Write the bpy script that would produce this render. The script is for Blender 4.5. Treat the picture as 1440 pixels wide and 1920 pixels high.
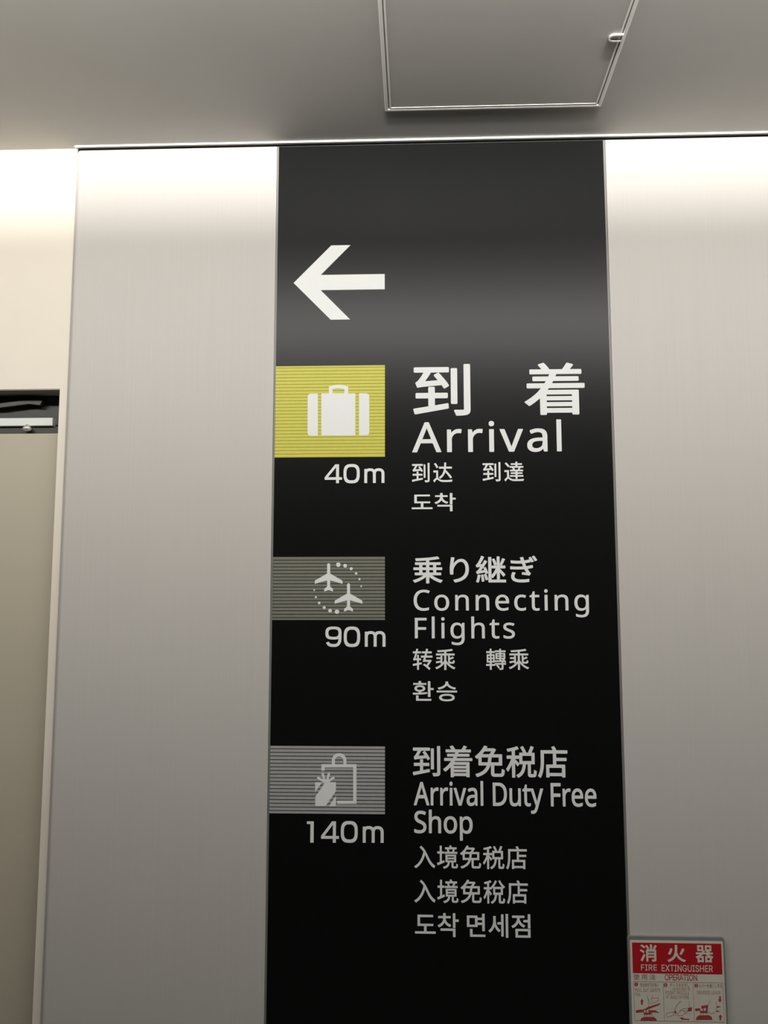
import bpy, bmesh, math
from mathutils import Vector, Matrix

# ------------------------------------------------------------------ scene, camera, world, lights
scene = bpy.context.scene
col = scene.collection
for o in list(bpy.data.objects):
    bpy.data.objects.remove(o)

scene.view_settings.view_transform = 'Standard'
scene.view_settings.look = 'None'
scene.view_settings.gamma = 1.0
scene.view_settings.use_curve_mapping = False
scene.view_settings.exposure = 0.0

cam_data = bpy.data.cameras.new('camera')
cam_data.sensor_fit = 'HORIZONTAL'
cam_data.sensor_width = 36.0
cam_data.lens = 36.0 * 1647.17 / 1440.0
cam_data.clip_start = 0.05
cam = bpy.data.objects.new('camera', cam_data)
cam.location = (0.0, -2.05, 1.55)
cam.rotation_euler = (math.radians(90 + 6.6723), math.radians(0.0), math.radians(2.2255))
col.objects.link(cam)
scene.camera = cam

world = bpy.data.worlds.new('world')
scene.world = world
world.use_nodes = True
world.node_tree.nodes['Background'].inputs[0].default_value = (0.9, 0.95, 1.0, 1)
world.node_tree.nodes['Background'].inputs[1].default_value = 0.02


def area_light(name, loc, target, sx, sy, power, colour, spread=180):
    d = bpy.data.lights.new(name, 'AREA')
    d.shape = 'RECTANGLE'
    d.size, d.size_y = sx, sy
    d.energy = power
    d.color = colour
    d.spread = math.radians(spread)
    o = bpy.data.objects.new(name, d)
    o.location = loc
    z = (Vector(loc) - Vector(target)).normalized()
    x = Vector((1, 0, 0))
    y = z.cross(x).normalized()
    o.rotation_euler = Matrix((x, y, z)).transposed().to_euler()
    col.objects.link(o)
    return o


# the long ceiling luminaire that runs parallel to the wall, above the camera's view,
# and its wall-washing slot aimed at the top of the wall
area_light('luminaire_light', (0.25, -1.14, 2.621), (0.25, 0.0, 1.35), 5.0, 0.12, 45.5, (1.0, 0.975, 0.93))
area_light('wall_washer_light', (0.25, -1.14, 2.655), (0.25, 0.0, 2.715), 5.0, 0.02, 7.5, (1.0, 0.975, 0.93), 27)

# ------------------------------------------------------------------ materials
def new_mat(name):
    m = bpy.data.materials.new(name)
    m.use_nodes = True
    nt = m.node_tree
    return m, nt, nt.nodes['Principled BSDF']


def plain(name, rgb, rough=0.5, metal=0.0, spec=0.5, noise=0.04, scale=40.0, bump=0.0):
    """Principled with a faint procedural mottling."""
    m, nt, b = new_mat(name)
    tc = nt.nodes.new('ShaderNodeTexCoord')
    n = nt.nodes.new('ShaderNodeTexNoise')
    n.inputs['Scale'].default_value = scale
    n.inputs['Detail'].default_value = 4
    nt.links.new(tc.outputs['Object'], n.inputs['Vector'])
    r = nt.nodes.new('ShaderNodeMapRange')
    r.inputs['From Min'].default_value = 0.3
    r.inputs['From Max'].default_value = 0.7
    r.inputs['To Min'].default_value = 1 - noise
    r.inputs['To Max'].default_value = 1 + noise
    nt.links.new(n.outputs['Fac'], r.inputs['Value'])
    mul = nt.nodes.new('ShaderNodeVectorMath')
    mul.operation = 'SCALE'
    mul.inputs[0].default_value = rgb
    nt.links.new(r.outputs['Result'], mul.inputs['Scale'])
    nt.links.new(mul.outputs['Vector'], b.inputs['Base Color'])
    b.inputs['Roughness'].default_value = rough
    b.inputs['Metallic'].default_value = metal
    b.inputs['Specular IOR Level'].default_value = spec
    if bump:
        bp = nt.nodes.new('ShaderNodeBump')
        bp.inputs['Strength'].default_value = bump
        bp.inputs['Distance'].default_value = 0.001
        nt.links.new(n.outputs['Fac'], bp.inputs['Height'])
        nt.links.new(bp.outputs['Normal'], b.inputs['Normal'])
    return m


def hairline(name, rgb, rough, spec, amount):
    """Sheet with fine vertical hairlines."""
    m, nt, b = new_mat(name)
    tc = nt.nodes.new('ShaderNodeTexCoord')
    mp = nt.nodes.new('ShaderNodeMapping')
    mp.inputs['Scale'].default_value = (190, 1, 1.6)
    nt.links.new(tc.outputs['Object'], mp.inputs['Vector'])
    n = nt.nodes.new('ShaderNodeTexNoise')
    n.inputs['Scale'].default_value = 1.0
    n.inputs['Detail'].default_value = 3
    nt.links.new(mp.outputs['Vector'], n.inputs['Vector'])
    mp2 = nt.nodes.new('ShaderNodeMapping')
    mp2.inputs['Scale'].default_value = (7, 1, 5)
    nt.links.new(tc.outputs['Object'], mp2.inputs['Vector'])
    n2 = nt.nodes.new('ShaderNodeTexNoise')
    n2.inputs['Scale'].default_value = 1.0
    n2.inputs['Detail'].default_value = 2
    nt.links.new(mp2.outputs['Vector'], n2.inputs['Vector'])
    add = nt.nodes.new('ShaderNodeMath')
    add.operation = 'MULTIPLY_ADD'
    add.inputs[1].default_value = 0.35
    nt.links.new(n2.outputs['Fac'], add.inputs[0])
    nt.links.new(n.outputs['Fac'], add.inputs[2])
    r = nt.nodes.new('ShaderNodeMapRange')
    r.inputs['From Min'].default_value = 0.35
    r.inputs['From Max'].default_value = 1.0
    r.inputs['To Min'].default_value = 1 - amount
    r.inputs['To Max'].default_value = 1 + amount
    nt.links.new(add.outputs[0], r.inputs['Value'])
    mul = nt.nodes.new('ShaderNodeVectorMath')
    mul.operation = 'SCALE'
    mul.inputs[0].default_value = rgb
    nt.links.new(r.outputs['Result'], mul.inputs['Scale'])
    nt.links.new(mul.outputs['Vector'], b.inputs['Base Color'])
    b.inputs['Roughness'].default_value = rough
    b.inputs['Specular IOR Level'].default_value = spec
    return m


M_CLAD = hairline('hairline_cladding', (0.50, 0.475, 0.445), 0.5, 0.3, 0.025)
M_CREAM = plain('cream_paint', (0.735, 0.675, 0.575), 0.6, noise=0.015, scale=6)
M_CEIL = plain('ceiling_paint', (0.46, 0.445, 0.42), 0.7, spec=0.3, noise=0.02, scale=5)
M_FLOOR = plain('grey_carpet', (0.10, 0.10, 0.105), 0.95, spec=0.1, noise=0.3, scale=300, bump=0.5)
M_DIM = plain('dim_wall_paint', (0.16, 0.155, 0.15), 0.7, spec=0.2, noise=0.02, scale=6)
M_TRIM = plain('white_trim', (0.80, 0.78, 0.74), 0.4, noise=0.01)
M_GAP = plain('shadow_gap', (0.14, 0.135, 0.13), 0.9, spec=0.1)
M_ALU = plain('satin_aluminium', (0.20, 0.195, 0.185), 0.45, metal=0.1, noise=0.03)
M_BLACK = plain('black_satin_panel', (0.0045, 0.0049, 0.0047), 0.30, spec=0.22, noise=0.05, scale=60)
M_WHITE = plain('white_vinyl', (0.735, 0.745, 0.73), 0.45, spec=0.3, noise=0.01)
M_YELLOW = plain('yellow_vinyl', (0.56, 0.53, 0.09), 0.45, spec=0.3, noise=0.03, scale=90)
M_YGROOVE = plain('dark_yellow_line', (0.28, 0.26, 0.014), 0.6, spec=0.2)
M_OLIVE = plain('olive_grey_vinyl', (0.185, 0.185, 0.150), 0.45, spec=0.3, noise=0.05, scale=90)
M_OGROOVE = plain('black_line', (0.012, 0.012, 0.011), 0.6, spec=0.2)
M_GREY = plain('mid_grey_vinyl', (0.36, 0.36, 0.355), 0.45, spec=0.3, noise=0.04, scale=90)
M_GGROOVE = plain('dark_grey_line', (0.02, 0.02, 0.02), 0.6, spec=0.2)
M_BRONZE = plain('dark_bronze', (0.055, 0.05, 0.042), 0.35, metal=0.3, noise=0.05)
M_BLACKMETAL = plain('black_metal', (0.028, 0.027, 0.024), 0.35, noise=0.05)
M_RAIL = plain('pale_aluminium', (0.62, 0.63, 0.60), 0.4, metal=0.2, noise=0.02)
M_DOOR = plain('beige_door_paint', (0.45, 0.405, 0.315), 0.55, noise=0.015, scale=6)
M_STEEL = plain('zinc_steel', (0.70, 0.69, 0.66), 0.3, metal=0.6, noise=0.03)
M_BACKING = plain('grey_backing_plate', (0.20, 0.20, 0.19), 0.5, noise=0.04)
M_PAPER = plain('cream_white_plastic', (0.62, 0.59, 0.50), 0.4, spec=0.4, noise=0.02)
M_RED = plain('signal_red', (0.42, 0.010, 0.018), 0.4, spec=0.4, noise=0.04)
M_REDINK = plain('red_print', (0.34, 0.055, 0.045), 0.5, spec=0.3, noise=0.04)
M_FADED = plain('faded_red_print', (0.36, 0.21, 0.17), 0.5, spec=0.3, noise=0.05)
M_LAMP = plain('lamp_housing', (0.7, 0.7, 0.7), 0.4)
M_DIFF, _nt, _b = new_mat('lamp_diffuser')
_b.inputs['Base Color'].default_value = (0.9, 0.9, 0.88, 1)
_b.inputs['Emission Color'].default_value = (1.0, 0.965, 0.92, 1)
_b.inputs['Emission Strength'].default_value = 3.0
M_HEAD = plain('brown_grey_paint', (0.42, 0.40, 0.34), 0.6, noise=0.03)
M_JOINT_SHADE = plain('joint_shadow_grey', (0.42, 0.39, 0.365), 0.8, spec=0.2)  # shadow line along the joint, put into an even grey

# ------------------------------------------------------------------ mesh helpers
def box(bm, x0, x1, y0, y1, z0, z1, mi=0, bevel=0.0):
    g = bmesh.ops.create_cube(bm, size=1.0)
    vs = g['verts']
    for v in vs:
        v.co = Vector(((x0 + x1) / 2 + v.co.x * (x1 - x0), (y0 + y1) / 2 + v.co.y * (y1 - y0),
                       (z0 + z1) / 2 + v.co.z * (z1 - z0)))
    fs = set(f for v in vs for f in v.link_faces)
    for f in fs:
        f.material_index = mi
    if bevel > 0:
        es = list(set(e for v in vs for e in v.link_edges))
        bmesh.ops.bevel(bm, geom=es, offset=bevel, segments=2, affect='EDGES', profile=0.5)


def prism(bm, pts, axis, a0, a1, mi=0):
    """Convex or concave outline pts swept along an axis ('x','y','z') from a0 to a1."""
    def put(p, a):
        if axis == 'x':
            return (a, p[0], p[1])
        if axis == 'y':
            return (p[0], a, p[1])
        return (p[0], p[1], a)
    A = [bm.verts.new(put(p, a0)) for p in pts]
    B = [bm.verts.new(put(p, a1)) for p in pts]
    n = len(pts)
    fs = [bm.faces.new(A), bm.faces.new(B[::-1])]
    for i in range(n):
        fs.append(bm.faces.new((A[i], B[i], B[(i + 1) % n], A[(i + 1) % n])))
    for f in fs:
        f.material_index = mi
    bmesh.ops.recalc_face_normals(bm, faces=fs)


def obj(name, bm, mats, parent=None, label=None, smooth=False):
    me = bpy.data.meshes.new(name)
    bm.normal_update()
    bm.to_mesh(me)
    bm.free()
    for m in (mats if isinstance(mats, (list, tuple)) else [mats]):
        me.materials.append(m)
    if smooth:
        for p in me.polygons:
            p.use_smooth = True
    o = bpy.data.objects.new(name, me)
    col.objects.link(o)
    if parent is not None:
        o.parent = parent
        o.matrix_parent_inverse = parent_matrix(parent).inverted()
    if label:
        o['label'] = label
    return o


def parent_matrix(p):
    m = Matrix.Translation(p.location)
    return m if p.parent is None else parent_matrix(p.parent) @ p.matrix_parent_inverse @ m


def thing(name, label, cat, loc):
    o = bpy.data.objects.new(name, None)
    o.empty_display_size = 0.1
    o.location = loc
    o['label'] = label
    o['category'] = cat
    col.objects.link(o)
    return o


def struct(name, bm, mats):
    o = obj(name, bm, mats)
    o['kind'] = 'structure'
    return o


def sheet(bm, groups, y_front, thick, mi=0):
    """Flat cut sheet facing -Y.  groups: list of shapes, each a list of closed loops of (x, z);
    inner loops are holes.  Built as filled 2D curves and joined into bm with real thickness."""
    for i, loops in enumerate(groups):      # each further piece stands a hair prouder, so overlaps never share a plane
        c = bpy.data.curves.new('outline', 'CURVE')
        c.dimensions = '2D'
        c.fill_mode = 'BOTH'
        c.extrude = thick / 2
        for lp in loops:
            s = c.splines.new('POLY')
            s.points.add(len(lp) - 1)
            for p, (x, z) in zip(s.points, lp):
                p.co = (x, z, 0, 1)
            s.use_cyclic_u = True
        t = bpy.data.objects.new('outline', c)
        col.objects.link(t)
        dg = bpy.context.evaluated_depsgraph_get()
        dg.update()
        me = bpy.data.meshes.new_from_object(t.evaluated_get(dg))
        tmp = bmesh.new()
        tmp.from_mesh(me)
        M = Matrix.Translation((0, y_front + thick / 2 - 0.00002 * i, 0)) @ Matrix.Rotation(math.pi / 2, 4, 'X')
        vm = [bm.verts.new(M @ v.co) for v in tmp.verts]
        for f in tmp.faces:
            try:
                g = bm.faces.new([vm[v.index] for v in f.verts])
                g.material_index = mi
            except ValueError:
                pass
        tmp.free()
        bpy.data.objects.remove(t)
        bpy.data.curves.remove(c)
        bpy.data.meshes.remove(me)


def stroke(pts, w):
    """A thick polyline as one closed outline."""
    L, R_ = [], []
    n = len(pts)
    for i in range(n):
        a = Vector(pts[max(i - 1, 0)])
        p = Vector(pts[i])
        b = Vector(pts[min(i + 1, n - 1)])
        d1 = (p - a).normalized() if i > 0 else (b - p).normalized()
        d2 = (b - p).normalized() if i < n - 1 else d1
        t = (d1 + d2).normalized()
        k = w / 2 / max(t.dot(d1), 0.35)
        nrm = Vector((-t.y, t.x))
        L.append(tuple(p + nrm * k))
        R_.append(tuple(p - nrm * k))
    return L + R_[::-1]


def disc(cx, cz, r, n=24):
    return [(cx + r * math.cos(2 * math.pi * i / n), cz + r * math.sin(2 * math.pi * i / n)) for i in range(n)]


def superell(cx, cz, a, b, e=2.9, t0=0.0, t1=2 * math.pi, n=48, closed=True):
    out = []
    for i in range(n if closed else n + 1):
        t = t0 + (t1 - t0) * i / n
        c, s = math.cos(t), math.sin(t)
        out.append((cx + a * math.copysign(abs(c) ** (2 / e), c), cz + b * math.copysign(abs(s) ** (2 / e), s)))
    return out


# outlines of the lettering, one entry per line of writing: width, height, then closed loops of x,y
# (y upwards), measured inside the ink box of the line
OUTLINES = {
    'dou': (597, 620,
        '450,1 478,0 519,2 546,6 562,10 578,19 585,26 591,36 596,51 597,76 597,609 596,615 589,620 538,620 531,616 528,611 528,72 525,71 516,70 435,71 428,68 425,62 425,56 437,31 443,8 446,4|18,21 26,20 356,84 366,87 370,91 371,96 368,141 366,146 361,150 353,150 226,126 226,128 226,210 351,210 356,212 359,215 361,221 362,265 360,271 356,274 351,276 226,276 226,339 222,346 215,349 168,349 160,345 157,338 157,278 156,276 35,276 29,274 26,271 24,265 24,221 26,215 29,212 35,210 156,210 157,209 157,115 13,90 5,87 0,81 0,75 12,28 14,24|402,141 451,140 458,144 461,151 461,561 458,569 451,572 403,572 397,569 393,562 393,152 397,144|324,328 329,328 333,329 369,353 374,359 374,366 357,398 328,441 288,494 268,517 262,518 256,517 222,497 217,492 216,488 217,481 257,428 124,416 154,462 187,521 363,521 368,522 373,525 375,531 375,576 372,583 363,586 18,586 9,582 6,575 6,532 8,526 11,523 18,521 108,521 83,474 57,434 41,414 35,409 26,405 23,399 23,391 39,346 43,340 51,339 69,344 109,350 296,368 301,362 318,332'),
    'chaku': (604, 619,
        '163,0 211,0 215,1 220,6 222,25 473,25 475,23 475,9 481,3 533,2 538,3 542,7 544,13 544,286 543,290 541,293 533,296 235,296 233,297 245,316 593,316 598,317 603,322 604,365 603,369 601,372 595,375 281,375 278,376 291,401 535,401 540,402 543,405 545,407 546,412 546,447 545,450 543,453 536,456 316,456 314,457 323,482 325,483 565,483 569,484 572,486 575,489 575,493 575,530 574,536 569,541 459,541 491,586 493,592 492,596 486,602 438,617 433,618 429,617 424,612 404,576 381,541 253,541 251,547 243,562 217,597 201,616 198,618 192,619 146,603 142,599 140,595 142,587 162,560 173,541 63,541 59,541 54,536 53,530 53,493 54,489 56,486 62,483 249,483 252,482 242,457 241,456 93,456 87,455 83,450 82,446 82,412 83,406 87,402 93,401 215,401 215,399 202,375 33,375 27,373 23,367 23,325 25,319 29,317 33,316 162,316 164,315 136,277 118,256 98,236 79,218 53,196 3,160 1,157 0,153 1,149 3,145 18,133 39,110 45,108 51,108 69,121 99,145 154,196 155,10 158,3|222,81 221,82 221,100 222,101 473,101 475,99 475,82 473,81|222,151 221,153 221,169 222,171 473,171 475,169 475,153 473,151|222,221 221,222 221,239 222,241 473,241 475,239 475,222 473,221'),
    'arrival': (2617, 616,
        '2146,0 2166,0 2196,3 2212,6 2234,13 2248,20 2259,27 2278,43 2294,59 2295,58 2304,17 2306,12 2309,9 2314,8 2361,8 2366,9 2370,13 2371,17 2371,300 2370,323 2366,346 2361,366 2355,380 2348,393 2340,405 2331,414 2318,424 2299,434 2284,439 2262,445 2238,448 2201,448 2172,446 2142,440 2106,430 2075,416 2066,412 2064,408 2063,403 2064,397 2083,352 2088,347 2092,346 2096,347 2128,360 2166,373 2195,377 2221,377 2245,372 2255,368 2264,362 2276,349 2281,337 2284,326 2287,305 2288,277 2286,275 2221,273 2182,271 2138,263 2114,257 2098,251 2082,243 2071,236 2056,225 2038,205 2026,183 2020,163 2018,153 2017,122 2019,99 2022,86 2027,72 2035,57 2044,45 2058,31 2079,17 2092,11 2112,5 2132,1|4,9 9,8 76,8 84,10 87,16 149,177 151,180 152,180 359,180 423,16 426,10 434,8 502,8 508,9 511,12 511,19 510,25 297,573 295,578 291,582 286,583 226,583 221,582 217,577 2,25 0,15 1,12|616,9 621,8 686,8 692,9 695,12 697,17 697,253 700,273 706,295 716,315 731,335 749,351 768,362 786,368 806,371 831,370 854,366 861,368 863,373 871,430 871,440 866,444 849,448 832,449 804,449 784,446 766,441 745,431 724,415 704,396 691,378 688,389 684,432 682,437 679,440 675,441 621,441 616,440 613,437 612,432 612,17 613,12|987,9 992,8 1058,8 1062,9 1066,13 1067,17 1067,250 1068,263 1072,282 1078,297 1084,312 1097,330 1112,345 1131,358 1145,365 1164,370 1176,371 1202,370 1225,366 1231,368 1234,373 1242,436 1241,440 1238,444 1228,446 1202,449 1174,449 1154,446 1136,441 1111,428 1094,415 1076,397 1061,378 1060,379 1055,432 1053,436 1051,439 1045,441 992,441 986,440 984,437 982,432 982,17 984,12|1358,9 1362,8 1428,8 1434,10 1437,17 1437,432 1434,439 1429,441 1361,441 1356,439 1353,432 1353,17 1354,13|1699,9 1704,8 1779,8 1785,9 1788,13 1946,426 1947,430 1946,436 1944,440 1938,441 1868,441 1864,440 1859,436 1770,190 1742,105 1718,177 1625,436 1621,440 1616,441 1546,441 1541,440 1538,437 1537,432 1539,425 1695,13|2538,9 2542,8 2608,8 2614,10 2617,17 2617,607 2615,613 2612,615 2608,616 2542,616 2535,614 2533,607 2533,17 2534,13|2168,72 2149,74 2132,80 2121,87 2116,91 2108,105 2104,119 2104,143 2110,163 2119,176 2131,187 2139,192 2154,198 2171,203 2209,208 2265,211 2286,211 2287,183 2284,155 2278,132 2274,123 2265,110 2254,99 2246,93 2222,80 2198,74 2188,72|181,258 180,259 180,262 238,416 255,470 256,470 272,422 332,259|1385,496 1398,495 1406,496 1422,503 1430,509 1437,517 1442,532 1443,552 1442,563 1437,576 1431,583 1422,591 1414,595 1405,598 1385,597 1376,595 1368,591 1361,585 1354,577 1352,572 1348,559 1348,535 1350,526 1355,516 1360,509 1368,503 1376,498'),
    'daoda_s': (1326, 612,
        '734,0 740,1 743,3 780,52 801,73 813,83 820,87 826,88 833,86 841,82 891,45 906,36 927,27 946,21 971,15 1021,9 1099,7 1217,10 1304,14 1309,16 1311,19 1316,40 1326,72 1325,76 1323,78 1317,79 1254,74 1181,69 1100,67 1029,68 996,71 961,77 939,83 922,90 896,107 859,135 859,358 859,362 855,365 851,366 711,366 709,365 706,363 704,358 704,312 704,309 706,306 711,304 794,304 797,303 797,139 776,128 743,102 706,65 698,56 697,52 700,43 730,3|438,3 441,2 491,3 520,6 543,11 557,17 567,26 572,35 577,48 579,62 579,73 579,596 577,600 573,603 526,604 520,602 517,596 517,68 514,65 506,64 424,65 419,63 417,60 417,55 425,36 433,10|17,22 264,69 354,87 357,93 355,135 353,140 350,142 340,142 220,119 216,119 215,120 215,208 217,209 340,209 344,210 347,213 348,216 348,259 346,263 340,266 216,267 215,268 215,330 212,336 207,338 163,338 159,337 156,335 154,330 154,268 153,266 31,266 26,265 24,263 23,259 23,216 24,212 27,210 31,209 153,209 154,208 154,109 146,107 4,82 1,78 1,72 11,29 12,25|921,110 924,110 929,112 960,130 988,152 1014,177 1034,200 1055,230 1070,259 1084,292 1091,314 1129,273 1181,215 1224,162 1257,116 1263,115 1267,116 1303,143 1309,150 1310,153 1309,158 1294,178 1246,238 1184,306 1109,385 1114,421 1304,421 1309,423 1311,425 1312,429 1312,478 1308,482 1304,483 1121,483 1120,485 1123,522 1126,605 1125,609 1121,611 1070,612 1066,611 1063,609 1061,604 1058,498 1057,485 1056,483 896,483 891,482 888,478 887,429 888,425 891,422 896,421 1049,421 1050,420 1044,385 1034,345 1021,308 1002,269 984,240 957,210 927,185 889,162 885,158 884,155 886,150 904,132 917,113|391,140 437,140 442,142 444,145 445,148 445,549 444,552 442,555 437,557 393,557 387,554 385,549 385,148 387,143|316,323 319,323 323,325 356,348 360,352 360,358 342,390 315,429 276,482 260,500 256,503 249,502 214,482 211,476 213,472 242,433 254,418 254,416 112,403 143,450 179,513 356,514 360,516 361,520 361,562 360,566 357,569 353,570 14,570 10,569 7,566 6,562 6,520 9,515 14,513 104,513 107,512 84,468 58,426 47,410 39,402 31,396 25,393 22,390 22,383 37,340 40,336 46,334 67,340 97,344 290,363 310,328 313,324|812,438 819,438 861,462 864,466 864,470 848,502 818,548 781,595 777,599 773,599 729,578 726,575 726,570 771,506 792,470 807,440'),
    'daoda_t': (1328, 612,
        '440,0 470,0 500,2 526,5 544,9 556,15 568,25 572,32 577,46 579,70 579,593 577,599 574,601 523,601 519,598 517,593 517,66 514,63 507,62 444,62 424,64 419,62 416,58 416,53 427,30 435,3|737,0 743,1 746,3 778,50 796,73 806,82 813,86 817,87 823,86 833,80 879,46 896,36 917,27 939,20 962,14 990,10 1032,7 1133,7 1306,13 1310,15 1314,19 1319,43 1328,69 1324,75 1317,76 1240,69 1154,65 1052,64 1013,65 983,68 957,72 932,80 914,87 884,105 849,132 849,342 848,346 842,349 710,349 706,348 703,342 703,298 704,292 706,290 710,290 786,290 787,288 787,133 772,123 748,103 724,79 706,58 701,50 702,43 731,5 734,1|17,20 24,21 267,68 350,84 354,86 357,92 355,133 353,138 349,141 343,141 216,117 215,118 215,206 343,207 347,210 348,215 348,256 346,261 344,263 340,264 216,264 215,266 215,328 213,333 211,335 207,336 163,336 159,335 156,332 154,328 154,266 153,264 32,264 28,263 24,260 23,256 23,215 24,211 29,207 154,206 154,108 154,106 150,105 13,82 3,79 0,73 10,29 13,23|1066,75 1113,74 1117,75 1120,77 1122,82 1122,139 1123,141 1302,141 1306,142 1309,145 1310,149 1310,185 1309,189 1304,192 1123,192 1122,193 1122,228 1123,230 1273,230 1277,230 1279,232 1281,238 1281,273 1277,279 1273,281 1123,281 1122,282 1122,310 1123,311 1297,311 1303,313 1306,319 1306,355 1303,361 1299,362 1197,362 1196,363 1225,415 1226,420 1227,421 1307,422 1312,423 1315,429 1315,466 1313,471 1310,474 1307,474 1122,475 1122,509 1123,511 1263,511 1267,512 1270,515 1271,519 1271,553 1270,558 1267,560 1263,561 1123,561 1122,563 1122,605 1119,611 1113,612 1067,612 1062,610 1060,608 1059,605 1059,561 919,561 915,560 912,556 911,519 913,514 915,512 919,511 1059,511 1059,474 879,474 876,474 873,471 871,466 871,429 872,426 874,423 879,422 952,421 970,386 979,363 977,362 893,362 889,361 885,355 885,319 889,313 893,311 1057,311 1059,310 1059,282 1057,281 916,281 910,279 907,273 907,238 909,233 911,230 916,230 1059,230 1059,193 883,192 879,189 877,185 877,149 879,144 882,142 886,141 1059,141 1059,82 1060,78|389,139 393,138 437,138 440,139 443,141 445,146 445,548 444,551 442,553 437,555 393,555 388,553 386,548 386,146 387,141|314,322 317,321 322,322 358,346 360,352 360,358 341,389 317,425 284,469 260,499 257,501 254,502 249,500 217,482 213,478 212,473 213,469 241,433 255,413 114,401 112,402 144,450 179,511 356,511 360,515 362,519 362,560 359,566 353,568 14,568 10,567 7,565 6,560 6,519 7,515 10,512 14,511 108,510 96,487 81,460 53,416 39,399 26,392 22,388 22,382 38,338 42,333 47,333 63,337 100,343 289,361 290,361 310,326|1042,363 1035,383 1027,402 1017,420 1017,421 1160,421 1147,390 1133,362|820,439 823,439 827,440 865,468 868,470 869,473 868,479 859,493 839,518 796,562 769,586 763,588 759,587 722,561 719,556 719,552 761,510 778,492 798,468 816,442'),
    'dochak': (1173, 615,
        '1020,1 1025,0 1077,0 1082,2 1085,5 1085,211 1082,216 1077,218 691,218 687,217 683,212 683,164 685,160 688,158 1015,158 1016,8 1017,4|4,77 8,76 547,76 551,76 554,78 556,84 556,128 555,132 551,136 311,137 311,274 488,275 492,279 493,284 493,327 491,331 488,333 138,334 138,504 481,505 485,508 487,512 488,557 485,563 482,564 478,565 78,565 74,564 71,562 69,557 69,280 73,275 77,275 242,274 243,137 5,136 1,132 0,128 0,82 1,80|1020,235 1024,234 1080,234 1085,240 1085,392 1165,393 1171,395 1173,400 1173,447 1171,451 1168,453 1085,454 1085,605 1084,608 1080,613 1024,613 1019,611 1016,607 1016,242 1017,238|638,248 641,247 648,248 671,257 695,269 718,284 739,301 760,322 773,340 788,362 791,370 792,371 810,344 825,325 843,308 862,293 887,278 910,266 934,257 940,257 943,260 969,301 970,305 970,311 965,315 935,327 908,341 883,360 864,379 848,400 835,427 828,451 825,480 827,481 952,481 957,485 958,490 958,531 955,537 950,539 827,539 826,608 825,611 822,614 817,615 765,615 759,612 757,608 757,540 631,539 627,537 624,532 624,488 625,485 630,481 755,481 757,480 754,450 746,420 734,395 718,372 696,350 671,331 645,317 614,304 609,300 610,291 633,254'),
    'noritsugi': (2562, 619,
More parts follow.
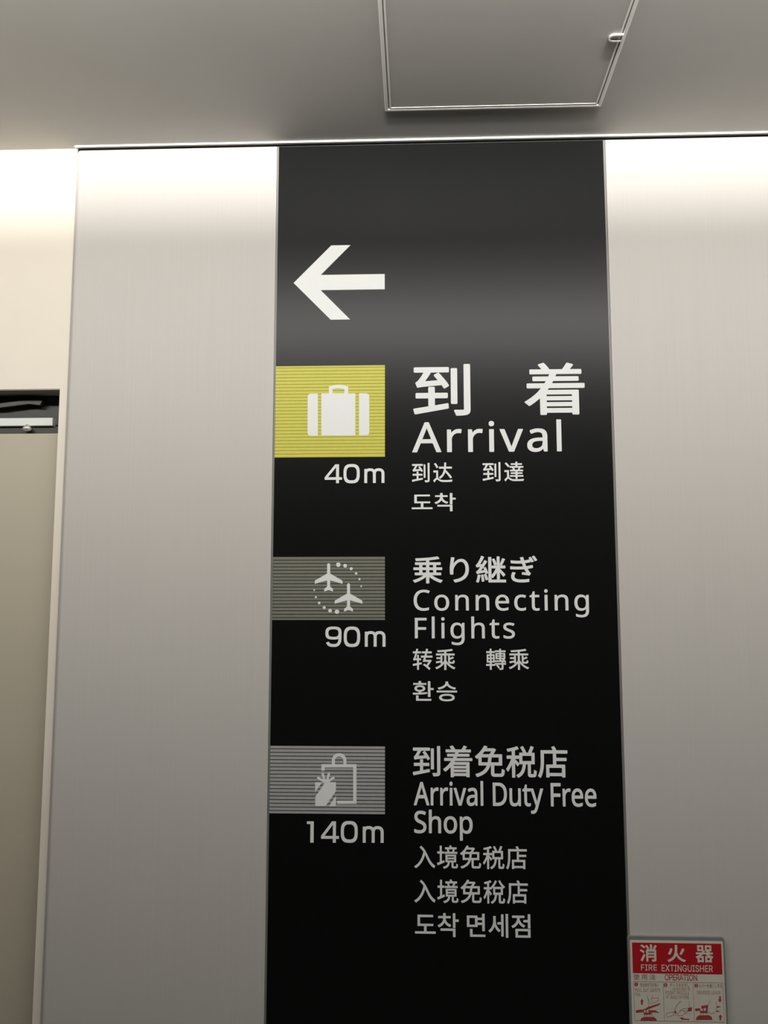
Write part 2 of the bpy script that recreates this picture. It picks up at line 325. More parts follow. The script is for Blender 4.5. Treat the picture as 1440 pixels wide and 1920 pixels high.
        '281,0 331,0 335,2 339,6 341,146 378,115 408,94 439,74 472,55 503,40 536,26 563,15 572,14 576,14 578,16 599,45 615,62 615,70 611,75 576,86 546,97 516,110 483,126 451,145 431,157 396,182 399,183 573,183 579,184 583,188 585,193 585,235 583,240 580,243 573,245 486,245 484,246 485,299 596,300 601,301 606,306 607,310 607,350 605,356 601,361 484,362 484,413 486,414 565,414 571,415 575,419 576,425 576,465 575,471 571,475 565,476 341,476 340,477 340,519 341,520 395,526 468,536 523,546 545,552 549,556 549,565 516,605 512,608 502,608 443,597 361,585 288,578 193,571 118,567 62,565 55,564 50,559 49,552 56,532 60,510 65,505 71,504 79,504 132,506 216,510 271,514 272,513 272,476 55,476 51,475 46,471 44,465 44,425 47,417 51,415 55,414 131,414 131,362 16,361 12,356 10,350 10,310 11,306 16,301 21,300 131,300 131,246 129,245 48,245 42,243 38,239 37,235 38,189 42,185 48,183 213,183 216,182 185,159 162,144 129,126 71,99 36,86 6,76 1,70 0,66 1,62 20,40 35,20 38,18 42,17 49,18 76,28 109,42 143,59 175,77 205,95 233,115 272,146 272,10 273,6 275,4|1343,17 1351,18 1355,22 1366,53 1382,116 1394,182 1393,186 1388,191 1348,199 1341,196 1337,190 1331,153 1323,112 1312,72 1301,40 1302,35 1306,30|2215,19 2262,19 2293,20 2343,24 2386,31 2391,36 2392,40 2395,90 2393,96 2389,100 2383,101 2343,94 2305,89 2228,87 2193,88 2171,91 2139,99 2122,106 2107,116 2098,128 2092,142 2090,159 2091,173 2094,187 2105,210 2115,227 2116,232 2115,236 2111,241 2101,243 2059,252 2051,250 2048,247 2043,237 2030,205 2025,185 2022,163 2022,147 2025,119 2036,92 2038,87 2054,67 2078,50 2108,36 2149,25 2185,20|873,20 878,20 936,34 989,53 1035,77 1078,110 1110,147 1137,197 1152,252 1158,317 1155,370 1147,412 1143,426 1133,455 1115,487 1091,515 1068,532 1063,535 1032,548 1001,551 992,551 965,547 936,536 911,521 885,500 861,475 839,445 848,506 862,570 862,579 858,583 853,585 798,587 793,586 790,583 788,580 787,576 784,540 769,422 763,359 762,312 763,263 768,215 770,205 772,201 775,199 779,198 826,201 832,203 836,207 838,213 835,235 835,253 837,292 842,322 853,355 873,395 889,419 912,446 939,468 962,479 966,481 992,486 1012,483 1032,473 1048,459 1061,440 1071,417 1079,388 1084,353 1086,317 1081,263 1066,217 1044,180 1015,150 978,126 939,109 892,95 842,85 836,80 835,75 836,69 865,25 868,22|1564,20 1908,20 1913,21 1918,26 1919,73 1918,78 1912,84 1784,85 1786,85 1789,87 1792,95 1792,243 1793,246 1836,186 1855,156 1862,150 1871,150 1873,153 1901,187 1904,192 1905,196 1903,201 1882,229 1792,333 1795,334 1898,334 1905,337 1908,345 1908,387 1906,393 1902,397 1896,399 1831,399 1833,399 1840,406 1862,449 1901,533 1902,539 1901,543 1896,548 1858,561 1851,563 1846,562 1842,559 1840,556 1829,523 1814,483 1793,438 1792,440 1792,595 1791,599 1786,604 1782,605 1742,605 1735,603 1731,599 1730,595 1730,442 1729,435 1720,469 1707,505 1692,537 1683,554 1681,556 1676,557 1669,555 1638,544 1632,539 1632,535 1633,529 1647,497 1658,467 1667,436 1675,405 1679,401 1688,401 1723,414 1729,419 1730,417 1730,400 1729,399 1633,399 1629,397 1624,393 1623,387 1623,345 1625,339 1628,336 1633,334 1708,334 1709,333 1695,301 1671,256 1645,217 1622,190 1621,193 1621,583 1618,589 1615,591 1611,592 1566,592 1561,591 1556,586 1555,582 1555,30 1556,26 1558,23|1423,36 1428,35 1435,36 1466,43 1472,49 1473,53 1468,109 1456,189 1455,193 1452,196 1449,199 1445,200 1409,193 1403,188 1402,182 1413,105 1417,45 1419,40|1503,70 1512,70 1543,80 1551,86 1551,90 1547,110 1536,149 1520,196 1515,207 1513,210 1515,212 1546,223 1550,227 1551,235 1544,260 1533,296 1508,359 1502,365 1496,366 1463,357 1458,353 1455,350 1454,346 1456,340 1467,313 1471,299 1416,289 1408,289 1450,346 1484,399 1518,457 1533,485 1534,490 1532,495 1528,499 1488,520 1483,521 1479,520 1474,515 1458,480 1432,433 1422,431 1391,428 1418,476 1440,517 1461,563 1471,589 1470,595 1463,601 1423,618 1418,619 1414,617 1410,613 1401,587 1381,540 1362,502 1344,467 1319,429 1311,420 1303,416 1299,412 1299,403 1313,363 1319,357 1325,356 1352,363 1391,368 1391,367 1373,340 1350,309 1325,279 1317,273 1306,267 1304,265 1303,257 1318,215 1322,209 1328,207 1342,213 1368,220 1488,244 1489,243 1495,217 1498,213 1469,204 1465,200 1463,195 1483,133 1498,76|1622,84 1621,86 1621,145 1622,146 1631,125 1635,120 1638,118 1642,117 1649,120 1664,137 1690,172 1714,212 1729,240 1730,240 1730,95 1731,90 1733,88 1736,85 1739,85|2386,173 2396,173 2401,176 2428,215 2429,221 2428,227 2410,246 2395,267 2376,299 2364,322 2431,334 2471,345 2475,349 2477,356 2469,402 2468,406 2463,410 2458,411 2398,395 2336,384 2324,413 2313,449 2321,451 2379,462 2418,471 2423,476 2424,480 2421,503 2421,506 2422,507 2438,475 2445,469 2453,469 2483,482 2488,486 2491,492 2490,499 2460,552 2435,589 2429,592 2422,591 2393,578 2388,573 2388,563 2404,539 2404,537 2403,536 2368,526 2332,518 2295,512 2287,547 2281,582 2276,587 2271,588 2219,582 2213,580 2209,576 2209,566 2222,527 2227,507 2226,507 2169,505 2125,507 2081,509 2028,515 2022,514 2019,512 2016,505 2019,459 2021,453 2025,449 2082,444 2152,441 2203,441 2246,443 2260,402 2269,377 2202,374 2133,374 2071,377 2015,381 2009,381 2005,376 2003,370 2006,325 2007,320 2009,317 2013,314 2026,313 2136,309 2238,310 2295,314 2318,269 2334,243 2259,251 2252,250 2246,245 2245,240 2242,205 2243,198 2248,194 2251,193 2336,183|198,246 198,299 271,300 272,299 272,246 199,245|341,245 341,300 416,300 418,299 418,246|198,362 198,413 271,414 272,413 272,361|341,361 341,414 416,414 418,413 418,361|1793,399 1792,400 1792,410 1793,411 1827,399|2517,495 2525,496 2556,511 2561,516 2562,522 2544,555 2513,603 2503,616 2495,618 2461,603 2457,597 2456,592 2457,587 2485,546 2510,500 2514,496'),
    'connecting': (3665, 609,
        '3486,1 3524,0 3547,2 3574,7 3598,16 3615,27 3634,44 3644,58 3655,81 3662,108 3665,144 3665,480 3664,483 3661,486 3616,485 3612,478 3607,446 3588,464 3577,472 3558,482 3542,487 3525,490 3502,492 3482,490 3461,486 3447,481 3434,474 3422,465 3410,454 3399,442 3391,430 3377,401 3369,371 3365,338 3364,297 3366,277 3373,242 3382,218 3392,200 3400,189 3411,176 3432,159 3445,153 3460,147 3487,142 3515,141 3544,146 3565,154 3584,165 3603,182 3601,127 3597,107 3592,95 3583,82 3572,71 3560,64 3551,60 3534,55 3517,53 3485,55 3464,58 3437,64 3415,71 3397,79 3392,78 3391,77 3390,25 3393,21 3414,13 3435,7 3461,3|183,142 227,141 262,144 292,150 321,159 323,164 323,212 321,215 317,216 282,207 250,201 235,199 198,199 177,202 153,210 132,220 116,232 103,247 90,267 79,291 74,311 69,337 67,371 69,404 74,430 80,449 87,466 93,478 106,497 117,508 128,518 147,529 162,535 178,540 195,543 235,543 261,538 284,531 311,520 317,521 319,524 340,567 340,573 338,575 320,583 287,593 264,598 238,600 188,600 167,597 144,592 124,585 104,575 85,564 71,553 55,537 42,521 32,505 21,484 13,462 7,441 3,418 0,385 0,354 3,322 7,298 13,275 23,250 32,231 42,215 59,195 75,181 94,168 114,158 131,152 160,145|571,142 602,141 634,146 648,150 664,157 680,165 690,172 711,194 727,218 739,248 746,282 748,302 748,331 744,361 740,381 736,394 722,422 705,445 688,461 678,468 664,476 647,483 634,487 615,490 594,492 577,491 550,487 534,483 517,476 492,461 484,454 469,438 454,414 447,398 442,381 436,351 434,331 434,307 437,275 446,242 452,227 462,208 474,192 482,183 491,175 507,164 520,156 535,150 555,144|1857,142 1894,141 1925,144 1957,152 1986,162 1989,167 1989,215 1986,218 1982,218 1959,210 1935,202 1911,198 1895,196 1870,196 1851,199 1837,204 1827,209 1814,217 1804,227 1795,240 1790,251 1783,270 1779,301 1998,301 2002,302 2005,307 2004,351 2000,382 1996,400 1990,415 1984,427 1974,442 1952,464 1930,478 1904,487 1888,490 1867,492 1851,491 1832,489 1815,484 1802,480 1778,465 1755,444 1748,435 1738,420 1726,392 1719,365 1714,328 1714,300 1716,282 1722,252 1727,235 1734,221 1748,198 1767,178 1778,169 1792,161 1821,149 1840,144|2245,142 2281,141 2308,144 2338,153 2352,160 2354,162 2355,210 2354,213 2352,215 2348,215 2311,202 2287,198 2250,198 2231,202 2218,209 2210,215 2197,228 2185,251 2178,280 2175,317 2176,342 2179,361 2185,381 2191,395 2200,408 2210,418 2221,425 2235,431 2248,434 2261,436 2275,436 2294,433 2318,427 2337,420 2341,421 2344,424 2359,465 2359,472 2352,476 2337,482 2307,489 2285,491 2267,492 2234,489 2207,482 2188,474 2178,468 2168,461 2155,449 2145,438 2136,425 2123,398 2115,367 2112,345 2110,317 2113,272 2117,251 2122,237 2134,210 2142,197 2152,185 2164,174 2178,164 2194,155 2211,149 2230,144|2561,142 2570,141 2595,142 2620,146 2635,151 2638,155 2638,197 2635,200 2631,201 2601,195 2580,195 2574,196 2565,200 2557,205 2550,212 2545,221 2542,231 2540,245 2540,434 2542,435 2632,435 2636,440 2636,481 2631,486 2541,486 2540,558 2537,561 2504,561 2500,558 2499,555 2479,491 2432,468 2431,465 2431,440 2435,435 2477,435 2478,434 2478,240 2480,214 2483,202 2488,190 2499,172 2509,162 2517,157 2537,148|877,148 932,148 937,152 938,344 941,365 944,378 953,401 961,414 968,420 977,426 992,433 1005,436 1021,437 1040,437 1050,436 1068,429 1077,423 1083,417 1089,408 1094,395 1097,381 1098,361 1099,151 1101,148 1104,148 1155,148 1160,150 1160,154 1160,370 1159,397 1154,418 1148,435 1137,454 1122,468 1102,480 1080,487 1052,491 1032,492 1015,490 990,485 968,475 950,462 934,446 932,450 927,480 923,485 880,486 875,483 874,480 874,154 875,150|1307,148 1361,148 1365,150 1366,154 1366,335 1369,361 1374,381 1379,394 1386,407 1392,415 1400,422 1412,429 1422,433 1435,436 1451,437 1470,437 1480,435 1490,433 1502,426 1510,420 1515,414 1521,402 1524,392 1527,377 1527,361 1528,151 1532,148 1584,148 1586,148 1589,151 1590,154 1590,367 1589,391 1584,415 1577,437 1567,453 1558,463 1550,470 1531,480 1520,485 1504,488 1482,491 1468,492 1444,490 1420,485 1395,474 1381,464 1362,445 1356,481 1353,485 1308,486 1304,482 1303,154 1304,151|2748,148 2804,148 2807,150 2808,152 2808,480 2807,483 2804,486 2750,486 2745,481 2745,154 2745,151|2956,148 3011,148 3015,150 3016,154 3016,337 3019,364 3023,381 3034,405 3042,415 3050,422 3063,430 3072,433 3084,436 3100,437 3118,437 3128,436 3139,432 3150,428 3157,422 3164,415 3170,405 3174,392 3177,371 3177,154 3178,150 3182,148 3234,148 3238,150 3239,152 3239,367 3238,398 3232,424 3223,442 3215,454 3200,469 3182,479 3158,488 3131,491 3112,492 3094,490 3068,484 3045,474 3026,460 3012,445 3006,481 3002,485 2958,486 2954,483 2953,480 2953,154 2954,150|584,195 565,198 545,206 534,214 520,230 511,247 503,271 499,304 499,331 502,357 508,378 516,397 527,414 541,425 558,433 580,437 602,437 624,432 638,426 652,415 663,401 673,382 680,357 683,331 683,301 680,277 674,254 665,234 653,218 637,206 622,200 598,195|3501,195 3484,199 3468,207 3456,218 3446,232 3438,251 3432,274 3429,298 3429,334 3432,358 3438,381 3447,401 3460,417 3471,426 3488,434 3501,437 3524,437 3545,433 3565,423 3580,410 3589,395 3597,374 3601,348 3603,328 3603,292 3601,274 3597,251 3591,236 3583,222 3571,210 3557,202 3538,196 3524,195|1781,354 1784,370 1790,388 1796,401 1807,416 1817,425 1827,431 1840,436 1855,438 1872,438 1888,435 1901,430 1911,423 1921,414 1929,400 1936,381 1938,364 1938,353|2767,532 2782,531 2794,535 2800,540 2807,546 2812,558 2813,574 2812,582 2809,590 2807,594 2800,601 2788,608 2781,609 2772,609 2758,605 2748,597 2742,584 2741,565 2742,557 2745,548 2750,542 2757,536'),
    'flights': (2080, 609,
        '860,1 898,0 921,2 944,6 969,16 988,27 1005,42 1016,58 1026,79 1033,107 1036,141 1036,469 1035,472 1032,474 991,475 987,474 985,471 980,441 978,436 962,452 951,461 937,469 917,476 895,480 871,480 852,478 835,474 821,469 808,462 787,444 769,422 756,395 747,367 743,338 742,307 744,267 750,238 761,209 771,192 788,172 810,155 834,144 862,139 889,138 915,142 938,150 957,161 975,179 976,178 974,128 971,111 968,101 961,87 952,76 945,70 931,61 918,56 905,53 864,53 841,56 814,62 795,68 774,77 771,77 768,75 767,25 769,21 789,13 811,7 832,3|1679,139 1691,138 1721,139 1742,143 1755,148 1758,152 1758,192 1755,195 1751,196 1722,190 1704,190 1694,192 1679,200 1672,207 1668,214 1663,231 1663,245 1663,424 1664,425 1752,425 1756,429 1756,471 1753,474 1751,475 1663,475 1662,545 1658,548 1627,548 1622,542 1603,479 1561,460 1557,457 1556,455 1556,429 1559,425 1599,425 1601,424 1601,227 1604,205 1609,191 1614,179 1622,168 1638,154 1658,144|1916,139 1961,138 1985,140 2017,149 2039,160 2049,167 2059,177 2072,195 2079,217 2080,228 2080,245 2078,258 2073,274 2067,285 2054,299 2041,309 2021,320 1950,349 1918,365 1907,375 1902,385 1901,394 1903,405 1907,411 1911,415 1921,421 1934,425 1952,428 1974,428 1995,425 2022,418 2048,409 2052,409 2056,412 2073,451 2072,457 2068,460 2037,471 2002,478 1982,480 1954,480 1934,478 1905,472 1881,460 1869,452 1861,444 1850,428 1846,419 1843,408 1842,382 1843,371 1847,358 1854,345 1861,337 1875,324 1894,313 1924,299 1978,277 1999,265 2011,256 2017,248 2020,239 2020,227 2018,219 2014,211 2009,206 1995,197 1971,190 1945,189 1917,192 1884,201 1849,214 1845,214 1842,211 1842,162 1844,160 1846,158 1854,154 1877,146 1895,142|2,145 4,144 58,144 61,145 63,148 63,325 231,326 234,327 237,329 237,378 232,382 63,382 63,524 65,525 244,525 248,529 248,577 245,581 5,581 1,579 0,575 0,149|355,145 357,144 411,144 414,148 415,604 414,607 411,609 358,609 355,608 353,605 353,149|559,145 561,144 614,144 618,148 618,471 614,474 561,475 556,471 556,149|1179,145 1182,144 1235,144 1238,147 1239,324 1242,354 1246,374 1252,388 1258,398 1265,407 1274,414 1285,420 1298,424 1322,427 1339,427 1349,425 1359,423 1369,418 1377,412 1383,405 1390,394 1393,385 1396,371 1396,352 1397,148 1401,144 1452,144 1455,145 1457,148 1457,369 1456,388 1453,402 1444,427 1436,439 1428,449 1417,459 1408,465 1397,470 1382,475 1364,478 1347,480 1327,480 1314,478 1295,474 1282,470 1268,463 1255,455 1238,438 1239,604 1238,607 1235,609 1182,609 1179,608 1177,605 1177,149|875,191 862,193 854,197 839,205 827,219 818,235 811,257 806,282 805,308 806,334 809,352 815,374 825,395 834,407 847,417 862,424 877,427 898,427 919,423 937,415 949,405 955,398 962,385 970,364 974,337 975,307 974,272 971,254 965,234 959,222 949,209 934,199 918,193 902,191|582,519 592,519 598,520 607,524 617,534 622,545 623,562 621,571 618,579 608,589 595,595 579,594 568,590 558,581 553,569 552,558 553,547 557,535 568,524 577,520'),
    'zhuan_s': (1312, 612,
        '505,0 512,0 520,9 545,39 546,46 518,72 470,109 514,166 558,228 585,266 585,273 581,278 551,293 546,294 534,291 391,291 391,295 408,354 607,355 610,358 611,362 611,406 608,412 604,413 427,413 427,418 443,476 444,477 583,478 587,481 588,483 588,528 587,531 584,534 580,535 460,535 460,539 474,592 474,601 470,605 421,612 417,610 413,606 396,535 284,535 281,535 278,533 277,528 277,485 278,480 281,478 378,477 380,477 380,476 363,415 361,413 260,413 254,412 251,406 251,362 253,358 256,355 258,355 344,355 344,352 333,315 309,243 309,238 313,234 488,233 487,229 470,205 423,142 374,173 364,178 358,180 353,179 323,149 321,143 321,140 323,138 373,106 431,63 468,33|979,0 1027,0 1032,2 1035,5 1036,188 1047,173 1078,141 1108,113 1136,92 1168,70 1193,55 1236,34 1268,21 1277,20 1298,49 1311,63 1311,69 1306,74 1266,87 1226,106 1187,128 1150,153 1113,183 1083,213 1058,242 1035,276 1036,417 1286,417 1290,418 1293,422 1294,468 1293,471 1288,474 1037,475 1035,476 1036,527 1146,539 1201,548 1233,555 1235,558 1235,563 1215,602 1210,608 1198,607 1154,599 1114,593 991,580 867,572 761,567 758,566 756,563 756,558 763,538 767,518 770,514 774,513 793,513 837,515 971,522 971,475 721,475 718,474 715,470 714,425 715,420 718,418 971,417 971,275 950,243 925,215 915,205 915,405 914,409 911,411 907,412 864,412 860,410 857,405 857,368 856,366 740,366 735,365 732,362 732,359 732,322 733,318 736,315 856,314 857,312 857,268 717,245 713,242 713,235 724,195 727,192 736,192 856,215 857,215 857,213 857,193 860,187 864,186 894,186 895,185 858,155 820,129 781,107 746,92 698,75 695,72 696,65 707,53 730,24 738,24 768,35 816,58 839,72 874,95 900,115 924,136 958,170 971,185 971,8 974,2|136,3 184,2 188,3 191,8 191,146 273,163 278,166 280,170 278,210 277,213 274,217 267,218 194,205 191,206 191,276 193,277 251,277 256,279 258,282 258,285 258,326 258,330 253,334 191,335 191,426 190,430 188,433 136,433 133,430 133,426 133,335 85,335 112,402 137,476 138,477 250,477 255,479 258,485 258,528 257,532 255,535 156,535 155,539 168,590 168,598 163,602 116,612 111,610 108,605 94,535 8,535 5,532 4,528 4,485 6,480 8,478 11,477 78,477 79,475 70,446 46,376 28,338 21,327 13,320 13,313 27,273 31,269 37,270 46,273 58,276 74,277 131,277 133,276 132,195 10,174 3,172 0,166 10,119 11,116 16,114 21,114 132,135 133,10 133,6|1138,182 1240,181 1258,184 1268,188 1280,199 1286,210 1291,223 1294,238 1295,253 1295,263 1291,267 1274,272 1261,277 1253,283 1248,283 1246,282 1243,279 1241,252 1239,240 1236,236 1227,235 1163,235 1151,237 1150,239 1148,249 1148,293 1149,295 1210,315 1264,337 1268,339 1271,342 1271,349 1243,383 1240,386 1236,387 1190,366 1150,349 1148,350 1148,408 1144,411 1141,412 1096,411 1091,408 1091,405 1091,232 1093,218 1098,205 1108,192 1114,188 1126,184'),
    'zhuan_t': (1310, 611,
        '122,1 165,0 168,2 170,5 171,113 172,115 276,116 279,118 282,122 282,148 283,149 332,149 333,148 309,134 307,131 307,128 339,92 358,66 369,47 373,45 409,66 413,70 415,74 410,83 395,105 377,125 355,148 355,149 475,149 476,148 476,53 473,51 468,51 448,50 401,51 396,49 394,46 394,43 403,22 407,5 411,1 415,0 455,0 483,3 509,9 518,14 523,19 529,31 531,42 532,149 605,149 609,151 611,156 611,192 609,196 606,198 531,199 531,226 530,231 531,231 555,232 571,208 575,206 579,207 611,225 615,231 615,233 611,239 593,263 567,292 552,306 555,308 582,308 587,311 589,315 589,482 586,487 582,489 465,489 463,491 463,512 465,513 598,513 602,515 604,521 604,556 602,561 598,563 465,563 463,563 463,603 460,609 456,611 416,611 412,608 410,603 409,563 282,563 276,560 275,556 275,521 276,516 279,514 409,513 409,489 298,489 292,486 290,482 290,315 293,309 298,308 409,307 410,276 273,274 270,272 268,268 272,229 276,226 283,226 475,230 476,229 476,201 475,198 275,198 269,196 268,193 267,171 266,169 172,169 171,171 171,211 172,211 259,211 264,213 265,218 265,443 263,448 259,449 172,449 171,451 171,485 172,486 266,486 269,487 273,493 273,533 271,538 266,540 172,540 171,542 171,605 169,609 165,611 123,611 118,609 116,605 116,542 115,540 16,540 11,537 9,533 9,493 11,490 13,487 16,486 115,486 116,485 116,451 115,449 31,449 25,446 23,442 24,216 26,213 31,211 115,211 116,211 116,171 115,169 6,169 3,168 1,166 0,162 0,121 2,117 6,115 116,115 116,8 118,3|979,2 1026,2 1031,3 1034,8 1034,186 1035,190 1049,172 1075,145 1103,119 1133,95 1166,73 1191,58 1238,34 1271,22 1275,22 1278,23 1294,46 1309,65 1309,69 1306,73 1265,87 1223,106 1185,128 1148,153 1116,179 1083,211 1055,245 1034,276 1034,418 1035,419 1285,419 1289,420 1291,422 1292,425 1292,468 1291,471 1286,474 1034,475 1034,526 1035,528 1099,535 1162,543 1215,552 1229,555 1232,556 1234,559 1234,562 1213,602 1208,607 1201,607 1163,600 1115,593 1008,581 892,573 761,566 757,563 756,559 764,536 767,519 769,516 772,514 869,517 971,523 972,522 972,475 722,474 717,472 715,469 715,425 716,421 721,419 971,419 972,418 972,275 950,243 923,212 915,204 914,205 914,405 912,409 909,411 865,411 859,409 857,405 857,368 856,366 739,366 735,364 733,359 733,322 735,316 739,315 856,315 857,313 857,268 852,266 736,248 716,244 713,241 713,238 723,199 726,195 729,193 733,193 856,217 857,215 857,193 860,189 865,188 895,188 897,186 858,154 818,128 781,107 745,91 701,76 697,72 696,68 713,48 728,28 732,25 735,25 769,38 805,54 832,70 875,98 901,118 926,141 956,171 971,188 972,185 972,9 973,5|1137,183 1239,183 1248,183 1262,187 1271,192 1278,199 1285,212 1289,225 1292,239 1294,261 1292,265 1289,267 1269,273 1249,283 1245,281 1243,278 1240,245 1238,238 1235,236 1159,235 1149,237 1147,248 1148,295 1211,317 1258,336 1267,341 1269,343 1269,348 1242,382 1239,385 1235,387 1186,364 1148,349 1147,405 1146,409 1141,412 1097,412 1093,410 1091,405 1091,248 1092,231 1093,221 1098,206 1106,195 1119,187|72,259 72,307 119,308 120,306 120,261 119,259|168,259 167,261 167,306 168,308 216,308 216,259|463,278 463,306 465,308 496,308 498,306 494,302 494,299 513,279 488,277|342,350 342,378 408,379 410,378 409,350|463,350 463,378 465,379 533,379 536,378 536,351 535,350|72,354 72,401 119,401 120,401 120,355 119,354|168,354 167,355 167,401 168,401 215,401 217,401 216,354|342,419 342,447 409,447 409,419|463,420 463,446 465,448 535,448 536,446 536,421 535,419'),
    'hwanseung': (1205, 615,
        '906,1 932,0 970,2 1017,7 1051,16 1075,26 1084,30 1104,44 1124,65 1134,85 1136,92 1139,114 1136,137 1134,142 1122,165 1106,182 1101,186 1081,199 1054,210 1014,220 970,226 931,227 884,226 840,220 800,210 772,199 750,184 730,163 719,142 718,137 714,114 718,91 719,85 731,62 747,45 770,30 802,16 847,6 882,2|93,14 97,13 497,13 501,15 503,20 503,67 498,72 495,72 158,72 158,168 157,171 155,174 151,176 94,176 90,172 89,167 89,21 90,17|912,58 875,61 842,66 818,75 804,82 794,91 788,101 785,114 788,127 794,136 804,145 821,154 842,161 864,166 888,169 908,170 945,170 980,167 1011,161 1033,154 1047,147 1054,142 1061,135 1067,125 1068,111 1067,102 1061,92 1050,82 1034,74 1011,66 980,61 941,58|417,131 420,130 475,130 480,132 482,135 482,343 562,343 566,345 569,350 569,397 567,401 564,403 482,404 482,604 481,609 477,612 475,613 420,613 416,611 412,607 412,137 415,132|11,200 15,199 54,199 122,200 237,206 334,216 388,225 392,227 394,230 395,235 392,270 391,273 385,279 295,268 240,264 229,264 230,291 250,295 270,300 291,310 308,321 317,329 322,335 333,351 339,368 340,381 341,392 339,408 330,431 318,447 298,463 280,473 252,482 225,486 188,488 161,486 135,482 110,473 87,461 71,448 65,441 57,430 51,414 47,394 47,385 49,368 55,352 67,334 80,321 97,310 118,300 140,295 160,291 160,261 150,259 91,258 5,257 1,254 0,247 6,205|654,270 657,269 1200,269 1203,271 1205,275 1205,320 1202,325 1197,327 657,327 655,327 651,323 650,318 650,274|177,344 160,347 145,351 132,358 125,363 120,370 115,381 115,397 121,409 125,414 134,421 147,427 161,431 178,434 210,434 227,431 242,427 256,420 262,414 268,407 273,397 274,388 273,380 268,370 263,364 254,357 242,351 220,345 194,343|705,361 714,360 744,366 777,376 811,389 841,404 871,424 895,444 916,467 928,483 939,467 960,445 984,425 1012,406 1045,389 1074,378 1107,368 1141,360 1149,361 1153,365 1172,405 1172,412 1171,415 1167,419 1132,425 1091,438 1057,454 1027,472 1000,495 979,520 968,542 967,547 963,571 963,597 960,601 957,603 954,603 898,603 892,597 891,567 887,542 875,518 858,497 851,490 825,470 799,454 774,442 760,436 728,427 688,419 684,416 682,412 682,407 702,365|20,500 22,499 368,499 371,501 373,505 373,548 371,553 365,555 230,555 229,607 227,613 221,615 167,615 162,612 160,608 160,555 24,555 18,553 16,548 16,505 18,501'),
    'menzei': (3175, 618,
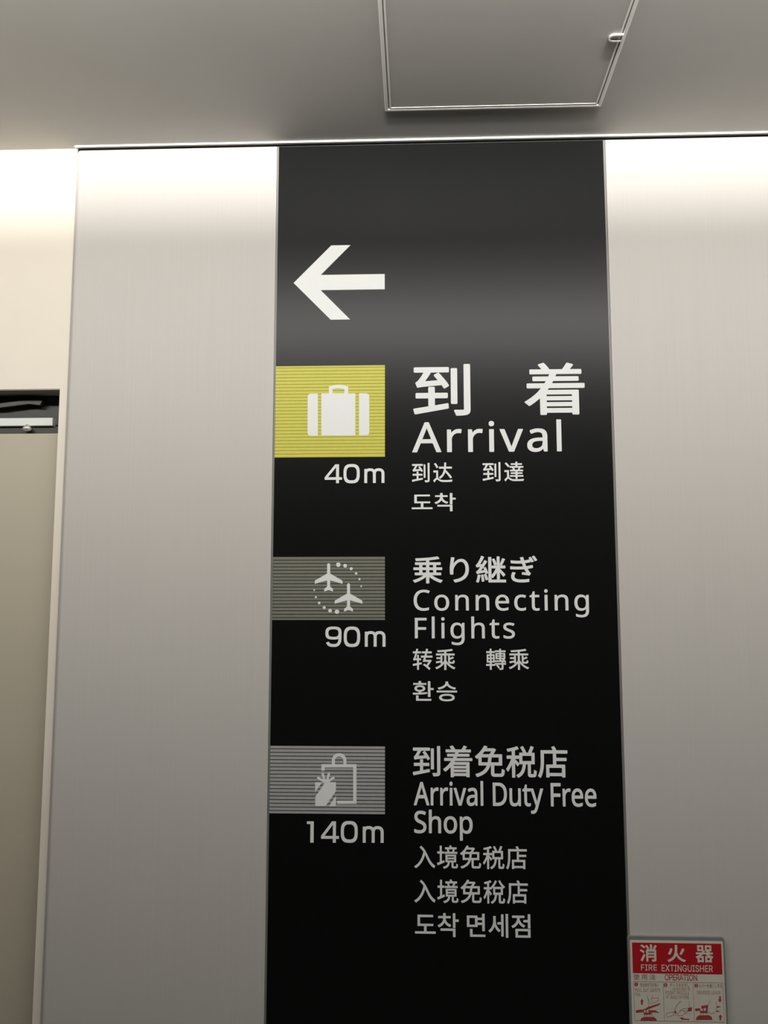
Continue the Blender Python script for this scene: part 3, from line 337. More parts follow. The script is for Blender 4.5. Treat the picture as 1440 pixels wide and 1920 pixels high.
        '789,1 835,1 841,2 846,7 847,24 848,25 1098,25 1099,24 1100,10 1105,4 1158,3 1163,4 1167,8 1169,14 1169,285 1167,291 1165,294 1163,296 1158,296 858,297 870,315 871,316 1218,316 1223,317 1225,319 1227,321 1229,327 1229,364 1228,368 1226,371 1220,374 904,374 903,375 915,401 1160,401 1164,402 1167,404 1170,407 1170,411 1170,445 1170,450 1164,455 1160,456 941,456 939,457 948,481 950,482 1190,482 1197,485 1199,488 1200,493 1200,530 1199,535 1194,540 1084,541 1116,587 1117,591 1116,595 1111,601 1063,616 1058,617 1054,616 1049,611 1029,575 1005,541 878,541 876,548 872,555 849,588 827,615 824,617 819,618 771,602 766,597 766,593 766,588 791,554 799,543 798,541 690,541 684,540 680,535 678,530 678,493 680,488 685,483 875,482 877,481 867,456 718,456 714,455 709,450 708,411 709,407 714,402 718,401 840,401 841,400 830,378 827,374 658,374 654,374 651,371 648,365 648,325 650,321 654,317 790,315 761,277 743,256 723,235 707,220 678,196 630,161 627,158 626,153 627,148 628,146 640,137 665,111 671,108 677,109 695,122 725,146 755,173 780,197 780,11 781,7 783,4|2159,1 2164,0 2171,2 2207,22 2240,48 2268,80 2286,110 2302,148 2312,187 2320,227 2323,258 2324,261 2325,261 2358,261 2360,260 2360,68 2362,53 2365,40 2373,27 2384,18 2397,13 2408,11 2487,11 2497,12 2508,16 2520,25 2527,35 2533,50 2538,71 2543,117 2542,128 2537,134 2518,141 2498,152 2494,153 2490,152 2485,147 2481,88 2477,73 2473,72 2428,72 2425,73 2424,77 2423,260 2425,261 2495,261 2502,264 2504,267 2505,270 2504,480 2500,484 2494,486 2443,486 2442,487 2468,540 2487,584 2487,593 2480,599 2434,614 2425,614 2423,611 2421,608 2410,577 2394,538 2370,486 2330,486 2328,487 2330,490 2330,498 2316,533 2290,580 2273,605 2268,611 2263,613 2257,612 2220,595 2215,590 2214,585 2215,581 2239,541 2254,510 2264,487 2263,486 2200,486 2195,485 2192,483 2190,480 2189,475 2189,423 2188,421 2186,427 2180,430 2105,430 2103,431 2103,530 2141,540 2167,549 2175,553 2181,558 2182,563 2180,568 2153,604 2148,609 2144,610 2138,609 2101,595 2047,580 1997,569 1943,558 1939,557 1935,553 1934,548 1935,544 1943,525 1948,510 1954,503 1961,502 2036,514 2037,431 2035,430 1941,430 1935,428 1931,424 1931,375 1931,371 1935,367 1941,365 2021,365 2024,364 2003,314 1977,263 1950,217 1936,197 1919,177 1918,171 1919,165 1933,144 1944,122 1948,118 1957,118 1972,135 1996,173 2020,217 2035,248 2036,248 2037,13 2038,7 2040,4 2043,2 2047,2 2094,2 2097,2 2100,5 2103,11 2103,283 2104,283 2107,280 2123,258 2144,226 2149,221 2153,220 2158,221 2161,223 2191,265 2195,262 2200,261 2255,261 2258,260 2255,237 2249,204 2241,174 2229,144 2219,127 2211,115 2188,91 2163,72 2131,56 2126,51 2125,47 2126,41 2142,24 2155,5|2615,3 2621,3 2627,9 2647,50 2663,94 2674,134 2682,178 2690,235 2694,303 2695,470 3165,471 3170,473 3173,475 3175,481 3175,525 3174,530 3172,533 3168,536 3164,536 2953,536 2951,537 2936,570 2919,598 2911,610 2908,612 2903,613 2854,602 2849,597 2848,593 2849,587 2867,555 2875,536 2637,536 2633,536 2630,534 2628,531 2627,525 2626,314 2624,258 2618,204 2610,158 2599,117 2584,78 2566,44 2566,40 2567,34 2571,30 2591,18 2611,4|1322,8 1331,9 1384,26 1434,48 1474,72 1508,98 1540,131 1563,164 1583,201 1594,231 1595,232 1605,232 1607,231 1607,91 1608,68 1612,53 1616,43 1628,30 1641,22 1654,18 1673,15 1694,15 1821,15 1844,21 1858,30 1870,44 1878,60 1883,80 1887,105 1889,140 1888,143 1883,148 1863,155 1841,166 1837,167 1833,166 1827,161 1822,101 1818,87 1815,82 1813,79 1804,77 1691,77 1678,80 1676,85 1676,231 1677,232 1828,232 1834,234 1838,238 1839,243 1839,441 1835,449 1833,451 1828,452 1660,452 1692,497 1713,531 1714,537 1714,541 1710,545 1681,565 1674,567 1661,566 1523,566 1538,593 1538,598 1535,604 1530,607 1480,617 1475,617 1470,614 1439,564 1418,537 1397,511 1371,484 1344,459 1314,434 1283,411 1281,408 1280,403 1283,397 1298,384 1315,364 1320,360 1324,360 1328,360 1351,377 1352,377 1352,243 1353,238 1357,234 1363,232 1518,232 1520,232 1520,230 1513,214 1495,185 1478,164 1453,140 1424,119 1387,99 1344,82 1294,68 1290,65 1288,60 1289,53 1304,33 1314,14 1320,9|2739,11 2744,10 2794,11 2800,17 2801,36 3055,36 3057,17 3063,12 3067,11 3113,11 3118,12 3121,14 3123,17 3124,21 3124,248 3123,253 3118,257 3113,259 2945,259 2944,261 2944,325 2945,327 3148,328 3153,333 3155,338 3155,380 3154,384 3152,387 3148,390 3144,391 2945,391 2944,393 2944,457 2941,465 2938,467 2933,468 2887,468 2883,467 2880,465 2877,461 2876,457 2876,260 2874,259 2744,259 2740,258 2735,253 2734,248 2734,21 2735,15|430,15 464,15 491,17 517,20 530,23 541,28 552,35 559,44 565,58 567,70 568,87 568,594 567,599 561,604 513,604 508,604 505,601 503,598 502,594 502,85 501,82 497,82 414,82 410,81 408,80 404,74 405,67 414,47 422,21 426,17|21,34 347,98 351,102 353,107 350,148 349,153 344,157 333,157 221,136 215,135 214,137 214,214 217,215 333,215 338,217 343,221 343,225 343,272 338,276 333,277 215,277 214,280 214,338 211,344 204,347 160,347 153,344 150,337 150,280 148,277 33,277 28,276 23,271 22,267 22,225 23,221 28,216 33,215 148,215 150,214 150,125 149,124 147,123 5,98 1,94 0,88 10,43 14,37|847,82 847,101 848,102 1098,102 1099,101 1099,83 1098,81 848,81|2801,98 2800,100 2800,194 2801,195 3054,195 3056,194 3055,98|383,150 428,150 433,151 435,153 437,155 438,160 438,548 437,553 435,555 432,558 428,559 380,558 375,554 374,548 374,160 375,155 377,153|847,152 847,170 848,171 1097,171 1099,170 1099,153 1098,152|847,221 847,240 848,241 1098,241 1099,240 1099,223 1098,221|2188,275 2139,327 2103,363 2104,365 2178,365 2185,368 2188,371 2188,374 2189,371 2189,277|1420,295 1419,297 1419,388 1420,389 1551,389 1553,388 1547,327 1541,297 1540,295|1611,295 1619,345 1623,388 1624,389 1767,389 1769,388 1769,297 1768,295|2255,324 2254,325 2254,423 2255,424 2437,424 2438,423 2438,324|310,327 315,328 318,329 353,353 356,358 355,365 336,398 312,434 272,487 254,507 250,508 243,506 213,489 206,483 205,478 207,472 231,441 243,425 244,422 118,411 145,453 178,511 345,511 350,512 355,516 357,521 357,563 356,567 354,570 345,573 17,573 11,572 8,570 5,563 5,521 7,516 10,513 17,511 100,511 102,510 82,471 54,428 38,408 33,404 26,401 22,397 21,391 22,387 36,345 41,340 48,338 64,342 103,348 283,366 301,332 305,328|1434,452 1480,506 1617,506 1619,505 1600,478 1581,455 1577,452'),
    'dutyfree': (3973, 529,
        '2577,1 2587,0 2610,1 2625,3 2640,9 2650,14 2664,25 2675,37 2685,53 2695,71 2704,91 2820,397 2822,403 2822,408 2819,412 2815,414 2765,414 2759,409 2703,253 2686,202 2668,254 2607,411 2602,414 2553,414 2547,412 2543,414 2470,414 2469,473 2465,477 2435,477 2430,474 2428,471 2412,417 2376,400 2372,396 2371,393 2371,371 2372,369 2375,365 2380,364 2410,364 2411,195 2414,175 2422,155 2433,141 2445,132 2459,125 2475,120 2489,119 2509,119 2523,120 2543,125 2549,128 2551,131 2552,170 2549,173 2546,175 2540,175 2519,171 2506,170 2499,171 2490,174 2482,179 2476,186 2472,198 2470,210 2470,364 2545,365 2548,367 2550,370 2550,393 2656,130 2637,84 2630,73 2622,63 2612,57 2596,52 2577,52 2559,55 2555,54 2552,51 2551,47 2551,10 2553,6 2559,4|1230,120 1237,119 1265,119 1280,121 1296,125 1306,129 1317,136 1339,155 1345,130 1350,124 1386,124 1392,130 1392,320 1389,351 1382,373 1372,388 1359,400 1340,410 1326,415 1309,418 1290,419 1263,418 1239,413 1215,406 1192,396 1187,393 1185,390 1185,384 1197,355 1200,350 1203,347 1212,348 1233,357 1256,364 1273,367 1292,367 1309,363 1321,355 1328,345 1332,331 1334,318 1333,305 1329,304 1292,303 1259,301 1235,296 1219,292 1199,283 1182,271 1173,263 1163,247 1157,231 1155,221 1155,205 1155,191 1157,181 1164,163 1174,147 1190,133 1207,125|2175,120 2207,119 2235,123 2247,128 2259,133 2270,141 2280,150 2282,148 2285,130 2290,124 2330,123 2332,124 2336,128 2337,133 2337,405 2336,410 2332,414 2283,414 2277,408 2277,258 2276,243 2272,218 2265,200 2260,193 2252,184 2245,180 2235,175 2212,171 2196,171 2187,172 2177,175 2169,180 2159,190 2155,198 2152,208 2149,231 2149,409 2143,414 2096,414 2092,412 2089,408 2089,213 2091,195 2094,183 2098,171 2104,160 2110,151 2122,139 2133,132 2146,126 2160,122|3554,120 3565,119 3593,119 3616,121 3646,128 3670,137 3674,143 3674,185 3669,190 3663,190 3646,184 3623,177 3596,172 3567,172 3552,175 3543,178 3526,188 3520,193 3511,207 3506,217 3501,230 3498,253 3679,253 3684,255 3686,260 3686,307 3683,327 3675,350 3663,373 3655,383 3645,393 3625,406 3612,412 3599,416 3572,419 3542,418 3519,412 3499,402 3478,385 3469,375 3460,364 3448,340 3440,311 3437,285 3437,248 3441,218 3449,194 3462,171 3469,163 3480,151 3502,136 3527,125|3841,120 3880,119 3899,120 3927,126 3955,136 3958,138 3961,143 3961,185 3956,190 3950,190 3915,178 3883,172 3853,172 3839,175 3830,178 3819,184 3811,190 3805,195 3797,207 3791,220 3788,230 3785,253 3966,253 3970,255 3973,258 3973,301 3971,318 3964,345 3953,368 3936,388 3916,404 3895,413 3879,417 3867,419 3839,419 3815,415 3790,405 3769,390 3752,371 3738,347 3728,318 3724,291 3724,247 3727,223 3736,195 3749,171 3756,163 3769,149 3790,135 3815,125|4,124 53,123 56,124 59,126 63,133 103,237 237,237 277,135 282,126 285,124 287,123 333,123 337,124 341,128 341,137 201,498 198,504 195,507 149,507 145,504 142,501 1,138 0,128|374,124 422,123 424,124 427,128 429,133 429,285 431,303 434,313 440,325 449,338 460,348 475,357 493,363 512,363 529,360 533,360 536,362 538,365 540,371 544,405 544,411 540,415 522,419 500,419 485,417 475,415 459,408 447,400 436,390 425,377 423,380 420,408 415,414 375,414 369,409 369,133 369,129|583,124 630,123 632,124 637,128 638,131 638,277 639,293 644,314 650,327 660,340 670,349 683,357 703,363 722,363 739,360 743,361 746,363 748,367 753,403 753,411 749,415 730,419 709,419 695,418 683,415 670,409 655,398 645,389 633,376 630,408 625,413 583,414 579,410 578,405 578,133 579,128|792,124 840,124 844,125 847,130 847,405 846,410 842,413 793,414 789,411 787,408 787,133 787,128|982,124 1037,124 1042,126 1044,130 1148,403 1148,408 1143,413 1092,414 1086,410 1010,198 998,237 936,408 933,412 929,414 879,414 874,408 874,401 976,133 978,127|1465,124 1513,124 1517,126 1520,130 1520,521 1518,527 1513,529 1466,529 1462,527 1460,523 1460,133 1460,128|1731,124 1842,123 1877,126 1907,132 1929,139 1942,145 1963,157 1980,171 1989,180 2005,201 2016,221 2022,235 2031,270 2034,294 2035,317 2034,341 2032,357 2025,390 2020,405 2011,423 1992,450 1980,461 1965,473 1946,485 1922,495 1900,500 1876,504 1733,505 1729,503 1726,500 1726,131 1727,128|2990,124 3039,123 3043,125 3045,128 3046,279 3187,279 3191,281 3195,285 3195,330 3189,335 3046,335 3046,450 3199,450 3202,453 3204,457 3204,500 3199,505 2992,505 2987,503 2985,500 2985,133 2986,128|3247,124 3296,124 3302,128 3303,290 3309,314 3316,328 3325,340 3333,348 3348,357 3367,363 3386,363 3403,360 3407,360 3410,362 3413,367 3418,407 3417,412 3414,415 3405,418 3375,419 3359,418 3347,414 3333,408 3319,398 3307,387 3297,376 3294,408 3289,414 3247,413 3243,410 3242,405 3242,133 3243,128|1256,170 1246,171 1234,175 1226,180 1220,188 1217,197 1216,210 1219,223 1225,234 1232,241 1240,246 1263,253 1300,257 1332,258 1333,257 1332,228 1331,220 1326,207 1318,194 1309,185 1295,177 1275,171|1787,178 1787,451 1847,451 1865,450 1886,446 1907,438 1926,428 1944,411 1956,392 1965,368 1971,337 1971,298 1966,270 1957,244 1950,231 1936,213 1917,198 1899,190 1880,184 1857,179 1842,178|125,293 124,295 161,393 170,422 172,420 181,393 218,294 216,293|3500,304 3503,317 3507,330 3512,338 3519,348 3527,355 3536,361 3549,366 3557,367 3573,367 3586,364 3596,360 3605,353 3613,343 3618,334 3622,320 3624,305 3623,304|3787,304 3788,313 3793,327 3799,339 3806,348 3815,356 3823,361 3836,366 3845,367 3860,367 3873,364 3883,360 3891,354 3899,344 3905,333 3908,324 3911,308 3910,304|812,445 820,445 827,446 839,452 847,461 851,474 851,488 847,501 842,508 836,513 823,517 806,516 797,512 788,503 784,491 784,473 787,463 792,455 797,451 803,447'),
    'shop': (1375, 618,
        '1078,1 1082,0 1135,0 1140,2 1143,7 1142,171 1155,161 1168,153 1184,146 1197,142 1211,139 1224,139 1251,139 1270,142 1294,150 1306,157 1320,166 1331,177 1343,191 1358,219 1369,251 1373,275 1375,297 1375,334 1373,352 1370,372 1366,390 1355,418 1340,441 1327,455 1318,463 1304,472 1291,479 1274,485 1252,489 1222,489 1207,488 1188,483 1170,475 1151,463 1138,450 1133,477 1128,483 1081,483 1077,482 1073,477 1073,8 1074,4|90,140 101,139 147,139 164,140 192,146 212,153 237,166 252,179 267,195 273,205 280,220 284,232 287,250 287,287 284,302 280,315 274,328 266,340 248,357 234,367 218,377 192,389 137,411 102,429 92,438 85,447 81,457 78,471 78,482 79,491 82,499 88,508 95,516 102,521 122,528 145,531 174,530 210,523 248,509 257,510 262,515 278,560 278,565 275,569 272,572 262,576 242,583 221,589 185,595 155,596 135,596 104,591 75,582 61,575 45,564 32,551 25,542 13,521 8,504 6,491 6,465 7,451 11,437 16,422 22,411 32,397 52,378 75,363 105,349 161,327 188,313 201,303 207,295 213,285 216,275 217,262 216,251 212,241 207,231 199,222 190,216 167,207 151,204 134,202 102,204 82,206 51,214 12,227 7,227 2,224 0,221 0,217 0,168 1,164 4,160 22,152 44,146 68,142|828,140 837,139 868,139 891,142 908,146 922,152 935,158 950,168 969,185 979,198 987,211 993,224 1000,241 1008,272 1011,314 1007,357 1000,387 994,401 986,417 969,441 955,454 942,464 927,473 914,479 897,485 881,488 864,489 842,489 815,486 787,478 760,463 745,452 736,442 719,418 706,390 702,375 698,354 696,335 696,297 699,268 703,250 709,234 722,208 734,191 742,181 754,171 768,160 783,152 798,146 812,142|351,145 354,144 410,144 416,150 416,327 418,347 422,371 431,394 438,404 444,410 455,418 467,423 491,427 511,427 521,426 538,420 546,414 553,407 561,390 564,375 565,355 565,151 570,146 574,144 628,144 632,147 635,151 635,375 633,394 630,408 622,432 609,452 600,461 590,469 577,476 562,482 534,488 498,489 480,486 467,483 451,477 438,471 424,462 417,455 416,608 415,614 411,617 408,618 354,618 349,615 346,611 346,154 348,148|847,199 824,204 810,210 796,221 785,234 777,253 771,275 768,298 768,331 771,352 775,371 784,391 794,405 807,416 821,423 842,427 862,427 878,424 896,417 909,407 920,394 928,377 934,357 937,338 938,307 936,280 931,260 923,240 913,224 900,212 885,205 870,201|1220,199 1200,202 1181,210 1168,220 1157,235 1149,255 1145,278 1143,308 1143,341 1146,362 1152,384 1159,398 1169,410 1181,418 1197,424 1214,427 1232,427 1252,422 1265,416 1277,405 1285,394 1294,374 1300,351 1303,327 1303,304 1300,278 1294,255 1286,237 1276,221 1264,211 1251,204 1240,201'),
    'rujing_s': (3252, 612,
        '858,1 865,0 900,10 938,25 964,41 987,61 1005,85 1017,111 1025,141 1029,167 1030,170 1077,170 1078,57 1080,47 1084,35 1088,30 1096,22 1112,15 1128,12 1202,11 1218,13 1230,16 1239,20 1249,29 1255,38 1260,53 1264,93 1264,108 1260,112 1239,121 1223,131 1218,131 1214,127 1212,80 1211,73 1206,65 1200,62 1192,61 1148,61 1137,64 1135,75 1135,170 1206,170 1210,171 1213,175 1213,361 1213,364 1210,367 1206,368 913,368 909,368 906,365 905,361 905,175 909,171 910,171 970,170 971,165 968,150 962,130 952,110 939,94 923,81 899,68 870,58 836,50 832,46 832,39 845,24|2224,1 2230,1 2270,23 2300,47 2330,81 2347,110 2361,144 2373,187 2380,227 2383,260 2385,261 2425,261 2426,260 2426,60 2428,45 2431,37 2438,26 2448,18 2455,15 2469,12 2549,11 2558,12 2572,18 2580,24 2588,35 2594,51 2598,73 2602,103 2602,124 2598,129 2579,135 2559,146 2553,146 2550,143 2548,94 2545,75 2541,67 2490,66 2486,67 2483,71 2483,261 2558,261 2560,261 2563,264 2565,268 2564,475 2562,478 2558,480 2499,480 2521,524 2547,581 2547,588 2543,592 2496,608 2490,608 2488,605 2486,603 2479,583 2465,545 2435,480 2377,480 2386,484 2390,488 2390,495 2387,504 2374,533 2358,561 2340,591 2329,605 2322,606 2319,605 2286,590 2280,585 2281,578 2306,535 2319,510 2331,481 2330,480 2262,480 2258,478 2255,475 2255,268 2256,264 2259,262 2323,261 2323,253 2315,198 2308,173 2293,137 2283,121 2275,108 2255,87 2228,67 2196,51 2192,47 2192,40 2205,27|2107,3 2158,2 2163,7 2163,290 2186,260 2210,223 2213,221 2219,221 2223,224 2250,261 2250,268 2243,277 2163,358 2163,365 2242,366 2246,367 2249,371 2249,415 2248,420 2245,423 2163,424 2163,528 2222,546 2238,552 2241,555 2241,561 2240,564 2214,598 2209,602 2202,602 2163,588 2118,575 2069,564 2006,552 2004,551 2001,547 2001,541 2009,523 2014,507 2019,502 2050,506 2096,514 2103,514 2102,423 2005,423 2000,423 1997,418 1997,373 1998,369 2000,366 2092,365 2074,320 2045,261 2018,215 2001,191 1985,173 1984,168 1984,165 2002,137 2010,121 2013,118 2020,118 2036,138 2058,174 2082,218 2102,261 2103,260 2103,10 2103,6|2693,4 2695,3 2700,3 2705,7 2724,44 2741,91 2753,135 2760,174 2767,228 2772,294 2773,354 2773,471 3248,471 3251,475 3252,478 3252,523 3250,527 3245,530 3030,530 3018,557 3001,587 2990,603 2988,605 2983,606 2938,596 2932,591 2933,584 2946,561 2959,535 2961,530 2719,530 2713,528 2711,523 2711,310 2708,254 2702,200 2694,154 2683,115 2669,77 2650,38 2651,33 2654,30 2669,21|45,8 50,7 55,8 76,22 102,39 142,71 183,113 217,155 248,204 276,257 298,311 313,357 315,359 383,224 411,174 443,127 478,85 523,43 575,9 580,9 584,13 587,25 593,40 607,65 607,73 604,75 535,128 482,188 442,251 367,395 325,466 272,533 202,594 196,594 191,588 165,552 164,544 195,520 222,494 246,467 266,440 251,380 229,318 204,261 173,210 138,163 95,120 55,88 8,60 0,54 0,48 29,24|1365,10 1369,8 1375,9 1425,25 1475,46 1519,72 1548,94 1556,102 1583,131 1607,164 1625,200 1638,233 1639,233 1655,233 1655,231 1655,88 1656,68 1660,51 1664,41 1674,30 1685,23 1698,19 1718,15 1738,15 1866,15 1888,21 1900,28 1912,41 1920,58 1924,75 1929,103 1931,138 1926,143 1902,151 1885,160 1879,160 1875,157 1872,110 1869,93 1866,83 1863,78 1859,74 1849,71 1736,71 1722,74 1719,77 1718,83 1718,233 1873,233 1876,233 1880,237 1880,438 1879,442 1876,445 1872,445 1698,445 1726,483 1754,527 1756,534 1756,537 1753,540 1722,560 1718,561 1709,560 1562,560 1580,590 1579,598 1575,600 1530,609 1519,609 1515,605 1502,583 1482,553 1465,530 1441,501 1419,478 1388,450 1363,430 1332,407 1329,404 1329,398 1332,394 1348,381 1366,360 1373,360 1401,381 1401,240 1402,236 1405,233 1570,233 1571,231 1562,211 1545,183 1525,158 1499,134 1469,113 1430,92 1388,75 1340,62 1336,58 1337,51 1351,34|2821,11 2873,11 2878,15 2878,35 2879,36 3138,36 3140,35 3140,15 3143,12 3193,11 3198,13 3201,15 3201,18 3201,248 3198,251 3193,252 3022,252 3022,327 3228,328 3231,331 3232,335 3232,377 3230,381 3228,384 3225,384 3022,384 3022,454 3020,458 3018,461 3013,461 2968,461 2963,460 2961,457 2961,253 2826,252 2822,252 2818,248 2818,18 2819,14|678,90 683,88 690,90 856,156 873,163 877,167 877,174 868,213 867,215 863,219 858,219 802,198 800,198 800,393 855,393 860,394 862,397 863,400 863,444 862,447 860,450 855,451 800,451 800,594 799,598 795,601 748,601 743,600 741,597 741,451 678,451 673,450 670,447 669,400 670,397 672,394 678,393 741,393 741,175 666,150 660,147 659,143 660,138 674,95|2879,92 2878,94 2878,195 3139,195 3139,92|963,217 963,247 1155,247 1155,217|1462,288 1461,290 1461,390 1602,390 1596,333 1592,305 1588,288|1652,288 1660,338 1665,386 1666,390 1818,390 1818,288|963,292 963,321 1155,321 1155,293 1153,292|2315,317 2314,318 2314,424 2505,424 2505,317|877,391 882,390 1243,390 1248,394 1248,397 1248,438 1244,443 1154,444 1175,490 1176,498 1172,502 1152,507 1150,508 1146,508 1226,509 1230,513 1230,557 1226,561 1223,561 1095,561 1087,581 1074,608 1070,612 1066,612 1023,604 1018,601 1017,594 1030,561 898,561 895,558 893,554 893,515 895,511 898,509 964,508 959,508 949,504 946,501 945,498 957,468 964,444 878,443 875,439 874,435 874,395|1020,444 1020,450 1014,468 999,508 1119,508 1119,505 1112,484 1095,443|1472,445 1471,445 1472,447 1497,474 1523,506 1670,505 1645,470 1623,445'),
    'rujing_t': (3241, 612,
        '2213,1 2220,0 2256,20 2283,41 2302,62 2311,73 2324,95 2339,128 2349,161 2356,196 2360,225 2361,229 2409,229 2409,62 2412,45 2415,35 2420,26 2427,20 2441,13 2461,10 2531,10 2544,11 2556,15 2566,23 2573,33 2579,48 2583,66 2587,89 2588,121 2584,124 2561,132 2544,142 2538,142 2535,138 2531,82 2528,71 2526,68 2521,66 2476,66 2470,67 2469,71 2468,229 2521,229 2526,230 2528,232 2529,236 2530,411 2548,396 2556,395 2560,398 2577,422 2588,433 2589,438 2589,441 2587,443 2570,455 2546,475 2511,511 2480,552 2465,575 2454,598 2448,603 2443,603 2408,588 2405,585 2405,578 2428,536 2455,495 2479,463 2506,433 2274,433 2299,468 2319,498 2340,535 2359,573 2359,581 2356,584 2317,597 2310,597 2306,593 2284,549 2272,528 2244,489 2213,453 2196,437 2194,433 2195,429 2201,423 2138,423 2138,528 2194,547 2203,551 2206,555 2206,561 2205,563 2182,596 2177,602 2168,601 2136,587 2091,573 2048,562 2000,551 1995,548 1995,541 2000,529 2007,508 2008,504 2011,501 2026,503 2083,513 2083,423 1994,423 1990,422 1987,419 1987,371 1991,366 2069,365 2053,318 2030,263 2003,211 1978,172 1977,166 1993,136 2000,120 2004,117 2011,118 2024,136 2045,175 2066,222 2083,265 2083,11 2084,6 2087,3 2133,3 2135,3 2138,8 2138,277 2153,252 2173,213 2176,210 2181,210 2186,214 2211,252 2211,259 2205,268 2165,322 2139,355 2138,365 2210,366 2213,369 2214,373 2214,411 2228,394 2233,392 2237,394 2253,409 2253,233 2257,230 2260,229 2300,229 2300,219 2292,175 2283,148 2272,123 2259,103 2237,80 2214,63 2187,50 2181,45 2181,39 2197,22 2210,3|854,3 856,2 864,2 896,11 933,26 961,43 981,61 988,68 1002,88 1013,112 1021,139 1026,171 1027,171 1073,171 1073,76 1075,53 1079,38 1083,32 1093,23 1104,17 1124,13 1190,12 1210,14 1224,17 1234,21 1244,30 1251,39 1255,52 1259,89 1260,109 1256,113 1236,122 1220,131 1213,132 1210,129 1207,78 1204,69 1201,66 1196,63 1188,63 1143,63 1133,65 1131,69 1131,171 1201,171 1205,172 1208,176 1208,363 1205,368 910,368 906,368 903,365 902,361 902,176 905,172 907,171 966,171 967,171 967,168 964,152 959,132 948,111 936,95 919,82 894,69 866,59 833,51 828,48 829,41 840,28|2684,5 2691,4 2696,8 2716,49 2732,93 2742,131 2751,176 2757,219 2761,272 2763,306 2764,471 3234,471 3240,473 3241,478 3241,522 3240,526 3237,529 3234,529 3020,529 3009,553 2996,578 2980,603 2977,605 2974,606 2928,596 2926,595 2922,591 2922,585 2937,559 2951,529 2708,529 2704,528 2702,525 2701,522 2701,315 2699,258 2693,202 2684,155 2674,116 2660,78 2641,41 2641,38 2641,35 2644,31 2663,21|45,9 53,8 98,38 142,73 184,116 214,153 246,203 274,256 298,315 313,360 382,223 409,175 442,126 477,85 521,44 571,11 577,11 581,15 591,42 605,68 605,73 601,77 533,129 480,189 437,257 365,396 322,468 271,532 201,593 196,593 191,590 165,553 163,551 163,545 166,541 194,519 223,492 244,468 265,441 253,393 249,378 227,316 202,261 171,209 136,162 97,123 51,88 4,60 1,56 0,49 26,28|1360,11 1364,9 1368,10 1423,27 1471,48 1513,73 1547,99 1578,132 1599,162 1619,199 1633,233 1650,233 1650,71 1653,53 1658,43 1669,31 1678,24 1693,20 1717,16 1853,16 1863,17 1880,21 1893,29 1905,42 1914,62 1918,78 1921,98 1924,136 1923,141 1920,144 1896,152 1878,161 1871,161 1868,158 1866,113 1863,95 1860,85 1857,79 1853,75 1838,72 1733,72 1721,73 1714,76 1711,85 1711,233 1866,233 1870,234 1873,238 1874,438 1873,442 1870,445 1866,445 1693,445 1692,446 1694,449 1728,495 1748,526 1750,531 1750,536 1746,540 1714,560 1703,559 1556,559 1574,589 1574,597 1572,599 1568,600 1520,609 1514,609 1509,603 1496,581 1479,555 1461,532 1440,506 1413,478 1386,452 1361,432 1328,408 1324,403 1324,398 1343,381 1361,360 1367,360 1396,381 1396,241 1397,236 1400,234 1566,233 1556,211 1537,181 1520,159 1496,136 1466,115 1428,95 1386,77 1336,63 1331,59 1332,52 1343,39|2811,13 2816,12 2864,12 2868,18 2868,38 3128,38 3129,18 3133,13 3186,13 3189,16 3190,21 3190,249 3186,253 3183,253 3011,253 3011,328 3217,328 3220,331 3221,335 3221,378 3220,382 3214,385 3011,385 3011,453 3010,458 3007,461 3004,461 2954,461 2951,458 2950,453 2950,253 2816,253 2811,252 2809,249 2809,19 2809,16|675,91 680,89 687,91 860,160 870,164 873,168 874,175 865,213 864,216 860,220 854,220 803,200 797,199 797,392 856,393 858,396 859,401 859,443 858,447 854,450 797,451 797,593 796,598 791,600 746,600 741,600 738,596 737,451 674,450 671,450 667,446 667,398 671,393 737,392 737,176 664,151 657,146 658,138 672,95|2868,93 2868,195 3129,195 3128,93|960,218 959,219 959,246 960,248 1150,248 1150,218|2311,285 2310,288 2311,378 2469,378 2468,286|1456,289 1456,389 1596,389 1596,379 1591,339 1583,289|1647,289 1647,295 1654,335 1660,389 1811,389 1811,289|960,292 959,293 959,321 960,322 1150,322 1150,292|874,391 878,389 1240,390 1243,392 1244,396 1244,436 1243,439 1241,442 1236,443 1150,443 1169,485 1173,495 1171,499 1168,501 1144,508 1218,508 1223,509 1226,513 1226,556 1223,559 1218,560 1091,560 1071,606 1067,611 1063,612 1021,604 1017,603 1014,600 1013,593 1026,561 894,560 891,558 890,553 890,515 893,509 897,508 959,508 954,507 946,504 942,501 942,498 955,463 960,443 878,443 874,442 871,439 871,436 871,395|1017,443 1011,468 995,508 1116,508 1107,482 1091,444|1467,446 1467,446 1495,478 1518,506 1664,506 1639,469 1618,446'),
    'myeonse': (3083, 615,
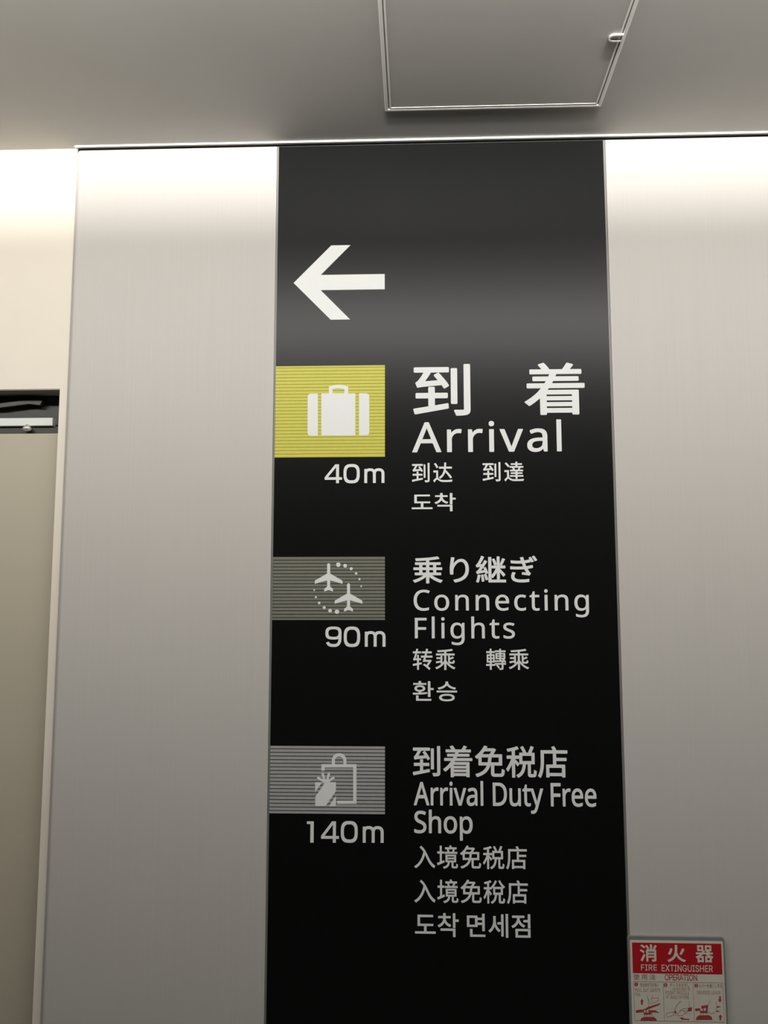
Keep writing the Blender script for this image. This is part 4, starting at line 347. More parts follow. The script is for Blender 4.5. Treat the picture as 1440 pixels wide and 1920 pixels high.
        '1020,1 1025,0 1077,0 1082,2 1085,5 1085,211 1082,216 1077,218 691,218 687,217 683,212 683,164 685,160 688,158 1015,158 1016,8 1017,4|2429,1 2485,1 2490,3 2492,8 2492,604 2491,609 2487,612 2485,613 2431,613 2427,610 2424,605 2424,10 2425,5|2685,10 2690,9 3074,9 3078,10 3082,14 3083,17 3082,228 3078,233 3075,234 2685,233 2681,229 2681,225 2681,17 2681,13|1474,15 1477,14 1877,14 1880,17 1882,21 1882,68 1878,72 1874,73 1540,74 1539,210 1534,215 1475,215 1471,211 1470,207 1470,22 1471,18|2307,32 2311,31 2364,31 2367,34 2369,38 2369,592 2367,598 2362,601 2311,601 2307,600 2303,595 2303,400 2212,399 2207,397 2205,392 2205,345 2205,343 2209,340 2214,339 2303,338 2303,40 2304,36|2750,68 2750,176 3014,175 3014,68|4,77 8,76 547,76 551,76 554,78 556,84 556,128 555,132 551,136 311,137 311,274 488,275 492,279 493,284 493,327 491,331 488,333 138,334 138,504 481,505 485,508 487,512 488,557 485,563 482,564 478,565 78,565 74,564 71,562 69,557 69,280 73,275 77,275 242,274 243,137 5,136 1,132 0,128 0,82 1,80|2001,131 2008,130 2030,145 2051,164 2070,184 2086,207 2102,232 2116,261 2128,294 2140,264 2152,241 2171,211 2184,194 2201,175 2221,158 2238,146 2242,143 2245,143 2251,145 2283,188 2283,195 2281,198 2254,219 2231,242 2211,269 2192,302 2179,334 2169,368 2164,401 2161,440 2161,550 2159,554 2155,556 2100,556 2094,551 2094,438 2091,397 2085,362 2074,324 2060,290 2054,280 2041,257 2022,232 1994,204 1968,185 1964,181 1964,174 1966,171|1804,162 1861,162 1865,164 1868,168 1868,605 1866,610 1860,612 1807,612 1803,611 1800,608 1799,604 1798,508 1677,508 1676,555 1674,559 1670,561 1400,561 1395,560 1392,558 1390,552 1390,275 1392,269 1395,267 1398,267 1671,267 1676,272 1677,320 1798,320 1799,171 1800,166|1020,235 1024,234 1080,234 1085,240 1085,392 1165,393 1171,395 1173,400 1173,447 1171,451 1168,453 1085,454 1085,605 1084,608 1080,613 1024,613 1019,611 1016,607 1016,242 1017,238|638,248 641,247 648,248 671,257 695,269 718,284 739,301 760,322 773,340 788,362 791,370 792,371 810,344 825,325 843,308 862,293 887,278 910,266 934,257 940,257 943,260 969,301 970,305 970,311 965,315 935,327 908,341 883,360 864,379 848,400 835,427 828,451 825,480 827,481 952,481 957,485 958,490 958,531 955,537 950,539 827,539 826,608 825,611 822,614 817,615 765,615 759,612 757,608 757,540 631,539 627,537 624,532 624,488 625,485 630,481 755,481 757,480 754,450 746,420 734,395 718,372 696,350 671,331 645,317 614,304 609,300 610,291 633,254|3019,250 3075,249 3079,251 3083,255 3083,604 3082,607 3077,613 3021,613 3018,612 3014,608 3013,464 2902,464 2898,462 2896,458 2896,410 2901,404 3011,403 3013,402 3013,258 3014,254|2611,255 2618,255 2644,266 2670,280 2694,298 2712,315 2730,334 2747,358 2765,391 2780,365 2797,343 2816,322 2835,306 2857,292 2882,277 2905,268 2911,268 2914,270 2942,312 2943,315 2943,321 2938,326 2910,338 2881,356 2858,374 2837,398 2822,420 2809,447 2801,478 2799,497 2799,514 2801,515 2924,515 2929,520 2929,522 2929,567 2926,572 2921,574 2605,574 2601,574 2598,571 2596,565 2596,522 2597,520 2601,515 2727,515 2729,514 2729,497 2726,470 2718,442 2706,414 2688,387 2667,364 2643,344 2614,325 2585,313 2580,308 2580,302 2582,298 2606,261|1458,325 1458,501 1608,501 1609,325|1677,381 1677,447 1797,448 1799,447 1798,380'),
    'shou': (610, 627,
        '236,0 284,0 291,3 295,9 296,14 296,142 298,143 509,143 511,142 510,77 501,76 468,76 431,77 424,76 417,70 415,64 416,59 425,36 432,13 438,6 445,4 501,4 525,6 542,10 558,16 568,23 576,33 579,40 583,52 585,74 585,427 582,435 578,439 574,441 529,442 534,445 537,450 563,489 585,526 609,570 610,580 608,584 604,588 555,608 546,607 541,604 537,599 514,551 488,506 469,477 468,473 469,466 475,459 516,442 515,441 444,442 444,613 443,617 441,622 435,626 429,627 381,627 374,624 369,619 368,613 368,442 366,441 296,442 335,461 338,467 339,477 328,504 311,536 289,572 268,600 262,604 252,604 212,586 206,581 204,576 205,566 226,534 244,503 259,472 270,446 273,442 232,441 226,437 222,430 222,14 222,10 226,4 231,1|74,7 81,8 85,12 100,36 142,119 169,176 193,229 193,237 189,244 153,273 149,275 138,275 134,272 130,267 104,212 75,154 48,104 21,57 21,47 25,42 65,11 69,8|298,212 296,213 296,254 298,256 508,256 511,254 511,213 509,212|122,309 128,307 134,308 139,311 142,314 169,352 170,360 168,367 154,380 131,397 81,427 46,445 39,446 32,443 2,406 0,399 0,394 2,391 7,386 40,367 69,349 94,331|298,324 296,327 296,366 298,368 510,367 511,326 509,325|150,482 156,480 162,481 169,487 198,524 199,533 196,540 182,553 158,571 112,600 79,618 71,618 64,616 32,580 31,573 32,567 38,560 72,540 102,520 125,503'),
    'ka': (631, 631,
        '44,0 54,1 108,24 155,51 200,85 233,118 261,152 286,192 307,237 312,225 335,183 364,142 374,130 398,104 431,76 480,44 525,22 575,6 584,5 590,6 595,10 612,36 629,58 630,62 630,69 627,75 621,80 564,97 545,106 515,120 472,149 437,182 432,188 405,221 380,265 358,315 341,372 344,398 349,446 352,499 353,559 353,618 350,625 344,630 337,631 283,631 274,628 271,625 268,619 267,530 264,453 255,366 236,289 207,225 161,164 98,113 10,71 5,68 2,63 0,53 4,45 22,26 37,5|77,266 85,265 94,269 110,289 126,315 148,359 169,418 183,469 184,478 182,482 179,486 174,490 124,505 117,505 110,500 105,493 91,445 83,420 69,386 52,353 38,333 22,312 21,308 21,300 24,295 27,292|478,268 485,267 493,270 497,275 510,296 536,340 559,383 598,463 598,470 597,476 591,482 534,505 528,505 524,503 520,500 515,495 496,445 477,403 450,349 426,306 426,298 429,292 433,289'),
    'ki': (668, 625,
        '78,0 129,1 136,6 138,9 138,19 140,20 227,20 232,9 236,6 242,4 289,4 295,6 300,10 302,17 301,227 296,234 289,236 202,236 200,237 235,265 266,296 269,297 383,297 417,265 454,237 452,236 372,236 365,234 360,229 359,223 359,13 360,7 364,3 372,0 422,1 426,3 429,7 430,19 432,20 527,20 529,19 529,13 530,10 536,6 542,4 589,4 596,6 600,10 602,13 602,17 602,162 605,162 622,157 627,158 632,160 648,183 666,202 668,209 667,214 664,219 659,222 635,228 607,237 578,249 553,260 527,273 491,296 492,297 495,297 640,297 647,299 653,306 653,354 652,360 647,365 640,367 550,368 551,379 546,386 526,399 501,413 503,414 589,414 597,417 602,422 602,612 602,616 598,622 589,625 372,625 365,623 359,617 357,612 358,423 362,417 369,414 407,414 408,413 401,404 401,397 402,392 408,387 449,369 446,367 327,367 325,368 351,416 352,426 349,431 343,434 305,442 302,443 302,612 300,619 296,622 289,625 80,625 73,623 69,620 66,612 66,427 67,422 69,419 73,416 80,414 263,414 265,413 249,387 236,370 233,367 27,367 20,365 15,359 15,306 16,303 22,298 27,297 156,297 159,296 130,276 97,256 61,237 6,214 0,207 0,199 2,194 15,180 30,157 33,154 39,152 45,152 65,161 66,160 66,13 67,7 69,4 73,1|139,89 139,167 227,167 229,166 228,90|432,89 430,92 430,164 432,167 526,167 529,166 528,90|137,483 137,555 229,555 229,483|430,483 429,484 429,553 430,556 526,556 529,554 529,484 527,483'),
    'fire': (1845, 617,
        '5,1 85,0 89,2 93,7 94,261 347,261 352,264 355,269 355,337 352,342 348,345 94,346 93,532 375,533 380,537 382,541 382,609 378,616 372,617 9,617 7,617 2,614 0,608 0,9 2,4|485,1 768,0 774,2 777,7 777,77 774,83 768,84 675,85 675,532 768,533 774,535 777,541 777,608 775,614 771,617 488,617 482,615 479,611 479,541 482,535 488,533 582,532 582,85 488,84 482,82 479,77 479,9 481,4|903,1 982,0 987,2 990,7 990,232 992,233 1121,233 1244,4 1249,0 1252,0 1338,0 1341,0 1346,4 1347,8 1346,15 1218,249 1218,251 1241,262 1262,276 1282,295 1295,312 1308,335 1317,358 1323,382 1326,405 1326,439 1323,465 1317,491 1309,512 1295,537 1282,554 1261,574 1242,587 1219,599 1192,608 1164,614 1135,617 907,617 904,617 899,614 897,609 897,8 899,4|1462,1 1467,0 1835,0 1838,0 1843,4 1845,8 1845,77 1843,81 1838,84 1549,85 1549,269 1812,270 1818,272 1821,277 1822,279 1822,347 1820,351 1815,354 1549,355 1549,532 1835,533 1840,537 1842,541 1842,609 1838,616 1832,617 1467,617 1462,617 1458,614 1456,608 1456,9 1458,4|991,318 991,533 1109,533 1129,533 1149,530 1167,525 1184,518 1197,510 1210,498 1220,484 1228,462 1233,438 1233,411 1228,387 1222,371 1213,355 1201,343 1187,333 1174,328 1152,322 1134,319'),
    'ext': (5166, 529,
        '2833,1 2865,2 2895,7 2928,18 2954,31 2966,40 2981,52 2999,71 3016,96 3027,122 3031,135 3035,156 3037,186 3037,514 3036,518 3031,522 2966,522 2962,519 2960,515 2960,184 2957,161 2951,144 2944,128 2932,112 2924,103 2911,94 2895,85 2879,79 2866,76 2846,74 2825,74 2805,76 2784,82 2768,89 2755,98 2739,112 2729,125 2722,138 2715,159 2711,182 2711,515 2708,520 2702,522 2641,522 2637,519 2634,515 2634,172 2637,146 2643,125 2647,114 2659,91 2667,78 2679,64 2699,44 2719,30 2742,18 2771,9 2806,2|3582,1 3622,0 3662,6 3694,15 3712,24 3728,33 3739,41 3751,52 3761,64 3773,81 3779,92 3786,111 3790,128 3791,141 3791,161 3790,176 3786,194 3780,206 3771,222 3763,234 3751,246 3741,254 3715,270 3684,284 3654,294 3584,313 3548,327 3534,335 3522,343 3515,351 3508,362 3504,375 3505,395 3511,413 3522,429 3536,441 3552,449 3572,455 3594,458 3615,458 3636,455 3656,449 3675,439 3688,429 3697,418 3704,402 3708,385 3711,381 3714,380 3775,380 3781,381 3783,384 3784,388 3782,405 3780,416 3774,435 3760,459 3748,474 3739,483 3716,500 3686,515 3656,524 3624,528 3589,528 3552,523 3536,519 3518,512 3491,497 3479,489 3464,475 3456,465 3446,451 3439,438 3433,422 3428,398 3427,381 3429,362 3432,348 3436,334 3444,318 3454,304 3475,284 3494,272 3505,265 3534,253 3559,244 3638,222 3672,209 3685,202 3695,195 3705,185 3712,174 3715,156 3714,136 3708,121 3698,106 3684,93 3664,82 3645,76 3619,72 3588,72 3568,75 3544,83 3526,92 3511,106 3503,116 3496,134 3493,151 3492,154 3488,157 3422,157 3419,157 3416,154 3414,148 3417,125 3426,98 3434,81 3441,69 3461,47 3484,30 3496,23 3514,15 3528,10 3549,5|2330,2 2339,2 2375,5 2394,8 2418,16 2434,22 2455,34 2468,43 2484,56 2497,69 2508,84 2520,101 2528,116 2537,139 2541,154 2545,178 2547,198 2547,265 2545,271 2541,274 2349,274 2344,271 2342,265 2342,212 2343,208 2345,206 2351,204 2471,204 2467,174 2459,151 2448,131 2433,112 2425,105 2409,94 2392,85 2382,82 2354,76 2335,75 2315,76 2301,79 2284,84 2266,91 2255,98 2245,105 2232,116 2220,129 2212,141 2202,158 2196,172 2189,194 2185,212 2182,234 2180,264 2183,309 2192,346 2197,361 2206,381 2216,396 2229,412 2245,427 2255,434 2281,447 2308,454 2321,455 2345,455 2371,451 2389,445 2403,438 2419,427 2429,417 2437,409 2448,394 2458,375 2465,355 2468,352 2474,350 2535,350 2540,352 2543,358 2541,371 2536,391 2527,411 2518,428 2501,452 2486,469 2472,481 2456,493 2442,501 2411,516 2379,524 2341,529 2315,528 2284,524 2258,517 2241,511 2225,503 2202,488 2188,477 2170,459 2156,442 2142,421 2132,404 2123,381 2116,359 2110,336 2106,306 2104,284 2104,246 2106,225 2110,195 2115,175 2121,154 2133,126 2143,108 2157,86 2176,65 2191,51 2212,36 2228,27 2249,17 2271,10 2306,3|5,9 315,9 318,9 322,12 323,16 323,71 322,75 316,79 78,79 77,81 78,233 295,233 301,235 304,241 304,296 301,301 296,303 78,303 78,452 314,452 318,455 321,461 321,514 319,518 316,520 312,522 8,522 4,520 1,518 0,514 0,16 1,12|375,9 448,9 453,11 557,159 591,213 592,213 609,185 633,148 728,11 734,9 804,9 808,9 811,12 813,16 811,21 637,274 801,509 803,515 799,520 794,522 726,522 720,519 625,382 607,355 592,328 554,391 466,519 459,522 389,522 385,520 383,518 381,512 384,506 545,274 546,271 373,24 370,19 370,15 371,12|1010,9 1076,9 1080,11 1083,15 1083,451 1084,452 1231,452 1236,453 1239,456 1240,461 1240,514 1239,518 1234,521 856,522 851,520 848,515 848,459 850,455 854,452 1004,452 1006,451 1006,16 1007,12|1292,9 1526,9 1531,10 1534,12 1535,16 1535,71 1532,77 1526,79 1451,79 1450,81 1450,451 1451,452 1526,452 1531,454 1535,461 1535,514 1534,518 1529,521 1295,522 1291,520 1288,516 1287,461 1288,456 1291,453 1295,452 1371,452 1373,451 1373,79 1295,79 1291,77 1288,74 1287,71 1287,16 1288,12|1615,9 1681,9 1685,11 1688,15 1688,305 1685,407 1749,299 1932,11 1935,9 1939,9 2011,9 2015,9 2019,12 2020,16 2020,514 2019,516 2016,520 2011,522 1951,522 1946,520 1943,515 1942,204 1944,126 1910,185 1698,519 1691,522 1619,522 1614,520 1611,518 1610,514 1610,16 1611,12|3118,9 3352,9 3356,10 3360,14 3360,71 3359,75 3356,77 3352,79 3276,79 3276,81 3276,451 3276,452 3352,452 3357,454 3360,461 3360,514 3359,518 3355,521 3121,522 3116,520 3113,516 3113,461 3114,456 3116,453 3121,452 3196,452 3198,451 3198,79 3121,79 3116,77 3113,74 3113,71 3113,16 3114,12|3879,9 3944,9 3948,10 3951,14 3951,235 3952,236 4198,236 4199,235 4200,15 4202,11 4208,9 4268,9 4272,9 4276,12 4277,16 4277,514 4276,518 4274,520 4268,522 4208,522 4202,519 4200,515 4199,306 4198,306 3952,306 3951,308 3951,516 3948,520 3942,522 3882,522 3878,520 3875,518 3874,514 3874,16 3875,12|4386,9 4695,9 4699,10 4703,12 4704,16 4704,72 4701,77 4696,79 4459,79 4458,81 4458,232 4676,233 4682,235 4684,241 4684,296 4682,300 4678,303 4458,304 4458,451 4459,452 4695,452 4699,455 4701,461 4701,514 4700,518 4698,520 4692,522 4389,522 4384,520 4382,518 4380,514 4380,16 4382,12|4796,9 4862,9 4866,11 4868,14 4869,203 4976,203 5079,12 5082,10 5086,9 5156,9 5161,9 5164,12 5166,16 5164,21 5058,216 5078,227 5095,239 5112,255 5120,265 5129,279 5137,298 5143,316 5147,341 5147,374 5145,394 5140,416 5133,434 5123,454 5114,465 5095,484 5079,496 5059,506 5041,513 5024,517 4996,521 4799,522 4795,520 4793,518 4791,514 4791,16 4793,12|4869,273 4869,452 4976,452 4999,450 5016,445 5032,438 5041,433 5054,419 5063,402 5068,386 5070,368 5070,346 5067,331 5062,318 5057,308 5045,295 5035,288 5024,282 5011,278 4994,275 4979,273'),
    'shiyou': (2191, 610,
        '104,0 149,0 153,2 156,7 156,454 193,524 194,487 196,484 199,482 373,482 374,480 374,430 373,429 220,429 216,428 213,424 213,246 215,241 220,239 369,239 370,237 364,209 355,183 345,160 340,153 339,153 319,169 299,188 279,211 264,233 260,236 255,236 220,225 215,221 213,217 215,213 231,189 243,171 269,143 303,113 296,106 286,99 255,81 217,65 179,53 173,50 171,46 172,43 187,24 200,4 205,1 207,1 245,14 275,27 315,49 333,62 353,79 375,67 403,53 430,41 469,28 522,14 557,7 590,2 596,4 609,27 625,49 625,51 623,54 620,56 553,67 492,81 465,89 433,101 407,112 389,121 389,123 403,149 415,177 423,209 429,239 592,239 596,241 598,246 598,423 597,426 592,429 433,429 432,430 432,481 615,482 618,484 620,489 620,530 617,536 613,537 433,537 432,539 432,600 430,604 425,607 380,607 376,604 374,600 374,539 373,537 200,537 222,589 222,591 220,594 215,597 177,609 172,610 167,608 151,570 133,533 115,499 93,464 70,431 52,407 26,377 3,354 0,349 27,300 33,296 37,298 54,316 81,347 97,368 98,367 98,7 100,2|838,1 842,0 847,3 863,21 879,47 893,74 903,99 913,129 920,157 929,201 1080,201 1081,16 1083,11 1087,9 1135,9 1138,10 1141,14 1141,200 1142,201 1305,201 1305,76 1303,67 1296,64 1275,63 1193,64 1187,62 1187,56 1196,34 1203,11 1204,9 1207,7 1269,7 1309,10 1323,13 1336,17 1345,23 1351,29 1357,37 1360,46 1362,54 1364,74 1364,557 1362,561 1356,564 885,564 879,561 877,557 877,289 875,249 872,217 865,176 858,149 843,106 825,72 803,44 800,37 802,33 825,16|2141,4 2145,4 2186,25 2190,29 2190,33 2171,74 2141,126 2118,160 2093,196 2077,216 2072,220 2067,220 2032,203 2029,200 2027,196 2029,192 2066,140 2079,120 2079,118 1905,98 1897,98 1897,99 1918,130 1949,180 1977,229 2002,277 2182,278 2186,280 2188,284 2188,329 2186,333 2183,335 2019,335 2017,336 2017,440 2019,441 2156,441 2160,444 2161,447 2161,491 2159,496 2155,498 2017,498 2017,603 2016,606 2010,609 1963,609 1960,607 1958,603 1957,498 1826,498 1822,497 1819,493 1818,447 1820,443 1823,441 1956,441 1958,440 1958,336 1956,335 1797,335 1793,334 1791,331 1790,329 1790,284 1792,280 1795,279 1932,277 1896,206 1860,146 1832,104 1821,93 1806,83 1804,80 1804,77 1820,31 1823,27 1827,26 1849,32 1890,39 2109,68 2122,43 2136,10 2139,6|1663,13 1667,12 1672,16 1698,59 1744,139 1789,224 1789,227 1786,231 1750,263 1746,262 1742,259 1715,206 1682,149 1650,97 1620,51 1620,49 1623,44|935,259 936,306 936,354 937,356 1081,356 1080,259|1142,259 1141,260 1141,354 1142,356 1305,356 1305,259|270,292 269,293 269,377 374,377 373,292|432,292 432,376 433,378 541,377 540,292|1720,311 1725,311 1727,313 1738,329 1755,353 1755,357 1753,360 1723,381 1680,405 1635,426 1630,427 1626,425 1601,391 1598,386 1600,381 1636,364 1667,347 1699,327|937,413 936,414 936,504 937,506 1081,506 1080,413|1142,413 1141,414 1141,504 1142,506 1305,506 1305,413|1758,484 1762,484 1768,490 1793,526 1793,529 1792,533 1765,552 1719,578 1667,601 1663,601 1661,600 1634,566 1633,561 1635,558 1673,539 1706,520 1733,502'),
    'operation': (4270, 608,
        '255,0 283,1 315,4 340,10 369,21 388,30 413,46 435,63 454,82 469,102 485,126 497,149 509,178 518,210 523,239 526,265 528,292 528,322 525,355 521,383 515,410 507,433 494,465 482,486 465,512 446,533 428,551 405,568 385,580 353,593 333,600 305,605 270,608 235,606 208,602 189,598 159,587 129,571 112,559 96,547 74,525 54,499 43,480 28,452 19,429 10,396 5,369 2,343 0,316 0,285 3,253 7,225 13,198 21,175 34,143 49,118 64,95 86,70 100,57 126,39 145,28 175,15 193,9 223,3|3465,0 3480,0 3515,3 3543,9 3563,15 3593,28 3612,38 3638,57 3652,70 3674,95 3684,109 3695,128 3712,160 3723,195 3729,219 3734,245 3737,278 3737,329 3735,350 3729,388 3723,413 3711,448 3703,466 3686,496 3672,515 3662,527 3639,549 3612,569 3593,580 3563,593 3544,599 3515,605 3480,608 3455,607 3433,605 3405,599 3385,593 3355,580 3336,570 3310,551 3294,536 3273,512 3263,498 3245,467 3235,446 3223,412 3217,388 3212,349 3210,328 3210,280 3211,259 3216,229 3223,198 3233,166 3244,142 3257,119 3273,96 3287,79 3312,56 3333,40 3353,28 3385,15 3405,8 3433,3|591,9 595,8 666,8 669,9 671,12 672,221 812,221 840,224 873,232 893,239 909,247 936,266 957,286 968,302 975,315 984,335 989,349 994,368 996,386 998,410 997,435 992,463 986,483 980,498 970,518 961,530 939,554 922,567 908,575 885,586 870,591 843,597 818,599 595,600 591,599 590,595 590,13|1056,9 1059,8 1419,8 1422,9 1424,13 1424,76 1422,80 1419,81 1136,82 1136,271 1396,271 1399,272 1401,276 1401,339 1399,343 1396,344 1136,345 1136,526 1416,527 1419,528 1421,532 1421,595 1419,599 1415,600 1059,600 1056,599 1054,595 1054,13|1491,9 1495,8 1566,8 1570,10 1571,13 1571,233 1572,235 1702,235 1705,235 1706,233 1826,10 1830,8 1990,8 1993,9 1996,13 2050,168 2052,171 2286,171 2345,9 2349,8 2423,8 2428,9 2429,13 2213,599 2209,600 2126,600 2121,598 1913,26 1912,26 1790,249 1791,250 1809,258 1829,270 1842,280 1858,296 1870,312 1880,330 1886,345 1892,364 1895,379 1898,405 1898,429 1895,453 1889,478 1885,492 1875,512 1863,530 1855,540 1840,555 1818,571 1798,582 1786,586 1753,595 1726,599 1695,600 1495,600 1490,599 1489,595 1489,13|2617,9 2622,8 2692,8 2695,9 2697,13 2697,526 2878,527 2880,529 2881,532 2881,595 2879,599 2876,600 2436,600 2432,598 2431,595 2431,532 2432,529 2435,527 2616,526 2616,13|2902,9 2905,8 3176,8 3179,9 3180,10 3181,13 3181,76 3179,80 3176,81 3082,82 3082,526 3176,527 3179,528 3181,532 3181,595 3179,599 3176,600 2905,600 2901,598 2900,595 2900,532 2902,528 2905,527 2999,527 3000,525 3000,82 2905,81 2902,80 2900,76 2900,13|3800,9 3805,8 3876,8 3879,9 3881,13 3881,372 3877,478 3878,488 3924,406 3957,352 4174,10 4179,8 4265,8 4268,9 4270,13 4270,595 4268,599 4265,600 4193,600 4190,599 4188,595 4188,230 4190,121 4162,172 4140,210 3894,598 3889,600 3805,600 3800,599 3799,595 3799,13|246,77 229,80 205,86 185,95 170,103 153,116 143,125 133,136 120,153 110,169 101,189 94,208 88,228 84,250 81,276 81,330 87,373 94,400 99,415 111,439 120,455 133,472 142,481 153,492 170,505 185,513 205,522 218,526 238,530 250,531 278,531 299,528 316,524 335,517 356,506 372,495 386,482 398,469 410,452 420,435 429,416 438,388 442,369 447,333 448,303 447,270 441,232 435,210 429,192 420,173 410,156 398,139 385,124 372,113 356,102 335,91 325,87 312,83 290,78 268,77|3455,78 3438,80 3413,87 3403,91 3382,102 3366,113 3352,126 3340,139 3327,156 3315,179 3308,195 3301,215 3295,238 3291,268 3290,286 3290,310 3291,339 3294,362 3299,383 3304,402 3312,423 3328,452 3340,469 3352,482 3366,495 3382,506 3410,520 3426,525 3448,530 3460,531 3488,531 3509,528 3530,522 3545,517 3563,507 3578,498 3594,483 3605,472 3618,455 3627,439 3639,415 3647,390 3651,373 3654,356 3657,326 3657,280 3654,252 3651,235 3644,208 3639,193 3627,169 3618,153 3605,136 3595,125 3585,116 3568,103 3553,95 3533,86 3509,80 3488,77|2078,244 2077,246 2136,419 2168,521 2210,385 2260,245|672,294 672,527 795,527 822,525 840,521 862,513 875,505 890,492 896,483 903,472 911,450 915,428 916,396 911,372 905,353 894,335 881,322 872,314 855,305 839,300 816,295 796,294|1572,309 1571,310 1571,526 1572,527 1696,527 1722,525 1748,520 1763,513 1778,505 1792,492 1805,473 1813,450 1816,433 1816,416 1816,399 1811,378 1805,360 1797,348 1782,333 1772,326 1755,318 1736,313 1718,310 1703,309'),
    's1j': (1147, 140,
        '707,0 716,0 718,1 718,136 716,137 706,136 706,1|1025,0 1027,0 1034,9 1024,13 1016,17 1008,23 1002,28 1009,39 1015,52 1021,71 1022,79 1022,80 1016,82 976,82 975,82 976,102 1032,102 1032,102 1032,112 978,113 977,113 977,137 976,138 966,138 966,113 946,113 946,111 946,102 946,102 964,102 965,101 963,73 961,62 958,50 953,37 947,26 940,18 932,8 940,1 950,11 957,21 962,31 966,40 969,52 970,54 977,41 987,27 976,18 960,9 966,1 972,3 982,9 994,20 1000,15 1010,8 1016,4|9,1 10,1 20,3 44,11 56,17 70,26 96,13 118,2 126,10 126,11 106,23 80,34 92,50 97,59 101,68 102,69 130,69 130,79 56,80 55,80 65,101 54,104 52,103 48,92 40,80 0,80 0,78 0,69 0,69 32,69 34,68 19,46 20,46 57,31 56,30 52,27 36,20 18,14 4,11 2,10|319,1 320,1 328,1 330,1 330,76 330,77 331,76 340,60 340,59 347,66 330,92 330,97 330,99 344,99 344,99 345,108 344,109 330,109 330,109 330,137 328,138 320,138 319,137 319,109 318,109 300,109 298,108 298,99 318,98 314,82 308,66 302,53 295,43 295,41 300,31 305,38 310,48 318,71 319,71|637,1 644,1 654,2 660,5 663,9 666,16 668,26 672,63 670,64 618,64 616,64 620,86 622,87 670,87 671,131 670,132 606,132 605,131 605,122 606,122 658,122 660,120 660,98 658,98 612,98 610,95 603,53 658,53 659,52 656,25 654,18 652,14 650,13 646,12 624,13 622,13 622,12 626,2|902,1 902,1 918,1 922,3 926,5 927,8 927,13 927,56 946,63 946,68 944,73 928,68 927,68 927,97 928,98 944,98 944,99 944,108 944,109 928,109 927,109 927,137 926,139 918,139 916,138 916,109 916,109 898,109 896,108 896,98 916,98 916,97 916,65 916,64 896,59 894,57 898,47 916,53 916,52 916,12 914,11 900,11 899,10|1136,3 1138,3 1146,11 1147,12 1147,13 1124,34 1092,61 1086,66 1085,70 1086,74 1090,78 1144,122 1144,123 1134,133 1126,124 1116,114 1077,81 1072,76 1070,73 1070,70 1070,66 1075,59 1118,22|151,5 152,5 278,5 278,15 222,15 220,15 220,38 221,39 260,40 261,40 260,49 220,50 220,72 222,73 260,73 261,81 262,82 278,72 279,72 286,81 260,97 244,109 234,117 222,131 221,131 223,135 214,140 200,122 182,106 164,93 144,81 152,73 168,82 169,81 170,73 208,73 209,72 208,50 170,50 170,48 170,40 170,40 208,39 209,38 209,15 208,15 152,15 151,14|807,5 824,5 838,6 848,8 848,8 849,19 832,17 808,17 796,18 788,21 784,23 781,26 779,31 779,40 781,46 784,51 782,53 774,54 769,45 767,35 768,26 771,19 778,13 786,9 798,6|346,6 432,6 432,15 432,17 394,17 393,17 393,43 394,44 420,44 421,44 421,53 420,54 393,54 393,76 416,77 417,77 417,86 359,86 360,77 380,77 382,76 382,55 380,54 354,54 354,53 354,44 354,44 382,44 382,17 380,17 346,17 346,15|507,6 516,6 536,6 561,8 561,19 560,20 536,17 520,17 508,17 502,19 498,21 494,25 493,30 495,37 500,43 508,50 516,55 517,54 517,32 518,32 528,32 528,32 528,60 544,68 570,78 571,79 566,89 528,72 524,77 522,80 516,83 512,85 500,85 492,83 487,80 496,94 500,102 500,103 526,104 544,106 549,107 550,117 548,118 528,115 504,114 504,114 508,130 496,132 494,118 493,114 492,113 472,113 457,114 457,104 458,103 488,102 483,92 475,80 466,69 454,57 454,56 464,50 478,66 484,70 490,73 496,75 504,76 510,75 513,72 516,69 517,66 498,56 490,48 484,40 482,34 481,28 482,22 484,17 488,13 492,10 498,8|994,36 987,44 981,54 976,65 974,71 974,72 1008,72 1010,71 1008,63 1004,53 999,43 995,37|68,39 37,50 37,51 37,52 48,68 48,69 88,69 85,61 79,51 72,42 68,39|846,41 850,41 857,49 848,60 842,71 841,74 856,77 868,80 866,90 864,91 852,87 836,85 833,92 830,103 832,105 848,107 858,110 859,111 857,120 840,116 828,114 826,115 823,131 822,132 812,131 810,129 815,115 814,113 792,113 768,115 766,114 767,104 768,104 790,103 818,103 819,101 825,84 822,83 812,83 786,83 764,84 764,73 764,73 786,72 814,72 830,73 841,52 840,52 820,54 818,50 818,45|348,80 350,80 352,81 366,94 378,107 386,120 388,119 397,107 408,97 418,88 428,80 434,89 418,101 403,115 392,129 394,134 384,138 376,122 367,110 355,97 342,86|170,83 194,101 204,112 214,123 236,101 248,92 260,83 258,83|4,91 4,91 14,91 15,91 15,109 16,110 112,110 114,109 114,91 114,91 126,91 126,120 124,121 72,121 64,138 60,138 52,135 59,121 58,121 4,121 4,120'),
    's1e': (1847, 140,
